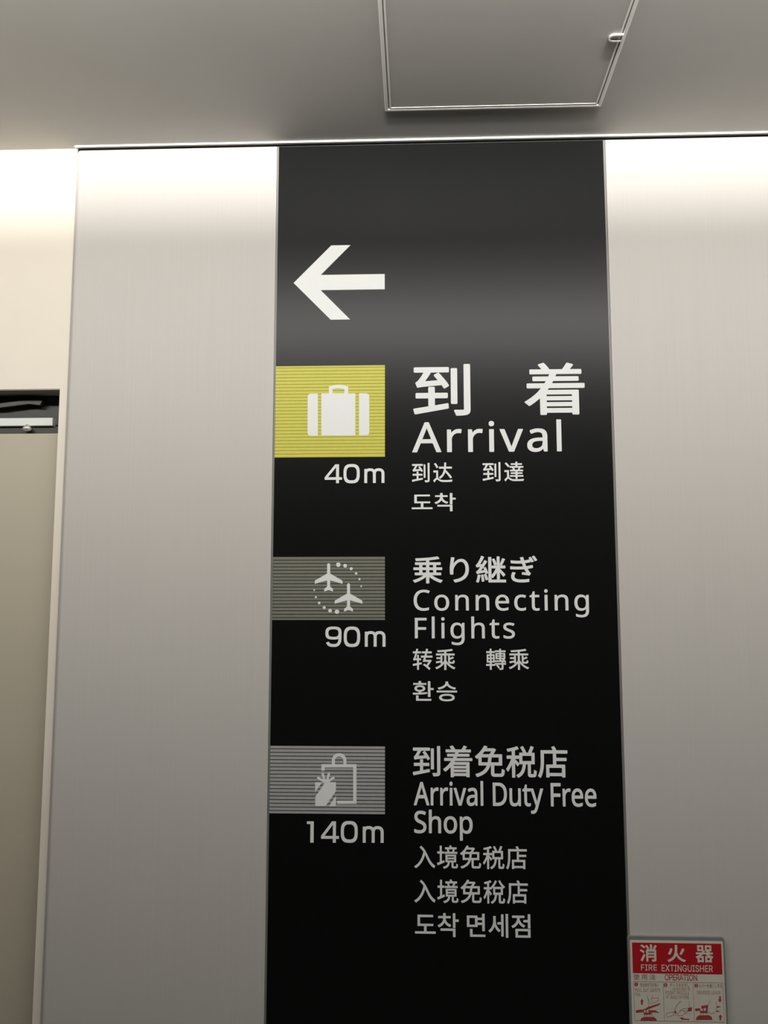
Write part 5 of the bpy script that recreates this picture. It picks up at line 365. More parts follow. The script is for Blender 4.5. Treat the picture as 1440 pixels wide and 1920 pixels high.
        '178,0 190,0 196,1 206,3 212,6 220,11 226,17 231,22 235,30 237,36 238,46 238,138 238,138 222,138 221,138 221,50 219,38 214,28 210,24 206,21 196,17 186,16 174,17 168,19 164,21 160,24 156,28 152,36 150,40 149,48 149,138 148,138 132,138 132,138 132,46 134,34 139,22 143,18 150,11 158,6 164,3|785,0 798,0 806,1 812,3 820,6 828,11 832,16 838,22 842,30 844,36 845,46 845,138 844,138 828,138 828,138 828,48 827,40 825,34 820,27 812,21 802,17 792,16 782,17 774,20 768,24 764,28 759,36 757,42 756,50 756,138 756,138 740,138 739,138 739,48 740,38 741,34 744,26 747,22 751,16 756,11 764,6 772,3|1122,0 1136,0 1146,1 1152,3 1162,7 1170,13 1174,18 1178,26 1180,34 1180,44 1178,52 1173,60 1168,65 1162,69 1154,73 1146,76 1126,81 1114,85 1108,90 1103,96 1102,100 1102,106 1103,110 1105,114 1109,118 1114,121 1118,123 1126,125 1136,125 1142,124 1150,120 1154,118 1158,114 1160,110 1162,103 1178,104 1178,108 1175,118 1171,124 1167,128 1162,132 1154,136 1148,138 1140,140 1128,140 1118,139 1112,137 1102,132 1095,126 1090,120 1087,114 1085,106 1085,98 1087,90 1091,82 1096,78 1104,72 1112,69 1140,61 1152,56 1160,50 1163,44 1163,34 1161,30 1158,26 1154,22 1150,19 1144,17 1136,16 1122,16 1110,20 1106,24 1102,28 1098,39 1082,38 1081,38 1082,32 1084,26 1088,18 1094,12 1100,7 1106,4 1116,1|628,2 634,1 644,1 654,2 662,5 674,12 684,22 690,30 695,42 698,54 699,70 698,86 694,102 688,114 680,124 670,132 658,137 646,140 634,140 622,138 612,134 604,129 594,120 588,112 582,98 579,86 578,70 579,54 582,42 588,30 595,20 604,11 614,5 620,3|0,2 17,2 18,52 52,52 64,54 74,58 80,62 84,67 88,72 91,80 93,90 93,100 92,108 89,116 84,124 78,129 72,133 64,136 54,138 0,138 0,138|284,2 362,2 364,2 364,4 364,18 302,18 301,18 301,138 300,138 284,138 283,138 283,4|402,2 482,2 482,4 482,16 482,18 420,18 419,18 419,138 418,138 402,138 402,138|926,2 942,2 943,4 943,122 944,123 986,123 986,138 884,138 883,138 883,124 884,123 924,123 926,122|1208,2 1226,2 1226,3 1239,40 1240,40 1296,40 1309,2 1327,2 1325,10 1278,138 1258,138 1257,138|1361,2 1378,2 1378,4 1378,61 1380,61 1436,61 1438,62 1438,76 1436,77 1380,77 1378,77 1378,122 1380,123 1442,123 1444,124 1444,138 1362,138 1361,138|1484,2 1568,2 1568,16 1568,18 1502,18 1501,18 1502,63 1562,63 1562,63 1563,64 1562,79 1502,79 1501,122 1502,123 1566,123 1567,124 1567,138 1566,138 1484,138 1484,138|1645,2 1660,2 1662,4 1662,122 1662,123 1704,123 1704,124 1704,138 1704,138 1602,138 1602,138 1602,124 1602,123 1644,123 1644,122 1644,4|1781,2 1798,3 1798,58 1847,136 1847,138 1846,138 1828,138 1827,138 1799,92 1790,73 1780,90 1750,138 1732,138 1731,138 1780,58 1780,4|630,17 624,19 614,24 608,31 601,40 597,50 595,62 595,74 596,84 598,94 602,102 607,110 614,116 620,120 628,123 636,124 644,124 652,122 662,117 668,112 674,104 678,96 681,86 682,74 682,60 680,50 676,40 670,30 664,25 656,20 648,17 638,17|1246,55 1245,56 1256,86 1268,123 1277,92 1290,56|18,67 18,123 52,123 60,121 64,119 69,116 72,112 74,108 76,100 76,94 76,90 74,82 72,78 68,74 62,70 58,68 52,67'),
    's1f': (344, 140,
        '0,0 0,0 16,0 18,0 18,50 18,51 56,51 66,53 74,56 78,59 85,64 90,72 94,80 96,90 96,100 95,108 93,114 89,122 82,129 76,134 66,138 56,140 0,140 0,140|128,0 130,0 192,0 194,0 193,16 170,16 170,16 170,124 170,124 193,124 194,126 194,140 130,140 128,140 128,124 152,124 152,124 152,16 152,16 128,16|233,0 234,0 250,0 250,0 250,80 250,117 271,80 322,0 324,0 342,0 344,0 344,140 342,140 326,140 326,140 326,50 326,23 313,46 254,140 252,140 234,140 233,140|18,67 18,68 18,124 18,124 56,124 65,120 72,116 75,112 77,106 78,102 78,94 78,88 76,82 74,78 70,74 66,71 62,69 54,67'),
    's2j': (1069, 140,
        '823,0 824,0 835,4 847,11 854,17 860,24 866,33 868,38 870,47 870,56 869,67 865,76 865,101 880,102 912,101 913,101 913,111 912,113 893,113 891,113 898,116 899,117 887,136 879,132 879,131 889,114 890,113 889,113 865,113 865,113 865,132 852,133 852,131 853,122 853,113 852,113 806,112 783,111 782,110 783,99 826,101 852,101 853,100 853,86 852,86 846,87 837,87 831,85 827,83 822,78 819,74 816,67 815,60 816,52 819,45 823,40 830,36 838,34 844,34 853,37 854,36 848,29 838,20 826,14 814,10 814,9|999,2 1007,2 1016,3 1027,5 1037,9 1046,14 1053,19 1065,30 1069,36 1062,46 1060,47 1051,36 1044,29 1039,25 1032,21 1025,18 1014,16 1003,15 994,16 989,18 986,20 983,23 981,27 979,33 979,38 980,96 981,121 982,131 981,132 978,133 967,133 967,131 968,116 966,37 967,27 970,18 972,15 976,10 982,6 988,4|533,3 555,3 581,5 586,6 586,17 585,18 570,16 547,15 533,15 523,17 519,19 516,22 515,25 515,32 517,37 522,44 533,52 538,55 539,55 539,31 540,31 550,31 551,31 551,60 552,62 568,69 596,79 592,90 590,91 550,73 547,78 542,83 534,86 525,86 520,86 508,81 517,95 521,105 558,107 571,109 573,109 573,110 573,120 572,121 555,118 526,116 526,117 530,133 527,135 518,135 517,134 516,123 513,116 496,116 477,117 476,116 476,106 477,106 485,105 508,105 509,103 504,94 496,83 489,73 473,56 483,49 497,65 502,69 509,73 517,76 524,77 530,76 535,73 538,70 539,67 538,66 520,56 514,51 509,45 505,39 503,34 502,27 503,20 505,15 510,10 513,8 521,5|639,4 650,5 650,15 651,21 661,51 661,52 655,57 654,55 646,35 645,40 644,56 646,80 651,113 655,129 649,131 642,131 641,130 641,122 637,100 634,74 633,53 634,32 636,16|703,5 707,5 715,6 719,7 724,10 728,13 731,17 733,23 733,32 734,33 744,27 757,16 764,25 764,26 761,29 749,38 733,46 731,90 732,91 757,94 758,94 758,105 756,106 739,103 731,103 731,114 732,130 731,131 719,131 718,130 719,102 718,102 697,102 678,103 678,102 678,92 678,91 698,90 718,90 719,89 720,50 712,51 698,51 687,48 682,45 678,40 676,37 674,32 674,22 676,18 678,14 682,11 688,8 695,6|41,6 52,6 65,6 70,8 74,12 74,18 74,93 75,94 128,94 128,107 121,106 75,106 74,106 75,132 74,133 61,133 61,132 62,123 61,106 5,106 5,94 5,94 60,94 62,93 61,21 59,18 56,17 38,19 38,18 39,7|431,6 431,6 442,15 421,38 397,62 404,72 411,85 426,115 418,121 409,120 343,120 331,121 330,120 330,107 331,107 346,108 406,108 407,106 403,95 395,81 384,67 375,57 363,46 352,37 335,26 317,17 317,16 326,7 327,7 334,10 344,16 360,27 372,37 387,52 388,52 408,32|696,17 690,20 688,21 686,24 685,28 685,31 688,36 693,40 701,42 709,42 720,39 721,38 721,34 721,27 720,24 717,21 713,18 709,17 701,17|10,27 11,27 15,31 26,45 36,60 41,69 40,70 30,75 29,74 24,65 16,53 9,43 0,34|121,28 122,28 123,28 132,33 133,34 117,61 108,73 106,75 105,75 96,69 110,49|838,45 833,47 829,51 827,56 827,64 829,69 833,74 839,77 845,77 850,75 855,69 857,66 856,57 854,50 849,46 845,45|160,63 164,63 176,64 271,64 284,63 285,63 285,77 281,78 273,77 175,77 161,78 160,77|909,118 909,117 911,118 918,121 912,132 906,140 898,136 898,135 902,129'),
    's2k': (880, 140,
        '7,0 8,0 19,5 30,11 39,18 47,26 53,34 58,42 63,52 66,60 67,60 71,50 76,42 82,32 90,23 100,15 108,10 118,5 130,1 137,10 137,12 125,15 114,20 103,27 92,38 87,44 80,56 75,68 71,82 72,94 73,108 74,138 73,138 62,138 61,138 60,98 58,80 54,62 47,48 37,34 33,29 20,19 0,10|462,0 463,0 473,0 473,102 474,102 572,102 573,102 573,14 572,12 570,12 546,12 545,12 549,0 567,0 573,1 577,2 581,4 583,8 584,14 584,113 517,113 517,114 524,130 527,138 514,140 513,138 508,124 503,113 462,113|157,2 158,1 159,1 169,6 179,13 186,20 190,26 193,32 197,42 200,52 203,72 204,74 231,74 232,74 232,20 233,12 235,6 239,4 245,3 274,3 279,4 282,6 284,10 286,14 288,28 289,36 279,40 278,40 278,40 277,26 276,18 274,14 271,14 248,14 245,14 244,16 243,74 244,74 286,74 286,84 285,85 153,85 152,84 152,76 153,74 190,74 191,74 188,54 186,46 182,36 177,28 170,20 161,14 151,10|680,4 682,4 690,9 700,19 705,26 709,36 712,48 713,58 714,87 736,89 738,90 738,102 721,99 714,99 713,100 714,130 713,131 700,130 701,120 702,98 698,98 673,98 660,99 658,98 658,88 659,87 682,86 701,87 702,87 702,86 702,68 701,54 697,38 695,34 690,26 683,19 677,15 672,13 671,12|819,6 828,6 839,6 849,8 859,12 866,16 872,23 876,30 878,34 879,38 880,46 879,54 877,60 873,66 866,73 857,78 846,81 834,82 824,81 818,79 817,80 857,113 864,118 862,120 857,127 849,125 831,124 799,123 787,124 786,124 787,112 836,114 841,114 842,114 768,52 767,50 775,43 776,42 792,57 803,65 815,70 825,72 841,72 853,68 858,65 862,60 865,56 867,52 867,40 864,32 858,25 853,22 849,21 846,30 843,35 839,40 831,45 823,47 813,47 807,45 801,41 797,36 795,30 795,26 797,19 800,15 804,12 811,8|320,8 322,7 330,8 330,14 332,24 341,54 341,55 335,59 327,39 326,42 325,58 326,72 330,102 333,116 335,126 333,127 322,127 316,82 314,56 315,38 317,20|624,12 625,11 629,11 635,12 634,20 636,26 645,58 640,61 639,61 638,60 631,40 630,40 628,58 629,80 633,110 637,128 635,129 624,130 623,128 618,86 616,58 617,52 619,34 622,20|390,14 401,13 413,14 431,16 431,18 431,29 414,26 401,25 390,25 378,27 372,30 369,34 368,40 370,52 364,54 360,54 359,54 358,46 357,36 358,30 359,26 362,22 366,19 372,16 380,14|824,16 814,18 808,22 806,24 806,28 807,32 809,35 815,38 821,38 827,36 832,32 836,26 837,22 838,18 830,16|493,22 494,21 503,21 503,32 504,32 551,32 552,32 552,82 494,82 493,82|504,42 503,44 503,72 504,72 541,72 542,72 541,42|14,62 15,61 16,62 19,66 26,80 33,100 34,104 34,106 25,109 23,108 20,96 15,84 10,74 5,66|105,62 107,62 108,62 113,72 129,102 130,104 129,105 119,109 118,108 108,86 98,66 98,66|379,102 411,101 426,102 426,104 426,114 426,115 425,115 406,113 381,113 365,115 364,114 365,102|166,118 167,117 273,117 273,128 272,128 167,128 166,128'),
    's2e': (1509, 140,
        '180,0 192,0 204,2 216,6 224,12 234,22 241,32 245,42 248,56 249,70 247,90 243,102 238,112 231,122 226,127 220,131 208,137 196,140 180,140 172,138 160,134 152,128 142,118 135,108 130,94 128,84 127,66 129,50 133,36 139,26 148,16 156,9 168,3|935,0 950,0 960,2 970,6 980,13 989,22 996,32 1001,46 1003,58 1004,70 1002,90 998,102 993,112 986,122 980,127 976,131 964,137 950,140 936,140 926,138 916,134 906,128 897,118 890,108 885,94 883,84 882,70 883,54 887,40 892,28 900,19 906,13 910,9 922,3|0,2 0,2 16,2 17,2 18,52 52,52 58,52 66,54 72,57 78,61 85,68 89,74 92,82 93,88 93,98 92,108 89,116 85,122 78,129 72,133 64,136 54,138 0,138 0,138|281,2 282,2 344,2 345,2 345,16 344,17 322,17 322,18 322,122 322,123 344,123 345,124 345,138 344,138 282,138 281,138 282,123 304,123 304,122 304,18 304,17 282,17|383,2 384,2 400,2 400,2 400,82 399,114 400,116 420,80 470,2 472,2 490,2 490,138 474,138 474,138 474,52 474,26 474,25 461,48 404,138 402,138 384,138 383,138|572,2 572,2 588,2 589,2 589,122 590,123 632,123 632,124 632,138 632,138 530,138 529,138 529,124 530,123 570,123 572,122|734,2 734,2 750,2 751,2 751,82 750,114 750,116 771,80 821,2 822,2 842,2 842,138 826,138 825,138 825,52 825,26 824,25 812,48 755,138 754,138 734,138 734,138|1039,2 1040,2 1134,2 1134,17 1060,17 1059,18 1072,34 1134,126 1134,138 1134,138 1040,138 1039,138 1039,124 1040,123 1112,123 1114,122 1101,106 1039,14|1170,2 1170,2 1266,2 1266,16 1264,17 1192,17 1190,18 1205,38 1265,126 1264,138 1170,138 1170,138 1169,124 1170,123 1244,123 1245,122 1234,108 1171,16 1170,14|1306,2 1306,2 1386,2 1386,2 1386,16 1386,17 1324,17 1323,18 1322,138 1306,138 1306,138|1424,2 1426,2 1508,2 1509,2 1508,17 1442,17 1442,18 1442,62 1442,63 1502,63 1503,64 1503,78 1502,78 1442,78 1442,122 1442,123 1508,123 1508,124 1508,138 1508,138 1426,138 1424,138|182,16 172,19 164,23 157,30 152,36 148,44 145,56 144,66 144,78 146,88 149,98 153,106 160,113 168,119 174,122 182,124 194,124 204,121 212,117 219,110 224,104 229,92 231,84 232,70 231,58 229,48 225,38 219,30 214,25 206,20 198,17 190,16|936,16 926,19 920,22 913,28 907,36 903,44 900,56 899,66 899,78 901,90 904,98 908,106 916,114 922,119 930,122 938,124 948,124 960,121 966,117 974,110 979,104 984,92 986,84 987,70 986,58 984,48 981,40 977,34 970,25 962,20 954,17 946,16|18,67 18,123 52,123 62,120 70,114 73,110 75,106 76,100 76,90 75,84 73,80 68,73 60,69 52,67'),
    's2f': (1723, 140,
        '661,0 674,0 684,1 691,3 700,7 708,13 712,18 716,26 718,34 719,44 716,52 711,60 707,65 701,69 693,73 684,76 664,81 653,85 646,90 642,96 641,100 641,106 642,110 644,114 647,118 652,121 657,123 665,125 674,125 680,124 689,120 693,118 696,114 698,110 700,103 716,104 716,108 713,118 710,124 706,128 700,132 693,136 687,138 678,140 666,140 657,139 650,137 640,132 634,126 629,120 626,114 624,106 624,98 626,90 630,82 634,78 643,72 650,69 679,61 691,56 698,50 702,44 702,34 700,30 697,26 693,22 688,19 682,17 675,16 660,16 649,20 644,24 641,28 637,39 621,38 620,38 621,32 623,26 627,18 632,12 639,7 645,4 655,1|991,2 997,1 1007,1 1016,2 1026,5 1038,12 1047,22 1053,30 1058,42 1061,54 1063,70 1062,86 1058,98 1053,112 1049,118 1043,124 1033,132 1022,137 1010,140 998,140 985,138 975,134 967,129 959,121 952,112 946,98 943,86 942,70 943,54 946,42 951,30 959,20 969,10 978,5|0,2 17,2 18,3 31,40 32,40 87,40 101,2 118,2 70,134 69,138 68,138 50,138 49,138|189,2 204,2 205,4 205,122 206,123 247,123 248,124 248,138 247,138 146,138 145,138 145,124 146,123 187,123 188,122 188,4|350,2 403,2 416,4 423,6 432,11 438,16 440,20 443,28 445,34 444,46 442,54 437,62 432,67 425,71 418,72 418,74 424,76 429,79 434,84 437,90 439,98 439,106 439,112 435,120 430,127 422,133 412,137 404,138 350,138 349,138|473,2 490,2 491,3 504,40 505,40 560,40 574,2 591,2 589,10 542,138 523,138 522,138|759,2 842,2 842,18 776,18 776,18 776,62 776,63 836,63 837,64 837,78 836,79 776,79 776,80 776,122 776,123 841,123 842,124 842,138 841,138 759,138 759,138|1103,2 1119,2 1120,4 1120,61 1178,61 1179,62 1179,76 1178,77 1120,77 1120,122 1121,123 1184,123 1185,124 1185,138 1184,138 1104,138 1103,138|1289,2 1305,2 1306,4 1306,60 1307,61 1364,61 1365,62 1365,62 1365,76 1365,76 1364,77 1307,77 1306,78 1306,122 1307,123 1371,123 1371,138 1290,138 1289,138 1289,4|1405,2 1467,2 1468,16 1467,18 1445,18 1445,18 1445,122 1445,123 1467,123 1468,124 1468,138 1467,138 1405,138 1404,138 1404,123 1426,123 1427,122 1427,18 1426,18 1405,18 1404,16 1404,4|1506,2 1522,2 1523,54 1523,55 1554,55 1556,54 1583,3 1584,2 1603,2 1574,58 1574,59 1583,63 1592,72 1596,82 1598,92 1598,102 1596,112 1594,116 1591,122 1588,125 1580,132 1571,136 1559,138 1506,138 1505,138|1639,2 1722,2 1723,16 1722,18 1657,18 1656,18 1656,63 1716,63 1717,63 1718,64 1718,78 1717,79 1716,79 1656,79 1656,122 1657,123 1721,123 1722,124 1722,138 1721,138 1639,138 1639,138|993,17 983,21 975,26 969,34 965,40 962,46 960,54 959,66 959,80 961,90 964,98 970,108 976,114 983,120 991,123 999,124 1008,124 1016,122 1026,117 1033,110 1037,104 1041,96 1044,86 1046,76 1045,60 1044,50 1040,42 1036,34 1029,26 1020,20 1011,17 1002,17|367,18 367,18 367,64 367,64 402,64 409,63 414,61 419,58 423,54 425,50 428,44 428,38 428,34 424,27 418,21 412,19 403,18|37,55 37,56 46,84 59,123 69,92 81,56|510,55 510,56 520,86 532,123 542,92 554,56|1523,70 1523,72 1523,122 1523,123 1559,123 1569,120 1573,117 1577,114 1580,106 1581,100 1581,94 1580,88 1578,82 1573,76 1568,73 1560,71 1553,70|367,79 367,80 367,122 367,123 403,123 408,122 413,120 420,114 423,106 423,96 420,90 413,83 407,80 400,79'),
    's3j': (1304, 139,
        '706,0 707,0 715,4 716,5 709,20 698,36 695,36 688,33 688,32 696,20 689,19 676,18 676,19 676,39 676,40 707,40 707,41 707,79 706,80 676,80 675,95 666,95 665,94 665,81 664,80 635,80 634,79 634,41 635,40 664,40 665,39 665,18 664,17 658,17 628,15 630,5 630,4 640,5 701,10 702,9|592,2 608,2 615,4 619,8 623,17 626,40 627,63 626,64 590,64 590,64 592,84 593,86 624,86 626,87 626,130 624,131 580,131 579,130 579,122 580,121 614,121 615,120 615,97 614,96 584,96 583,95 578,53 614,53 616,52 614,31 612,20 610,16 609,13 606,12 595,12 588,13 588,12 590,8 591,3|820,3 830,12 831,13 807,34 774,62 769,67 767,71 769,75 772,78 828,124 817,133 816,134 809,125 798,115 759,82 755,77 753,74 752,71 753,67 758,60 793,29 805,18|1083,5 1104,5 1126,7 1128,8 1128,19 1111,17 1086,16 1074,18 1066,21 1062,23 1059,27 1058,30 1057,35 1059,44 1063,52 1053,54 1052,54 1048,46 1046,37 1047,26 1049,20 1052,16 1056,13 1064,9 1075,6|492,6 512,6 538,8 542,9 542,20 522,18 506,17 496,17 486,18 480,20 476,23 474,28 474,33 476,38 481,44 488,50 497,56 498,54 497,33 498,32 508,32 509,33 509,61 524,68 551,79 552,80 547,90 508,73 503,80 500,83 494,85 490,86 481,86 476,84 468,82 468,82 473,89 480,104 514,106 529,108 530,109 530,119 506,116 485,115 485,115 485,116 489,131 487,132 477,133 476,132 475,121 472,114 461,114 439,116 437,115 437,105 438,104 467,104 468,103 464,94 456,82 449,73 434,57 442,51 444,50 457,65 462,69 469,73 476,76 483,77 490,75 494,73 496,71 497,67 479,56 469,47 464,39 463,36 462,29 463,22 464,19 469,13 474,10 480,8|1241,7 1246,6 1262,7 1273,9 1281,12 1289,17 1295,22 1300,29 1302,36 1304,46 1303,54 1301,60 1298,65 1290,72 1279,78 1266,81 1252,81 1241,79 1279,111 1287,117 1288,118 1281,126 1270,125 1249,124 1211,124 1211,123 1211,112 1238,113 1266,114 1257,106 1192,51 1199,43 1200,42 1215,56 1226,64 1238,70 1250,72 1259,72 1266,72 1276,68 1281,65 1286,61 1289,56 1291,52 1292,46 1291,42 1291,38 1288,33 1287,30 1282,26 1273,21 1270,31 1267,36 1262,40 1255,45 1249,47 1242,47 1232,46 1225,41 1221,36 1219,31 1219,24 1221,19 1224,15 1228,12 1234,9|897,8 897,8 903,8 908,9 907,15 908,21 912,35 919,54 912,59 904,39 903,39 902,57 903,74 907,103 912,125 911,126 901,127 899,127 899,126 893,83 891,59 892,34 894,20|7,11 8,10 9,10 38,21 54,28 66,35 75,41 86,49 95,58 103,66 102,69 96,77 89,68 78,59 60,46 48,39 35,33 14,26 14,27 14,111 15,124 14,125 1,125 0,124 1,111 1,26 0,18 0,17|138,12 139,12 140,12 150,27 158,43 164,57 173,86 178,110 178,111 177,112 166,114 165,113 161,90 153,64 148,52 141,38 127,17|242,12 254,16 255,18 246,45 234,76 223,100 216,114 214,115 203,111 212,94 224,66 233,42 241,13|961,14 984,14 1007,17 1008,18 1008,29 991,27 978,26 962,26 954,28 950,30 947,32 946,34 945,37 945,42 947,53 936,54 934,42 934,36 934,31 937,25 942,20 946,18 955,15|1244,17 1235,20 1232,23 1230,26 1230,30 1231,33 1233,35 1237,37 1244,38 1250,36 1256,32 1261,24 1262,18 1261,18 1253,17|1127,41 1129,41 1130,41 1136,49 1136,50 1129,58 1120,74 1122,75 1146,80 1147,81 1145,91 1144,91 1127,87 1115,85 1112,93 1109,104 1134,110 1135,111 1133,120 1132,121 1119,117 1105,115 1101,133 1090,131 1089,130 1094,116 1094,114 1093,114 1067,114 1045,116 1045,115 1045,105 1047,104 1071,103 1097,103 1104,85 1104,84 1102,84 1091,83 1063,83 1042,85 1042,84 1042,74 1046,73 1059,72 1091,72 1108,73 1120,53 1120,52 1098,54 1097,46 1098,45 1114,43|645,50 644,50 644,70 645,71 664,71 665,70 665,50 664,50|676,50 676,50 676,70 676,71 696,71 697,70 697,50 696,50|284,64 284,63 295,64 403,63 404,64 404,77 402,78 395,77 295,77 284,78 284,77|704,90 705,89 712,94 713,95 713,96 703,110 688,126 681,121 691,109 691,108 690,108 650,104 648,105 660,119 670,135 669,136 659,139 658,138 652,126 643,113 636,106 631,102 635,93 653,95 697,99 698,99 700,97|971,101 1002,102 1003,103 1003,114 1002,115 984,113 968,113 941,114 941,103 942,102|237,107 237,106 239,107 244,109 245,110 238,123 234,129 232,130 225,127 225,126|1142,110 1143,109 1144,110 1149,112 1150,113 1142,128 1138,133 1137,133 1131,130 1139,117|254,113 254,112 255,113 262,116 256,127 249,136 242,133 242,132 249,122|1159,116 1159,115 1160,116 1167,119 1158,133 1154,139 1153,139 1147,136'),
    's3e': (1510, 140,
        '213,0 214,0 228,0 230,0 214,22 223,30 228,38 232,46 235,56 236,70 236,86 234,98 231,106 226,116 217,126 209,132 199,137 187,140 176,140 167,139 158,136 152,133 146,129 138,120 131,110 127,100 124,84 124,70 126,54 129,44 134,36 139,28 145,22 154,16 164,12 175,10 185,10 192,11 202,14|35,10 42,10 56,10 65,12 72,15 78,19 86,26 90,34 92,42 92,50 91,56 88,62 82,69 75,74 69,77 58,81 38,86 30,89 23,94 20,100 19,102 19,108 20,112 22,116 26,120 29,122 33,124 41,126 51,126 56,125 63,122 67,120 71,116 73,112 74,106 89,106 90,106 90,110 88,118 85,122 79,129 75,132 68,136 63,138 54,140 43,140 35,139 27,137 19,133 14,128 9,124 6,118 4,112 3,104 5,94 9,86 13,82 19,78 27,74 56,66 65,62 72,57 76,52 76,46 76,42 74,36 71,34 67,30 62,27 51,24 40,24 32,26 26,29 22,32 19,36 17,42 17,44 15,46 0,46 1,38 3,32 5,28 10,22 16,17 21,14 27,12|314,10 331,10 340,12 348,15 353,18 361,24 366,30 369,36 372,46 372,54 372,138 371,138 357,138 356,138 356,56 356,50 354,42 349,36 343,30 334,26 325,25 315,25 308,27 304,29 300,32 296,36 292,44 290,50 290,54 290,138 288,138 274,138 274,138 274,52 274,48 276,40 281,30 285,24 291,19 302,13|415,12 415,12 492,12 493,12 493,26 492,26 431,26 431,26 431,68 431,69 487,69 488,70 488,82 487,83 431,83 431,84 431,124 431,124 491,124 492,124 492,138 491,138 415,138 415,138|531,12 532,12 608,12 609,12 609,26 608,26 548,26 547,26 547,68 603,69 605,70 605,82 603,83 547,83 547,124 548,124 608,124 608,138 532,138 531,138|643,12 644,12 731,12 732,12 732,26 731,26 663,26 662,26 674,42 731,126 731,128 731,138 730,138 643,138 643,138 643,124 643,124 711,124 712,124 701,108 643,24|769,12 770,12 846,12 847,12 847,26 846,26 786,26 785,26 785,69 841,69 842,70 842,82 841,83 785,83 785,84 785,124 786,124 845,124 847,124 846,138 770,138 769,138|945,12 945,12 1018,12 1019,12 1019,26 1018,26 961,26 961,26 961,138 959,138 945,138 945,138|1055,12 1055,12 1131,12 1133,12 1133,26 1132,26 1071,26 1071,26 1071,68 1127,69 1128,70 1128,82 1127,83 1071,83 1071,84 1071,124 1071,124 1131,124 1132,124 1132,138 1131,138 1055,138 1055,138|1207,12 1207,12 1224,12 1225,13 1271,136 1270,138 1255,138 1254,138 1227,60 1216,26 1215,28 1206,58 1177,137 1176,138 1161,138 1161,138|1303,12 1303,12 1380,12 1381,12 1381,26 1380,26 1319,26 1319,26 1319,68 1319,69 1375,69 1376,70 1376,82 1375,83 1319,83 1319,84 1319,124 1319,124 1379,124 1380,124 1380,138 1379,138 1303,138 1303,138|1419,12 1420,12 1434,12 1435,12 1435,60 1436,61 1465,61 1492,12 1492,12 1509,12 1510,12 1482,64 1492,69 1499,76 1504,84 1506,94 1506,106 1503,116 1498,124 1489,132 1481,136 1470,138 1420,138 1419,138|174,25 164,28 157,32 150,40 146,46 142,54 140,64 140,74 140,86 142,96 145,102 149,110 156,116 162,121 169,124 175,125 184,125 193,123 200,120 207,114 213,108 217,100 220,88 221,78 221,68 219,56 216,48 212,42 205,34 204,35 191,51 176,51 175,50 193,28 190,26 185,25|1435,75 1435,124 1463,124 1470,124 1476,122 1480,120 1485,115 1488,112 1490,104 1490,94 1489,90 1487,86 1481,80 1475,77 1466,75'),
    's1n': (89, 142,
        '0,1 2,0 87,0 89,1 89,16 88,17 57,18 57,141 57,142 34,142 3,120 3,101 3,100 5,99 37,122 37,122 37,19 37,18 37,17 1,17 0,16'),
    's2n': (90, 142,
        '0,1 2,0 89,0 90,1 90,16 90,17 89,17 27,18 69,62 79,76 86,88 88,97 88,105 88,109 86,117 83,123 78,129 73,134 66,138 57,141 49,142 39,142 30,140 22,137 16,133 9,127 4,119 1,108 1,101 2,99 3,98 18,99 21,110 25,117 29,120 32,122 37,124 42,125 48,125 53,124 61,120 65,116 67,113 69,109 70,102 68,92 61,81 49,67 1,15 0,14'),
    's3n': (97, 142,
        '40,1 45,0 56,0 66,2 74,5 81,9 87,15 92,22 95,29 97,40 96,52 93,61 88,69 81,75 74,79 67,81 54,83 53,84 91,127 91,141 91,142 10,142 7,142 7,127 8,125 9,125 66,125 31,86 31,84 31,71 31,70 33,69 49,69 57,68 66,64 71,60 74,56 76,52 78,43 76,34 72,27 67,22 58,18 51,17 43,18 35,20 28,24 22,31 20,39 19,40 2,40 1,39 0,38 1,31 4,23 7,18 13,12 21,7 26,4 33,2'),
}

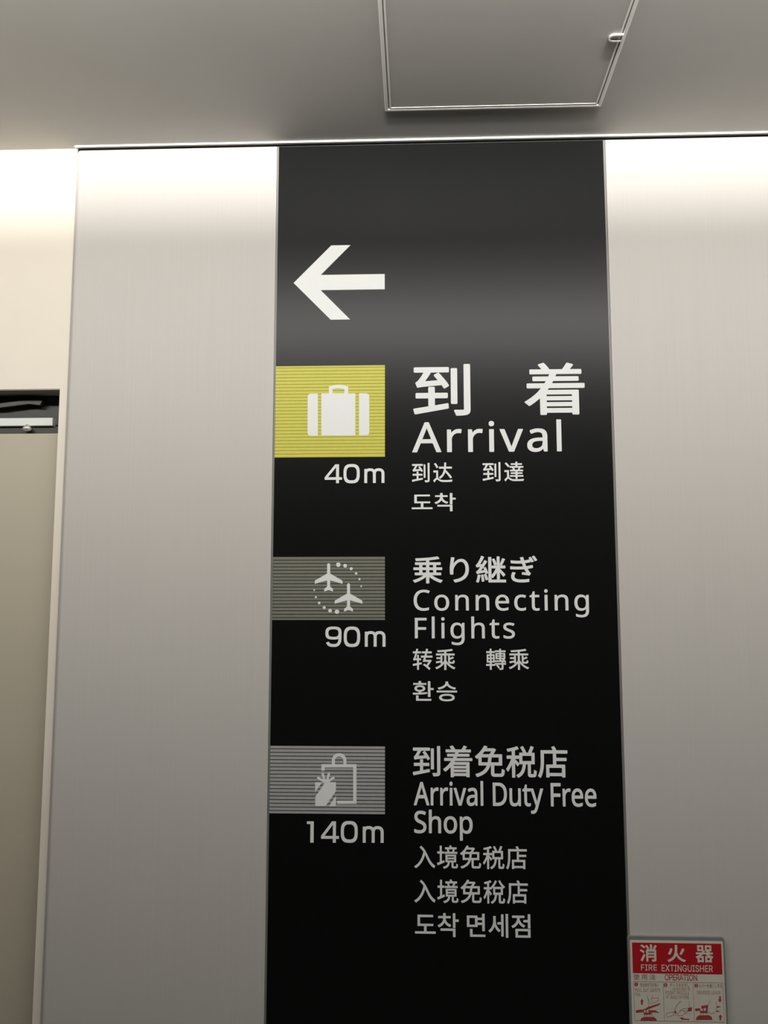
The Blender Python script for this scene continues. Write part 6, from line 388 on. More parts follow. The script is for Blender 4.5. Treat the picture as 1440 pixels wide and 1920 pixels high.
# where each line of writing sits on its board: left, bottom, right, top of the ink, in metres
INK = {
    'dou': (-0.0098, 2.0171, 0.1254, 2.1422),
    'chaku': (0.2528, 2.0170, 0.3942, 2.1430),
    'arrival': (-0.0126, 1.9288, 0.3371, 2.0060),
    'daoda_s': (-0.0136, 1.8583, 0.0811, 1.9052),
    'daoda_t': (0.1515, 1.8596, 0.2479, 1.9061),
    'dochak': (-0.0144, 1.7898, 0.0884, 1.8329),
    'noritsugi': (-0.0123, 1.6219, 0.2746, 1.6857),
    'connecting': (-0.0108, 1.5441, 0.3904, 1.6085),
    'flights': (-0.0083, 1.4808, 0.2206, 1.5460),
    'zhuan_s': (-0.0134, 1.4247, 0.0839, 1.4727),
    'zhuan_t': (0.1539, 1.4252, 0.2514, 1.4729),
    'hwanseung': (-0.0137, 1.3544, 0.0874, 1.3996),
    'menzei': (-0.0143, 1.1863, 0.3335, 1.2564),
    'dutyfree': (-0.0122, 1.1080, 0.3956, 1.1786),
    'shop': (-0.0116, 1.0486, 0.1192, 1.1153),
    'rujing_s': (-0.0118, 0.9882, 0.2388, 1.0384),
    'rujing_t': (-0.0119, 0.9147, 0.2396, 0.9654),
    'myeonse': (-0.0107, 0.8433, 0.2437, 0.8936),
    'shou': (0.4784, 0.8013, 0.5151, 0.8368),
    'ka': (0.5375, 0.8013, 0.5764, 0.8365),
    'ki': (0.5981, 0.8009, 0.6360, 0.8366),
    'fire': (0.4798, 0.7829, 0.5139, 0.7951),
    'ext': (0.5242, 0.7814, 0.6336, 0.7955),
    'shiyou': (0.4625, 0.7637, 0.5103, 0.7753),
    'operation': (0.5304, 0.7633, 0.5996, 0.7760),
    's1j': (0.4771, 0.7491, 0.5165, 0.7574),
    's1e': (0.4661, 0.7387, 0.5199, 0.7461),
    's1f': (0.4658, 0.7301, 0.4757, 0.7362),
    's2j': (0.5406, 0.7501, 0.5821, 0.7579),
    's2k': (0.5463, 0.7430, 0.5835, 0.7494),
    's2e': (0.5310, 0.7344, 0.5812, 0.7418),
    's2f': (0.5315, 0.7257, 0.5805, 0.7326),
    's3j': (0.6036, 0.7495, 0.6521, 0.7579),
    's3e': (0.5983, 0.7357, 0.6475, 0.7428),
    's1n': (0.4677, 0.7520, 0.4691, 0.7562),
    's2n': (0.5299, 0.7517, 0.5326, 0.7559),
    's3n': (0.5954, 0.7515, 0.5982, 0.7557),
}


def line_loops(key):
    w, h, s = OUTLINES[key]
    x0, z0, x1, z1 = INK[key]
    loops = []
    for lp in s.split('|'):
        loops.append([(x0 + (x1 - x0) * int(a) / w, z0 + (z1 - z0) * int(b) / h)
                      for a, b in (p.split(',') for p in lp.split())])
    return loops


def lettering(keys, mat, y, thick, parent, label=None, name='lettering'):
    bm = bmesh.new()
    for k in keys:
        sheet(bm, [line_loops(k)], y, thick)
    return obj(name, bm, mat, parent, label)


# outlines on the sign board, in metres (x, z)
ARROW = [(-0.2985, 2.3486), (-0.2076, 2.4420), (-0.1607, 2.4420), (-0.2326, 2.3677), (-0.0776, 2.3677), (-0.0776, 2.3295), (-0.2326, 2.3295), (-0.1607, 2.2552), (-0.2076, 2.2552)]
SUITCASE = [
    [[(-0.2369, 2.0735), (-0.2360, 1.9712), (-0.2532, 1.9714), (-0.2551, 1.9716), (-0.2568, 1.9724), (-0.2584, 1.9736), (-0.2595, 1.9751), (-0.2603, 1.9769), (-0.2606, 1.9788), (-0.2614, 2.0662), (-0.2612, 2.0681), (-0.2605, 2.0699), (-0.2593, 2.0715), (-0.2578, 2.0727), (-0.2560, 2.0734), (-0.2541, 2.0736)]],
    [[(-0.2288, 2.0736), (-0.2106, 2.0734), (-0.2107, 2.0908), (-0.2061, 2.0919), (-0.2015, 2.0929), (-0.1969, 2.0937), (-0.1923, 2.0942), (-0.1877, 2.0943), (-0.1831, 2.0941), (-0.1785, 2.0935), (-0.1739, 2.0926), (-0.1693, 2.0915), (-0.1647, 2.0903), (-0.1646, 2.0730), (-0.1474, 2.0730), (-0.1470, 1.9709), (-0.2280, 1.9714)], [(-0.2021, 2.0738), (-0.2022, 2.0837), (-0.1986, 2.0844), (-0.1950, 2.0851), (-0.1915, 2.0855), (-0.1879, 2.0856), (-0.1843, 2.0854), (-0.1808, 2.0849), (-0.1772, 2.0842), (-0.1736, 2.0834), (-0.1736, 2.0735)]],
    [[(-0.1387, 2.0732), (-0.1217, 2.0730), (-0.1198, 2.0727), (-0.1180, 2.0720), (-0.1165, 2.0707), (-0.1153, 2.0692), (-0.1146, 2.0674), (-0.1143, 2.0654), (-0.1142, 1.9783), (-0.1144, 1.9764), (-0.1152, 1.9746), (-0.1163, 1.9731), (-0.1178, 1.9719), (-0.1196, 1.9712), (-0.1215, 1.9710), (-0.1384, 1.9709)]]]
PLANES = [
    [[(-0.2047, 1.6656), (-0.2050, 1.6668), (-0.2056, 1.6678), (-0.2065, 1.6686), (-0.2077, 1.6690), (-0.2089, 1.6690), (-0.2101, 1.6686), (-0.2110, 1.6678), (-0.2116, 1.6668), (-0.2118, 1.6656), (-0.2117, 1.6453), (-0.2401, 1.6289), (-0.2405, 1.6214), (-0.2115, 1.6294), (-0.2114, 1.6150), (-0.2182, 1.6097), (-0.2182, 1.6037), (-0.2079, 1.6068), (-0.1975, 1.6037), (-0.1975, 1.6097), (-0.2044, 1.6150), (-0.2045, 1.6294), (-0.1755, 1.6213), (-0.1759, 1.6288), (-0.2046, 1.6453)]],
    [[(-0.1581, 1.6191), (-0.1583, 1.6203), (-0.1589, 1.6213), (-0.1599, 1.6221), (-0.1610, 1.6225), (-0.1622, 1.6225), (-0.1634, 1.6221), (-0.1643, 1.6213), (-0.1649, 1.6203), (-0.1651, 1.6191), (-0.1650, 1.5989), (-0.1934, 1.5826), (-0.1938, 1.5752), (-0.1650, 1.5832), (-0.1649, 1.5688), (-0.1717, 1.5635), (-0.1716, 1.5576), (-0.1613, 1.5607), (-0.1510, 1.5576), (-0.1511, 1.5635), (-0.1579, 1.5688), (-0.1579, 1.5832), (-0.1291, 1.5752), (-0.1295, 1.5825), (-0.1580, 1.5989)]]]
DOTS = [
    [[(-0.1805, 1.6657), (-0.1806, 1.6644), (-0.1812, 1.6631), (-0.1820, 1.6621), (-0.1830, 1.6612), (-0.1843, 1.6607), (-0.1856, 1.6605), (-0.1870, 1.6607), (-0.1882, 1.6612), (-0.1893, 1.6621), (-0.1901, 1.6631), (-0.1907, 1.6644), (-0.1908, 1.6657), (-0.1907, 1.6671), (-0.1902, 1.6683), (-0.1894, 1.6694), (-0.1883, 1.6702), (-0.1870, 1.6707), (-0.1857, 1.6709), (-0.1843, 1.6707), (-0.1831, 1.6702), (-0.1820, 1.6694), (-0.1812, 1.6683), (-0.1807, 1.6670)]],
    [[(-0.1653, 1.6632), (-0.1655, 1.6621), (-0.1659, 1.6610), (-0.1666, 1.6601), (-0.1675, 1.6594), (-0.1685, 1.6590), (-0.1697, 1.6589), (-0.1708, 1.6590), (-0.1718, 1.6594), (-0.1727, 1.6601), (-0.1734, 1.6610), (-0.1739, 1.6621), (-0.1740, 1.6632), (-0.1739, 1.6643), (-0.1735, 1.6654), (-0.1728, 1.6663), (-0.1719, 1.6670), (-0.1708, 1.6674), (-0.1697, 1.6675), (-0.1686, 1.6674), (-0.1675, 1.6669), (-0.1666, 1.6663), (-0.1659, 1.6654), (-0.1655, 1.6643)]],
    [[(-0.1520, 1.6563), (-0.1522, 1.6554), (-0.1525, 1.6546), (-0.1531, 1.6539), (-0.1538, 1.6533), (-0.1546, 1.6530), (-0.1555, 1.6528), (-0.1565, 1.6530), (-0.1573, 1.6533), (-0.1580, 1.6539), (-0.1586, 1.6546), (-0.1590, 1.6554), (-0.1591, 1.6564), (-0.1590, 1.6573), (-0.1586, 1.6581), (-0.1581, 1.6588), (-0.1573, 1.6594), (-0.1565, 1.6597), (-0.1556, 1.6599), (-0.1547, 1.6597), (-0.1538, 1.6594), (-0.1531, 1.6588), (-0.1525, 1.6581), (-0.1522, 1.6572)]],
    [[(-0.1411, 1.6454), (-0.1412, 1.6446), (-0.1415, 1.6439), (-0.1420, 1.6433), (-0.1426, 1.6428), (-0.1434, 1.6425), (-0.1441, 1.6424), (-0.1449, 1.6425), (-0.1456, 1.6428), (-0.1463, 1.6433), (-0.1467, 1.6439), (-0.1470, 1.6446), (-0.1471, 1.6454), (-0.1470, 1.6462), (-0.1467, 1.6469), (-0.1463, 1.6475), (-0.1456, 1.6480), (-0.1449, 1.6483), (-0.1441, 1.6484), (-0.1434, 1.6483), (-0.1426, 1.6480), (-0.1420, 1.6475), (-0.1415, 1.6469), (-0.1412, 1.6462)]],
    [[(-0.1338, 1.6320), (-0.1338, 1.6313), (-0.1341, 1.6307), (-0.1345, 1.6302), (-0.1350, 1.6298), (-0.1356, 1.6296), (-0.1362, 1.6295), (-0.1369, 1.6296), (-0.1375, 1.6298), (-0.1380, 1.6302), (-0.1384, 1.6308), (-0.1386, 1.6313), (-0.1387, 1.6320), (-0.1386, 1.6326), (-0.1384, 1.6332), (-0.1380, 1.6337), (-0.1375, 1.6341), (-0.1369, 1.6344), (-0.1362, 1.6345), (-0.1356, 1.6344), (-0.1350, 1.6341), (-0.1345, 1.6337), (-0.1341, 1.6332), (-0.1338, 1.6326)]],
    [[(-0.1303, 1.6157), (-0.1304, 1.6152), (-0.1306, 1.6148), (-0.1309, 1.6144), (-0.1313, 1.6140), (-0.1318, 1.6138), (-0.1323, 1.6138), (-0.1328, 1.6138), (-0.1332, 1.6140), (-0.1336, 1.6144), (-0.1340, 1.6148), (-0.1342, 1.6152), (-0.1342, 1.6157), (-0.1342, 1.6162), (-0.1340, 1.6167), (-0.1337, 1.6171), (-0.1333, 1.6174), (-0.1328, 1.6176), (-0.1323, 1.6177), (-0.1318, 1.6176), (-0.1313, 1.6174), (-0.1309, 1.6171), (-0.1306, 1.6167), (-0.1304, 1.6162)]],
    [[(-0.1830, 1.5570), (-0.1831, 1.5557), (-0.1836, 1.5544), (-0.1844, 1.5534), (-0.1855, 1.5526), (-0.1867, 1.5521), (-0.1881, 1.5519), (-0.1894, 1.5521), (-0.1907, 1.5526), (-0.1917, 1.5534), (-0.1926, 1.5544), (-0.1931, 1.5557), (-0.1933, 1.5570), (-0.1931, 1.5583), (-0.1926, 1.5595), (-0.1918, 1.5606), (-0.1907, 1.5614), (-0.1895, 1.5619), (-0.1881, 1.5621), (-0.1868, 1.5619), (-0.1856, 1.5614), (-0.1845, 1.5606), (-0.1837, 1.5595), (-0.1831, 1.5583)]],
    [[(-0.1999, 1.5594), (-0.2000, 1.5583), (-0.2004, 1.5573), (-0.2011, 1.5564), (-0.2020, 1.5557), (-0.2031, 1.5553), (-0.2042, 1.5552), (-0.2053, 1.5553), (-0.2064, 1.5557), (-0.2073, 1.5564), (-0.2080, 1.5573), (-0.2084, 1.5583), (-0.2085, 1.5594), (-0.2084, 1.5606), (-0.2080, 1.5616), (-0.2073, 1.5625), (-0.2064, 1.5632), (-0.2054, 1.5636), (-0.2042, 1.5637), (-0.2031, 1.5636), (-0.2021, 1.5632), (-0.2012, 1.5625), (-0.2005, 1.5616), (-0.2000, 1.5606)]],
    [[(-0.2144, 1.5664), (-0.2145, 1.5655), (-0.2148, 1.5647), (-0.2154, 1.5639), (-0.2161, 1.5634), (-0.2170, 1.5630), (-0.2179, 1.5629), (-0.2188, 1.5630), (-0.2196, 1.5634), (-0.2204, 1.5639), (-0.2209, 1.5647), (-0.2213, 1.5655), (-0.2214, 1.5664), (-0.2213, 1.5673), (-0.2209, 1.5681), (-0.2204, 1.5689), (-0.2197, 1.5694), (-0.2188, 1.5698), (-0.2179, 1.5699), (-0.2170, 1.5698), (-0.2162, 1.5694), (-0.2154, 1.5689), (-0.2149, 1.5681), (-0.2145, 1.5673)]],
    [[(-0.2266, 1.5773), (-0.2266, 1.5765), (-0.2269, 1.5758), (-0.2274, 1.5752), (-0.2280, 1.5747), (-0.2287, 1.5744), (-0.2295, 1.5743), (-0.2303, 1.5744), (-0.2310, 1.5747), (-0.2317, 1.5752), (-0.2321, 1.5758), (-0.2324, 1.5765), (-0.2325, 1.5773), (-0.2325, 1.5780), (-0.2322, 1.5788), (-0.2317, 1.5794), (-0.2311, 1.5798), (-0.2303, 1.5801), (-0.2296, 1.5802), (-0.2288, 1.5801), (-0.2281, 1.5798), (-0.2274, 1.5794), (-0.2270, 1.5787), (-0.2267, 1.5780)]],
    [[(-0.2348, 1.5906), (-0.2349, 1.5900), (-0.2352, 1.5894), (-0.2355, 1.5889), (-0.2361, 1.5885), (-0.2367, 1.5882), (-0.2373, 1.5881), (-0.2379, 1.5882), (-0.2385, 1.5885), (-0.2391, 1.5889), (-0.2395, 1.5894), (-0.2397, 1.5900), (-0.2398, 1.5906), (-0.2397, 1.5912), (-0.2395, 1.5918), (-0.2391, 1.5923), (-0.2386, 1.5927), (-0.2380, 1.5930), (-0.2373, 1.5931), (-0.2367, 1.5930), (-0.2361, 1.5927), (-0.2356, 1.5923), (-0.2352, 1.5918), (-0.2349, 1.5912)]],
    [[(-0.2394, 1.6070), (-0.2395, 1.6065), (-0.2397, 1.6061), (-0.2400, 1.6057), (-0.2404, 1.6053), (-0.2409, 1.6052), (-0.2414, 1.6051), (-0.2419, 1.6052), (-0.2424, 1.6054), (-0.2428, 1.6057), (-0.2431, 1.6061), (-0.2433, 1.6065), (-0.2434, 1.6070), (-0.2433, 1.6075), (-0.2431, 1.6080), (-0.2428, 1.6084), (-0.2424, 1.6087), (-0.2419, 1.6089), (-0.2414, 1.6090), (-0.2409, 1.6089), (-0.2404, 1.6087), (-0.2400, 1.6084), (-0.2397, 1.6080), (-0.2395, 1.6075)]]]
BAG = [
    [[(-0.2214, 1.2135), (-0.1416, 1.2140), (-0.1413, 1.1268), (-0.1849, 1.1264), (-0.1849, 1.1335), (-0.1489, 1.1338), (-0.1492, 1.2068), (-0.2140, 1.2064), (-0.2139, 1.1988), (-0.2213, 1.1988)]],
    [[(-0.1978, 1.2128), (-0.1979, 1.2216), (-0.1976, 1.2248), (-0.1966, 1.2278), (-0.1951, 1.2306), (-0.1931, 1.2331), (-0.1906, 1.2351), (-0.1877, 1.2366), (-0.1846, 1.2376), (-0.1813, 1.2379), (-0.1781, 1.2376), (-0.1749, 1.2367), (-0.1721, 1.2352), (-0.1695, 1.2332), (-0.1674, 1.2308), (-0.1659, 1.2280), (-0.1649, 1.2250), (-0.1646, 1.2218), (-0.1646, 1.2130), (-0.1715, 1.2130), (-0.1715, 1.2215), (-0.1717, 1.2233), (-0.1723, 1.2250), (-0.1732, 1.2266), (-0.1744, 1.2280), (-0.1758, 1.2292), (-0.1775, 1.2300), (-0.1793, 1.2306), (-0.1812, 1.2307), (-0.1830, 1.2305), (-0.1848, 1.2300), (-0.1865, 1.2291), (-0.1879, 1.2280), (-0.1891, 1.2265), (-0.1900, 1.2249), (-0.1905, 1.2232), (-0.1907, 1.2214), (-0.1906, 1.2129)]]]
GIFT = [
    [[(-0.2352, 1.1736), (-0.2194, 1.1737), (-0.2350, 1.1516)]],
    [[(-0.2120, 1.1737), (-0.1881, 1.1741), (-0.1880, 1.1538), (-0.2112, 1.1212), (-0.2347, 1.1210), (-0.2349, 1.1411)]],
    [[(-0.1879, 1.1436), (-0.1878, 1.1212), (-0.2035, 1.1210)]],
    [[(-0.2319, 1.1817), (-0.2139, 1.1712), (-0.2110, 1.1759), (-0.2290, 1.1864)]],
    [[(-0.2216, 1.1929), (-0.2152, 1.1727), (-0.2098, 1.1744), (-0.2162, 1.1945)]],
    [[(-0.2065, 1.1945), (-0.2119, 1.1742), (-0.2064, 1.1729), (-0.2010, 1.1931)]],
    [[(-0.1937, 1.1866), (-0.2103, 1.1759), (-0.2071, 1.1713), (-0.1906, 1.1820)]],
    [[(-0.2198, 1.1737), (-0.2182, 1.1770), (-0.2037, 1.1771), (-0.2015, 1.1738)]]]
DISTANCES = [
    ([('4', (-0.2191, -0.1783, 1.8576, 1.9026)), ('0', (-0.1748, -0.1364, 1.8571, 1.903)), ('m', (-0.1257, -0.0782, 1.8575, 1.892))], '40 m'),
    ([('9', (-0.2146, -0.1774, 1.4762, 1.5229)), ('0', (-0.1721, -0.1343, 1.4763, 1.523)), ('m', (-0.1235, -0.0758, 1.4771, 1.5122))], '90 m'),
    ([('1', (-0.2533, -0.2376, 1.0413, 1.0875)), ('4', (-0.2209, -0.1805, 1.0416, 1.088)), ('0', (-0.1765, -0.1383, 1.0417, 1.089)), ('m', (-0.1271, -0.08, 1.0423, 1.078))], '140 m')]
# drawings on the fire extinguisher plate
STEP_RED = [
    [[(0.4724, 0.7541), (0.4722, 0.7531), (0.4718, 0.7522), (0.4711, 0.7514), (0.4703, 0.7508), (0.4693, 0.7504), (0.4683, 0.7502), (0.4673, 0.7503), (0.4663, 0.7507), (0.4655, 0.7513), (0.4649, 0.7521), (0.4645, 0.7530), (0.4644, 0.7540), (0.4646, 0.7550), (0.4650, 0.7559), (0.4657, 0.7567), (0.4665, 0.7573), (0.4675, 0.7577), (0.4685, 0.7578), (0.4696, 0.7577), (0.4705, 0.7574), (0.4713, 0.7568), (0.4719, 0.7560), (0.4723, 0.7551)],
     [(0.4660, 0.7009), (0.4792, 0.7029), (0.4795, 0.6973), (0.4663, 0.6958)],
     [(0.4926, 0.7013), (0.5069, 0.7016), (0.5159, 0.6969), (0.5036, 0.6976), (0.4933, 0.6968)],
     [(0.4845, 0.7036), (0.4929, 0.7084), (0.5188, 0.7164), (0.5168, 0.7131), (0.4898, 0.7028), (0.4863, 0.7015)],
     [(0.4800, 0.7026), (0.4840, 0.7036), (0.4830, 0.6970), (0.4801, 0.6966)],
     [(0.4873, 0.7023), (0.4889, 0.7028), (0.4885, 0.6925), (0.4869, 0.6925)],
     [(0.4939, 0.7024), (0.4955, 0.7024), (0.4953, 0.6972), (0.4938, 0.6971)],
     [(0.4830, 0.6962), (0.4980, 0.6964), (0.4990, 0.6933), (0.4816, 0.6930)],
     [(0.4748, 0.6799), (0.4770, 0.6848), (0.4827, 0.6874), (0.5032, 0.6878), (0.5082, 0.6853), (0.5102, 0.6805)]],
    [[(0.5352, 0.7538), (0.5351, 0.7528), (0.5346, 0.7519), (0.5340, 0.7511), (0.5331, 0.7505), (0.5322, 0.7501), (0.5311, 0.7500), (0.5301, 0.7501), (0.5292, 0.7504), (0.5284, 0.7510), (0.5278, 0.7518), (0.5274, 0.7527), (0.5273, 0.7537), (0.5275, 0.7547), (0.5279, 0.7556), (0.5286, 0.7564), (0.5294, 0.7570), (0.5304, 0.7574), (0.5314, 0.7576), (0.5324, 0.7575), (0.5334, 0.7571), (0.5342, 0.7565), (0.5348, 0.7557), (0.5351, 0.7548)],
     [(0.5770, 0.7072), (0.5854, 0.7092), (0.5856, 0.7021), (0.5776, 0.7006)],
     [(0.5476, 0.7003), (0.5515, 0.7011), (0.5522, 0.6966), (0.5493, 0.6947)]],
    [[(0.6008, 0.7536), (0.6006, 0.7526), (0.6002, 0.7517), (0.5995, 0.7509), (0.5987, 0.7503), (0.5977, 0.7499), (0.5967, 0.7498), (0.5957, 0.7499), (0.5947, 0.7502), (0.5939, 0.7508), (0.5933, 0.7516), (0.5930, 0.7525), (0.5929, 0.7535), (0.5931, 0.7545), (0.5935, 0.7554), (0.5941, 0.7562), (0.5950, 0.7568), (0.5960, 0.7572), (0.5970, 0.7573), (0.5980, 0.7572), (0.5989, 0.7569), (0.5997, 0.7563), (0.6003, 0.7555), (0.6007, 0.7546)],
     [(0.5924, 0.7063), (0.6035, 0.7072), (0.6033, 0.7027), (0.5930, 0.7018)],
     [(0.6060, 0.7118), (0.6208, 0.7143), (0.6195, 0.7067), (0.6146, 0.7089), (0.6066, 0.7062)],
     [(0.6094, 0.7058), (0.6110, 0.7066), (0.6108, 0.7013), (0.6092, 0.7013)],
     [(0.6158, 0.7082), (0.6193, 0.7082), (0.6190, 0.7022), (0.6155, 0.7014)],
     [(0.6024, 0.7019), (0.6193, 0.7022), (0.6180, 0.6981), (0.6031, 0.6979)],
     [(0.5933, 0.6837), (0.5956, 0.6898), (0.6013, 0.6929), (0.6218, 0.6932), (0.6271, 0.6903), (0.6285, 0.6843)],
     [(0.6386, 0.7123), (0.6470, 0.7120), (0.6401, 0.7086)],
     [(0.6372, 0.7037), (0.6450, 0.7023), (0.6386, 0.7004)]]]
STEP_ARROWS = [
    [[(0.4797, 0.7249), (0.4829, 0.7189), (0.4812, 0.7189), (0.4810, 0.7128), (0.4775, 0.7127), (0.4777, 0.7188), (0.4761, 0.7188)]],
    [[(0.5593, 0.6873), (0.5664, 0.6884), (0.5657, 0.6862), (0.5797, 0.6847), (0.5788, 0.6829), (0.5655, 0.6841), (0.5655, 0.6817)]],
    [[(0.6449, 0.7320), (0.6483, 0.7321), (0.6481, 0.7259), (0.6501, 0.7256), (0.6461, 0.7198), (0.6424, 0.7255), (0.6446, 0.7258)],
     [(0.6459, 0.6954), (0.6496, 0.6900), (0.6474, 0.6897), (0.6468, 0.6835), (0.6437, 0.6835), (0.6440, 0.6896), (0.6418, 0.6899)]]]
STEP_LINES = [
    [([(0.4908, 0.7316), (0.4922, 0.7258), (0.4961, 0.7191), (0.4965, 0.7130)], 0.0008),
     ([(0.4908, 0.7316), (0.4933, 0.7213), (0.4937, 0.7092)], 0.0007),
     ([(0.5040, 0.7318), (0.5012, 0.7298), (0.4997, 0.7229), (0.5020, 0.7192)], 0.0007),
     ([(0.5151, 0.7315), (0.5143, 0.7217), (0.5091, 0.7185), (0.4979, 0.7146)], 0.0007),
     ([(0.5014, 0.7260), (0.5078, 0.7268), (0.5149, 0.7262)], 0.0006),
     ([(0.4845, 0.6955), (0.4835, 0.6876)], 0.0010),
     ([(0.4896, 0.6955), (0.4893, 0.6877)], 0.0010),
     ([(0.4959, 0.6957), (0.4956, 0.6878)], 0.0010),
     ([(0.5001, 0.6972), (0.5009, 0.6879)], 0.0008)],
    [([(0.5626, 0.7209), (0.5551, 0.7140), (0.5500, 0.7056), (0.5492, 0.6995)], 0.0013),
     ([(0.5811, 0.7204), (0.5797, 0.7129), (0.5817, 0.7076)], 0.0007),
     ([(0.5307, 0.6952), (0.5440, 0.6992), (0.5464, 0.6923), (0.5329, 0.6878), (0.5308, 0.6902), (0.5307, 0.6952)], 0.0008),
     ([(0.5440, 0.6992), (0.5494, 0.6973), (0.5556, 0.6951), (0.5571, 0.6914), (0.5464, 0.6923)], 0.0007),
     ([(0.5556, 0.6951), (0.5610, 0.7024), (0.5671, 0.7059), (0.5750, 0.7060)], 0.0009),
     ([(0.5606, 0.7012), (0.5670, 0.7025), (0.5715, 0.6969), (0.5650, 0.6923), (0.5563, 0.6914)], 0.0007),
     ([(0.5669, 0.7013), (0.5748, 0.7003), (0.5768, 0.7038)], 0.0007),
     ([(0.5699, 0.6969), (0.5746, 0.6969), (0.5764, 0.7007)], 0.0007)],
    [([(0.6246, 0.7226), (0.6207, 0.7135)], 0.0008),
     ([(0.6376, 0.7206), (0.6392, 0.7108), (0.6363, 0.7025), (0.6322, 0.6979), (0.6251, 0.6970), (0.6181, 0.7007)], 0.0008),
     ([(0.6046, 0.6974), (0.6036, 0.6926)], 0.0010),
     ([(0.6101, 0.6975), (0.6099, 0.6927)], 0.0010),
     ([(0.6160, 0.6976), (0.6162, 0.6928)], 0.0010),
     ([(0.6196, 0.6984), (0.6202, 0.6932)], 0.0007)]]
HATCH = (-0.0717, 0.4234, -0.6335, -0.1384)
LATCH = (0.4048, -0.3842)

ZC = 2.7105                        # ceiling height
PY = -0.010                        # front of cladding and sign board

# ------------------------------------------------------------------ the room
bm = bmesh.new()
box(bm, -4.0, 4.0, -5.2, 0.30, -0.10, 0.0)
struct('floor', bm, M_FLOOR)
bm = bmesh.new()
box(bm, -4.0, 4.0, -5.2, 0.30, ZC, ZC + 0.10)
struct('ceiling', bm, M_CEIL)
bm = bmesh.new()
box(bm, -4.0, 4.0, -5.2, -5.0, 0.0, ZC)
struct('wall_back', bm, M_DIM)
bm = bmesh.new()
box(bm, 3.8, 4.0, -5.0, 0.0, 0.0, ZC)
struct('wall_end_right', bm, M_DIM)
bm = bmesh.new()
box(bm, -4.0, -3.8, -5.0, 0.0, 0.0, ZC)
struct('wall_end_left', bm, M_DIM)

# wall with the door, left of the cladding: pier, lintel, far pier and the back of the recess
DX0, DX1, DZ = -1.790, -0.8665, 2.0945
bm = bmesh.new()
box(bm, DX1, -0.8478, 0.0, 0.20, 0.0, DZ)
box(bm, -4.0, DX0, 0.0, 0.20, 0.0, DZ)
box(bm, -4.0, -0.8478, 0.0, 0.20, DZ, ZC)
struct('wall_left', bm, M_CREAM)
# solid wall behind cladding and sign
bm = bmesh.new()
box(bm, -0.8478, 4.0, 0.003, 0.20, 0.0, ZC)
struct('wall_front', bm, M_GAP)
bm = bmesh.new()
box(bm, -0.8478, -0.8432, -0.0015, 0.003, 0.0, 2.6993)
struct('joint_shadow_strip', bm, M_JOINT_SHADE)  # grey strip standing in for the shadow line at the cladding's left joint
PZ = 2.6993                        # top edge of the cladding sheets
bm = bmesh.new()
R = 0.0085                         # the sheet folds back round a soft left edge
prism(bm, [(-0.8430, 0.003)] + [(-0.8430 + R - R * math.cos(t), PY + R - R * math.sin(t))
                                for t in [math.pi / 2 * i / 10 for i in range(11)]] + [(-0.3438, PY), (-0.3438, 0.003)],
      'z', 0.06, PZ)
struct('wall_centre', bm, M_CLAD)
bm = bmesh.new()
box(bm, 0.4598, 3.80, PY, 0.003, 0.06, PZ, bevel=0.0012)
struct('wall_right', bm, M_CLAD)

# edge trim where ceiling meets cladding, returning round the end of the cladding on the left
bm = bmesh.new()
TZ = ZC - 0.0045
box(bm, -0.8500, 3.80, -0.0150, -0.0092, TZ, ZC)
box(bm, -0.8500, -0.8455, -0.0092, 0.0, TZ, ZC)
struct('trim_1', bm, M_TRIM)
bm = bmesh.new()
box(bm, -0.8430, 3.80, PY + 0.001, 0.003, 0.0, 0.06)
struct('baseboard_front', bm, M_ALU)

# ------------------------------------------------------------------ door in its recess
door = bpy.data.objects.new('door_1', None)
door.location = ((DX0 + DX1) / 2, 0.05, 0.0)
door['kind'] = 'structure'
col.objects.link(door)
bm = bmesh.new()
box(bm, DX0, DX1, 0.0015, 0.075, DZ - 0.002, DZ)
obj('frame_head', bm, M_HEAD, door)
bm = bmesh.new()
box(bm, DX0, DX1, 0.060, 0.075, 1.9905, DZ - 0.002)
obj('transom', bm, M_BLACKMETAL, door)
bm = bmesh.new()
box(bm, DX0 + 0.005, DX1 - 0.0005, 0.026, 0.066, 0.008, 1.9900, bevel=0.001)
leaf = obj('leaf', bm, M_DOOR, door)
bm = bmesh.new()
box(bm, DX0 + 0.005, DX1 - 0.0005, 0.030, 0.060, 1.9905, 2.0080)
obj('seal', bm, M_BRONZE, door)
bm = bmesh.new()
box(bm, DX0 + 0.04, -0.8905, 0.022, 0.042, 2.0082, 2.0285, bevel=0.0015)
rail = obj('closer_rail', bm, M_RAIL, door)
bm = bmesh.new()
prism(bm, [(-1.4387, 2.0557), (-1.0328, 2.0593), (-0.9994, 2.0631), (-0.9594, 2.0681), (-0.9391, 2.0652), (-0.9324, 2.0645), (-0.9269, 2.0752), (-0.9531, 2.0775), (-0.9799, 2.0757), (-1.0333, 2.0695), (-1.4395, 2.0666)],
      'y', 0.040, 0.052)
obj('closer_arm', bm, M_BRONZE, door)
bm = bmesh.new()
bmesh.ops.create_uvsphere(bm, u_segments=20, v_segments=12, radius=1.0,
                          matrix=Matrix.Translation((-0.9520, 0.0200, 2.0010)) @ Matrix.Diagonal((0.0110, 0.010, 0.0062, 1)))
box(bm, -0.9560, -0.9480, 0.0205, 0.032, 2.000, 2.012)
obj('stop_stud', bm, M_STEEL, door, smooth=True)

# ------------------------------------------------------------------ ceiling access panel
HX0, HX1, HY0, HY1 = HATCH
hatch = thing('ceiling_access_panel', 'square grey access hatch with thin metal frame and ring latch in the ceiling', 'hatch',
              ((HX0 + HX1) / 2, (HY0 + HY1) / 2, ZC))


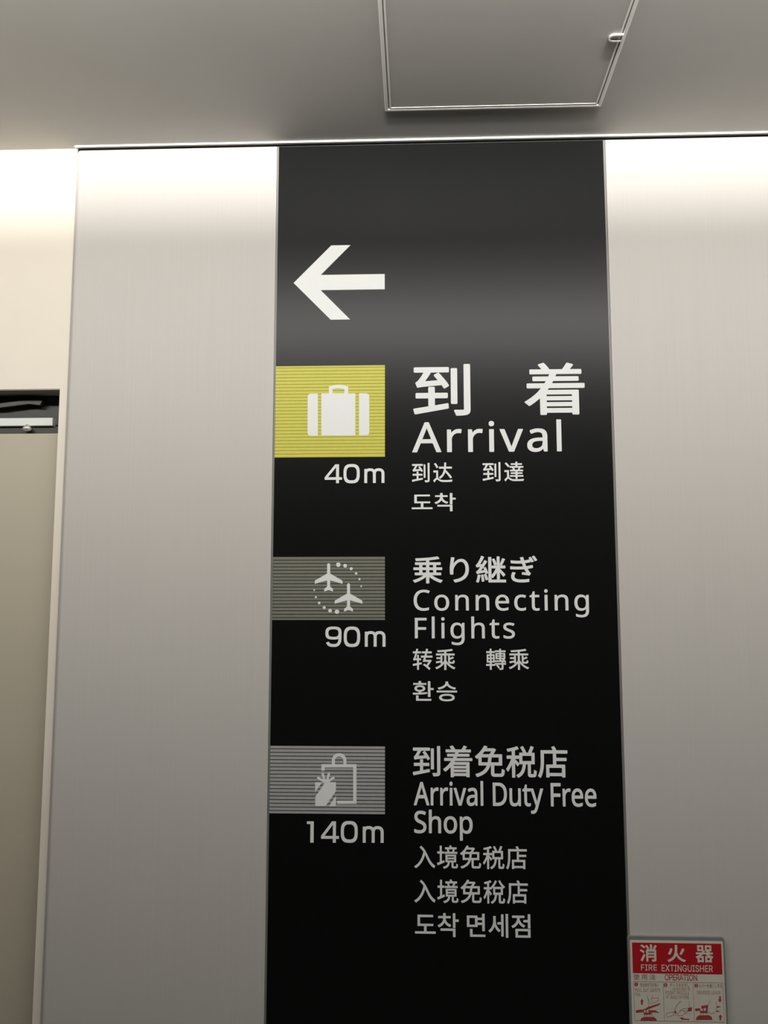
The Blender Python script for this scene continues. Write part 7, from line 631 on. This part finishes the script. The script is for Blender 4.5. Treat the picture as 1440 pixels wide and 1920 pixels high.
def ring(bm, x0, x1, y0, y1, w, z0, z1, bevel=0.0012):
    for a in ((x0, x1, y0, y0 + w), (x0, x1, y1 - w, y1), (x0, x0 + w, y0 + w, y1 - w), (x1 - w, x1, y0 + w, y1 - w)):
        box(bm, a[0], a[1], a[2], a[3], z0, z1, bevel=bevel)


bm = bmesh.new()
ring(bm, HX0, HX1, HY0, HY1, 0.0075, ZC - 0.0034, ZC)
obj('frame', bm, M_TRIM, hatch)
bm = bmesh.new()
box(bm, HX0 + 0.0105, HX1 - 0.0105, HY0 + 0.0105, HY1 - 0.0105, ZC - 0.0020, ZC)
lid = obj('panel', bm, M_CEIL, hatch)
bm = bmesh.new()
ring(bm, HX0 + 0.0105, HX1 - 0.0105, HY0 + 0.0105, HY1 - 0.0105, 0.0040, ZC - 0.0032, ZC - 0.0019, bevel=0.0008)
obj('border', bm, M_TRIM, lid)
LX, LY = LATCH
bm = bmesh.new()
W = 0.0105
outer = [(LX + 0.012, LY - W), (LX + 0.012, LY + W)]
outer += [(LX - 0.004 + W * 1.2 * math.cos(t), LY + W * math.sin(t)) for t in [math.pi / 2 + math.pi * i / 14 for i in range(15)]]
inner = [(LX + (x - LX) * 0.80 + 0.0005, LY + (y - LY) * 0.70) for x, y in outer]
n = len(outer)
zt, zb = ZC - 0.0020, ZC - 0.0065
vo_t = [bm.verts.new((x, y, zt)) for x, y in outer]
vo_b = [bm.verts.new((x, y, zb)) for x, y in outer]
vi_t = [bm.verts.new((x, y, zt)) for x, y in inner]
vi_b = [bm.verts.new((x, y, zb)) for x, y in inner]
for i in range(n):
    j = (i + 1) % n
    bm.faces.new((vo_t[i], vo_t[j], vo_b[j], vo_b[i]))
    bm.faces.new((vo_b[i], vo_b[j], vi_b[j], vi_b[i]))
    bm.faces.new((vi_b[i], vi_b[j], vi_t[j], vi_t[i]))
    bm.faces.new((vi_t[i], vi_t[j], vo_t[j], vo_t[i]))
bmesh.ops.recalc_face_normals(bm, faces=bm.faces[:])
obj('ring_latch', bm, M_STEEL, hatch, 'small bright metal ring latch')

# ------------------------------------------------------------------ the wayfinding sign
SX0, SX1, SZ0 = -0.3388, 0.4545, 0.06
sign = thing('wayfinding_sign', 'tall black airport direction sign panel with white arrow and lettering', 'sign',
             ((SX0 + SX1) / 2, 0.0, SZ0))
bm = bmesh.new()
box(bm, SX0, SX1, PY, 0.003, SZ0, PZ - 0.0006)
obj('board', bm, M_BLACK, sign)
for x0, x1 in ((SX0 - 0.0046, SX0), (SX1, SX1 + 0.0046)):
    bm = bmesh.new()
    box(bm, x0 + 0.0002, x1, PY + 0.0012, 0.003, SZ0, PZ - 0.0006)
    obj('edge_strip', bm, M_ALU, sign, 'thin aluminium edge strip')

T = 0.0004
bm = bmesh.new()
sheet(bm, [[ARROW]], PY - T, T)
obj('arrow', bm, M_WHITE, sign, 'white arrow pointing left')

for key, z0, z1, n_lines, first, mats, label in (
        ('arrival', 1.9197, 2.1416, 28, 0.55, (M_YELLOW, M_YGROOVE), 'yellow ruled tile with white suitcase'),
        ('transfer', 1.5380, 1.6840, 18, 0.95, (M_OLIVE, M_OGROOVE), 'dark olive grey ruled tile with two white aeroplanes'),
        ('shop', 1.1045, 1.2532, 18, 0.80, (M_GREY, M_GGROOVE), 'mid grey ruled tile with shopping bag and gift')):
    bm = bmesh.new()
    x1 = -0.0771
    box(bm, SX0 + 0.0002, x1, PY - T, PY, z0, z1)
    pitch = {'arrival': (z1 - z0) / 27.6, 'transfer': (z1 - z0) / 18.65, 'shop': (z1 - z0) / 18.55}[key]
    lw = pitch * (0.17 if key == 'arrival' else 0.21)
    for i in range(n_lines):
        zl = z1 - (first + i) * pitch
        box(bm, SX0 + 0.0002, x1, PY - T - 0.00008, PY - T * 0.5, zl - lw / 2, zl + lw / 2, mi=1)
    tile = obj('pictogram_tile', bm, mats, sign, label)
    icons = {'arrival': (('suitcase_symbol', SUITCASE),),
             'transfer': (('aeroplane_symbol', PLANES[:1]), ('aeroplane_symbol', PLANES[1:]), ('dotted_arc_symbol', DOTS[:6]), ('dotted_arc_symbol', DOTS[6:])),
             'shop': (('shopping_bag_symbol', BAG), ('gift_symbol', GIFT))}[key]
    for nm, shapes in icons:
        bm = bmesh.new()
        sheet(bm, shapes, PY - T * 2.2, T)
        obj(nm, bm, M_WHITE, tile)

for keys, text in ((('dou',), 'large white heading character 到'), (('chaku',), 'large white heading character 着'), (('arrival',), 'white lettering Arrival'),
                   (('daoda_s',), 'small white lettering 到达'), (('daoda_t',), 'small white lettering 到達'),
                   (('dochak',), 'small white lettering 도착'),
                   (('noritsugi',), 'white lettering 乗り継ぎ'), (('connecting',), 'white lettering Connecting'),
                   (('flights',), 'white lettering Flights'), (('zhuan_s',), 'small white lettering 转乘'),
                   (('zhuan_t',), 'small white lettering 轉乘'), (('hwanseung',), 'small white lettering 환승'),
                   (('menzei',), 'white lettering 到着免税店'), (('dutyfree',), 'white lettering Arrival Duty Free'),
                   (('shop',), 'white lettering Shop'), (('rujing_s',), 'small white lettering 入境免税店'),
                   (('rujing_t',), 'small white lettering 入境免稅店'), (('myeonse',), 'small white lettering 도착 면세점')):
    lettering(keys, M_WHITE, PY - T, T, sign, text)


# the distances are set in a wide squarish face, drawn here stroke by stroke (cap height 1)
def figure(ch):
    sw = 0.152
    if ch == '0':
        return 0.81, [[superell(0.405, 0.5, 0.405, 0.5), superell(0.405, 0.5, 0.405 - 0.147, 0.5 - sw)]]
    if ch == '9':
        bowl = [superell(0.395, 0.683, 0.395, 0.317), superell(0.395, 0.683, 0.395 - 0.147, 0.317 - 0.132)]
        a, b = 0.395 - 0.073, 0.5 - sw / 2
        tail = superell(0.395, 0.5, a, b, t0=0.25, t1=-2.62, n=40, closed=False)
        return 0.79, [bowl, [stroke(tail, 0.147)]]
    if ch == '4':
        return 0.90, [[[(0.0, 0.18), (0.0, 0.315), (0.545, 1.0), (0.745, 1.0), (0.745, 0.315), (0.90, 0.315), (0.90, 0.18),
                        (0.745, 0.18), (0.745, 0.0), (0.59, 0.0), (0.59, 0.18)],
                       [(0.17, 0.315), (0.59, 0.315), (0.59, 0.84)]]]
    if ch == '1':
        return 0.335, [[[(0.0, 1.0), (0.335, 1.0), (0.335, 0.0), (0.172, 0.0), (0.172, 0.875), (0.0, 0.875)]]]
    if ch == 'm':
        st, h, wd = 0.145, 0.775, 1.0
        xs = (st / 2, wd / 2, wd - st / 2)
        shapes = [[[(0, 0), (st, 0), (st, h - 0.02), (0, h - 0.02)]]]
        for a, b in ((xs[0], xs[1]), (xs[1], xs[2])):
            arch = superell((a + b) / 2, h - 0.30, (b - a) / 2, 0.30 - 0.062, e=2.5, t0=math.pi, t1=0.0, n=24, closed=False)
            shapes.append([stroke(arch + [(b, 0.0)], st)])
        return wd, shapes


for places, text in DISTANCES:
    bm = bmesh.new()
    for ch, (x0, x1, z0, z1) in places:
        w, shapes = figure(ch)
        kz = (z1 - z0) / (0.775 if ch == 'm' else 1.0)
        sheet(bm, [[[(x0 + (x1 - x0) * px / w, z0 + kz * pz) for px, pz in lp] for lp in s] for s in shapes], PY - T, T)
    obj('lettering', bm, M_WHITE, sign, 'white distance ' + text)

# ------------------------------------------------------------------ fire extinguisher sign
fx = thing('fire_extinguisher_sign', 'small red and cream fire extinguisher instruction plate at lower right of the black sign',
           'sign', (0.557, -0.010, 0.62))


def rounded(x0, x1, z0, z1, r, n=6):
    out = []
    for cx, cz, a in ((x1 - r, z1 - r, 0), (x0 + r, z1 - r, 1), (x0 + r, z0 + r, 2), (x1 - r, z0 + r, 3)):
        for i in range(n + 1):
            t = math.pi / 2 * (a + i / n)
            out.append((cx + r * math.cos(t), cz + r * math.sin(t)))
    return out


FY = -0.0180
bm = bmesh.new()
sheet(bm, [[rounded(0.4530, 0.6615, 0.622, 0.8530, 0.007)]], FY, -FY + PY - 0.0005)
obj('backing_plate', bm, M_BACKING, fx, 'grey backing plate with rounded corners')
bm = bmesh.new()
sheet(bm, [[rounded(0.4575, 0.6578, 0.628, 0.8450, 0.002)]], FY - 0.0008, 0.0008)
face = obj('sign_face', bm, M_PAPER, fx, 'cream printed face')
bm = bmesh.new()
sheet(bm, [[[(0.4622, 0.7772), (0.6538, 0.7772), (0.6538, 0.8402), (0.4622, 0.8402)]]], FY - 0.0011, 0.0003)
obj('header_band', bm, M_RED, face, 'red heading band')
for k, lab in (('shou', '消'), ('ka', '火'), ('ki', '器'), ('fire', 'FIRE'), ('ext', 'EXTINGUISHER')):
    lettering((k,), M_PAPER, FY - 0.0014, 0.0003, face, 'cream heading ' + lab)
lettering(('shiyou',), M_FADED, FY - 0.0011, 0.0003, face, 'faded red lettering 使用法')
lettering(('operation',), M_REDINK, FY - 0.0011, 0.0003, face, 'red lettering OPERATION')
for k in ('s1j', 's1e', 's1f', 's2j', 's2k', 's2e', 's2f', 's3j', 's3e'):
    lettering((k,), M_FADED, FY - 0.0011, 0.0003, face)
bm = bmesh.new()
lw = 0.0007
gx = (0.4628, 0.5262, 0.5902, 0.6536)
gz0, gz1 = 0.6800, 0.7598
for x in gx:
    sheet(bm, [[[(x - lw / 2, gz0), (x + lw / 2, gz0), (x + lw / 2, gz1), (x - lw / 2, gz1)]]], FY - 0.0010, 0.0002)
for z in (gz0, gz1):
    sheet(bm, [[[(gx[0], z - lw / 2), (gx[3], z - lw / 2), (gx[3], z + lw / 2), (gx[0], z + lw / 2)]]], FY - 0.0011, 0.0003)
obj('grid_lines', bm, M_FADED, face)
for k, lab in ((0, 'hand pulling the safety pin'), (1, 'hand pointing the hose nozzle'), (2, 'hand squeezing the lever')):
    bm = bmesh.new()
    sheet(bm, [[STEP_RED[k][0]]], FY - 0.0012, 0.0004)
    disc_part = obj('step_number', bm, M_REDINK, face)
    lettering(('s%dn' % (k + 1),), M_PAPER, FY - 0.0015, 0.0003, disc_part, 'cream numeral', 'numeral')
    for p in STEP_ARROWS[k]:
        bm = bmesh.new()
        sheet(bm, [[p]], FY - 0.0012, 0.0004)
        obj('arrow', bm, M_REDINK, face)
    bm = bmesh.new()
    sheet(bm, [[p] for p in STEP_RED[k][1:]], FY - 0.0012, 0.0004)
    for i, (pts, w) in enumerate(STEP_LINES[k]):
        sheet(bm, [[stroke(pts, w)]], FY - 0.0010 - 0.00002 * i, 0.0002, mi=1)
    obj('step_drawing', bm, (M_REDINK, M_FADED), face, 'red drawing of a ' + lab)

# ------------------------------------------------------------------ the luminaire that lights the wall
lamp = thing('ceiling_light', 'long white linear ceiling luminaire parallel to the wall', 'ceiling light', (0.25, -1.21, ZC))
bm = bmesh.new()
box(bm, -2.3, 2.8, -1.25, -1.185, 2.56, ZC, bevel=0.003)
obj('housing', bm, M_LAMP, lamp)
bm = bmesh.new()
box(bm, -2.28, 2.78, -1.185, -1.175, 2.565, 2.66)
obj('diffuser', bm, M_DIFF, lamp)
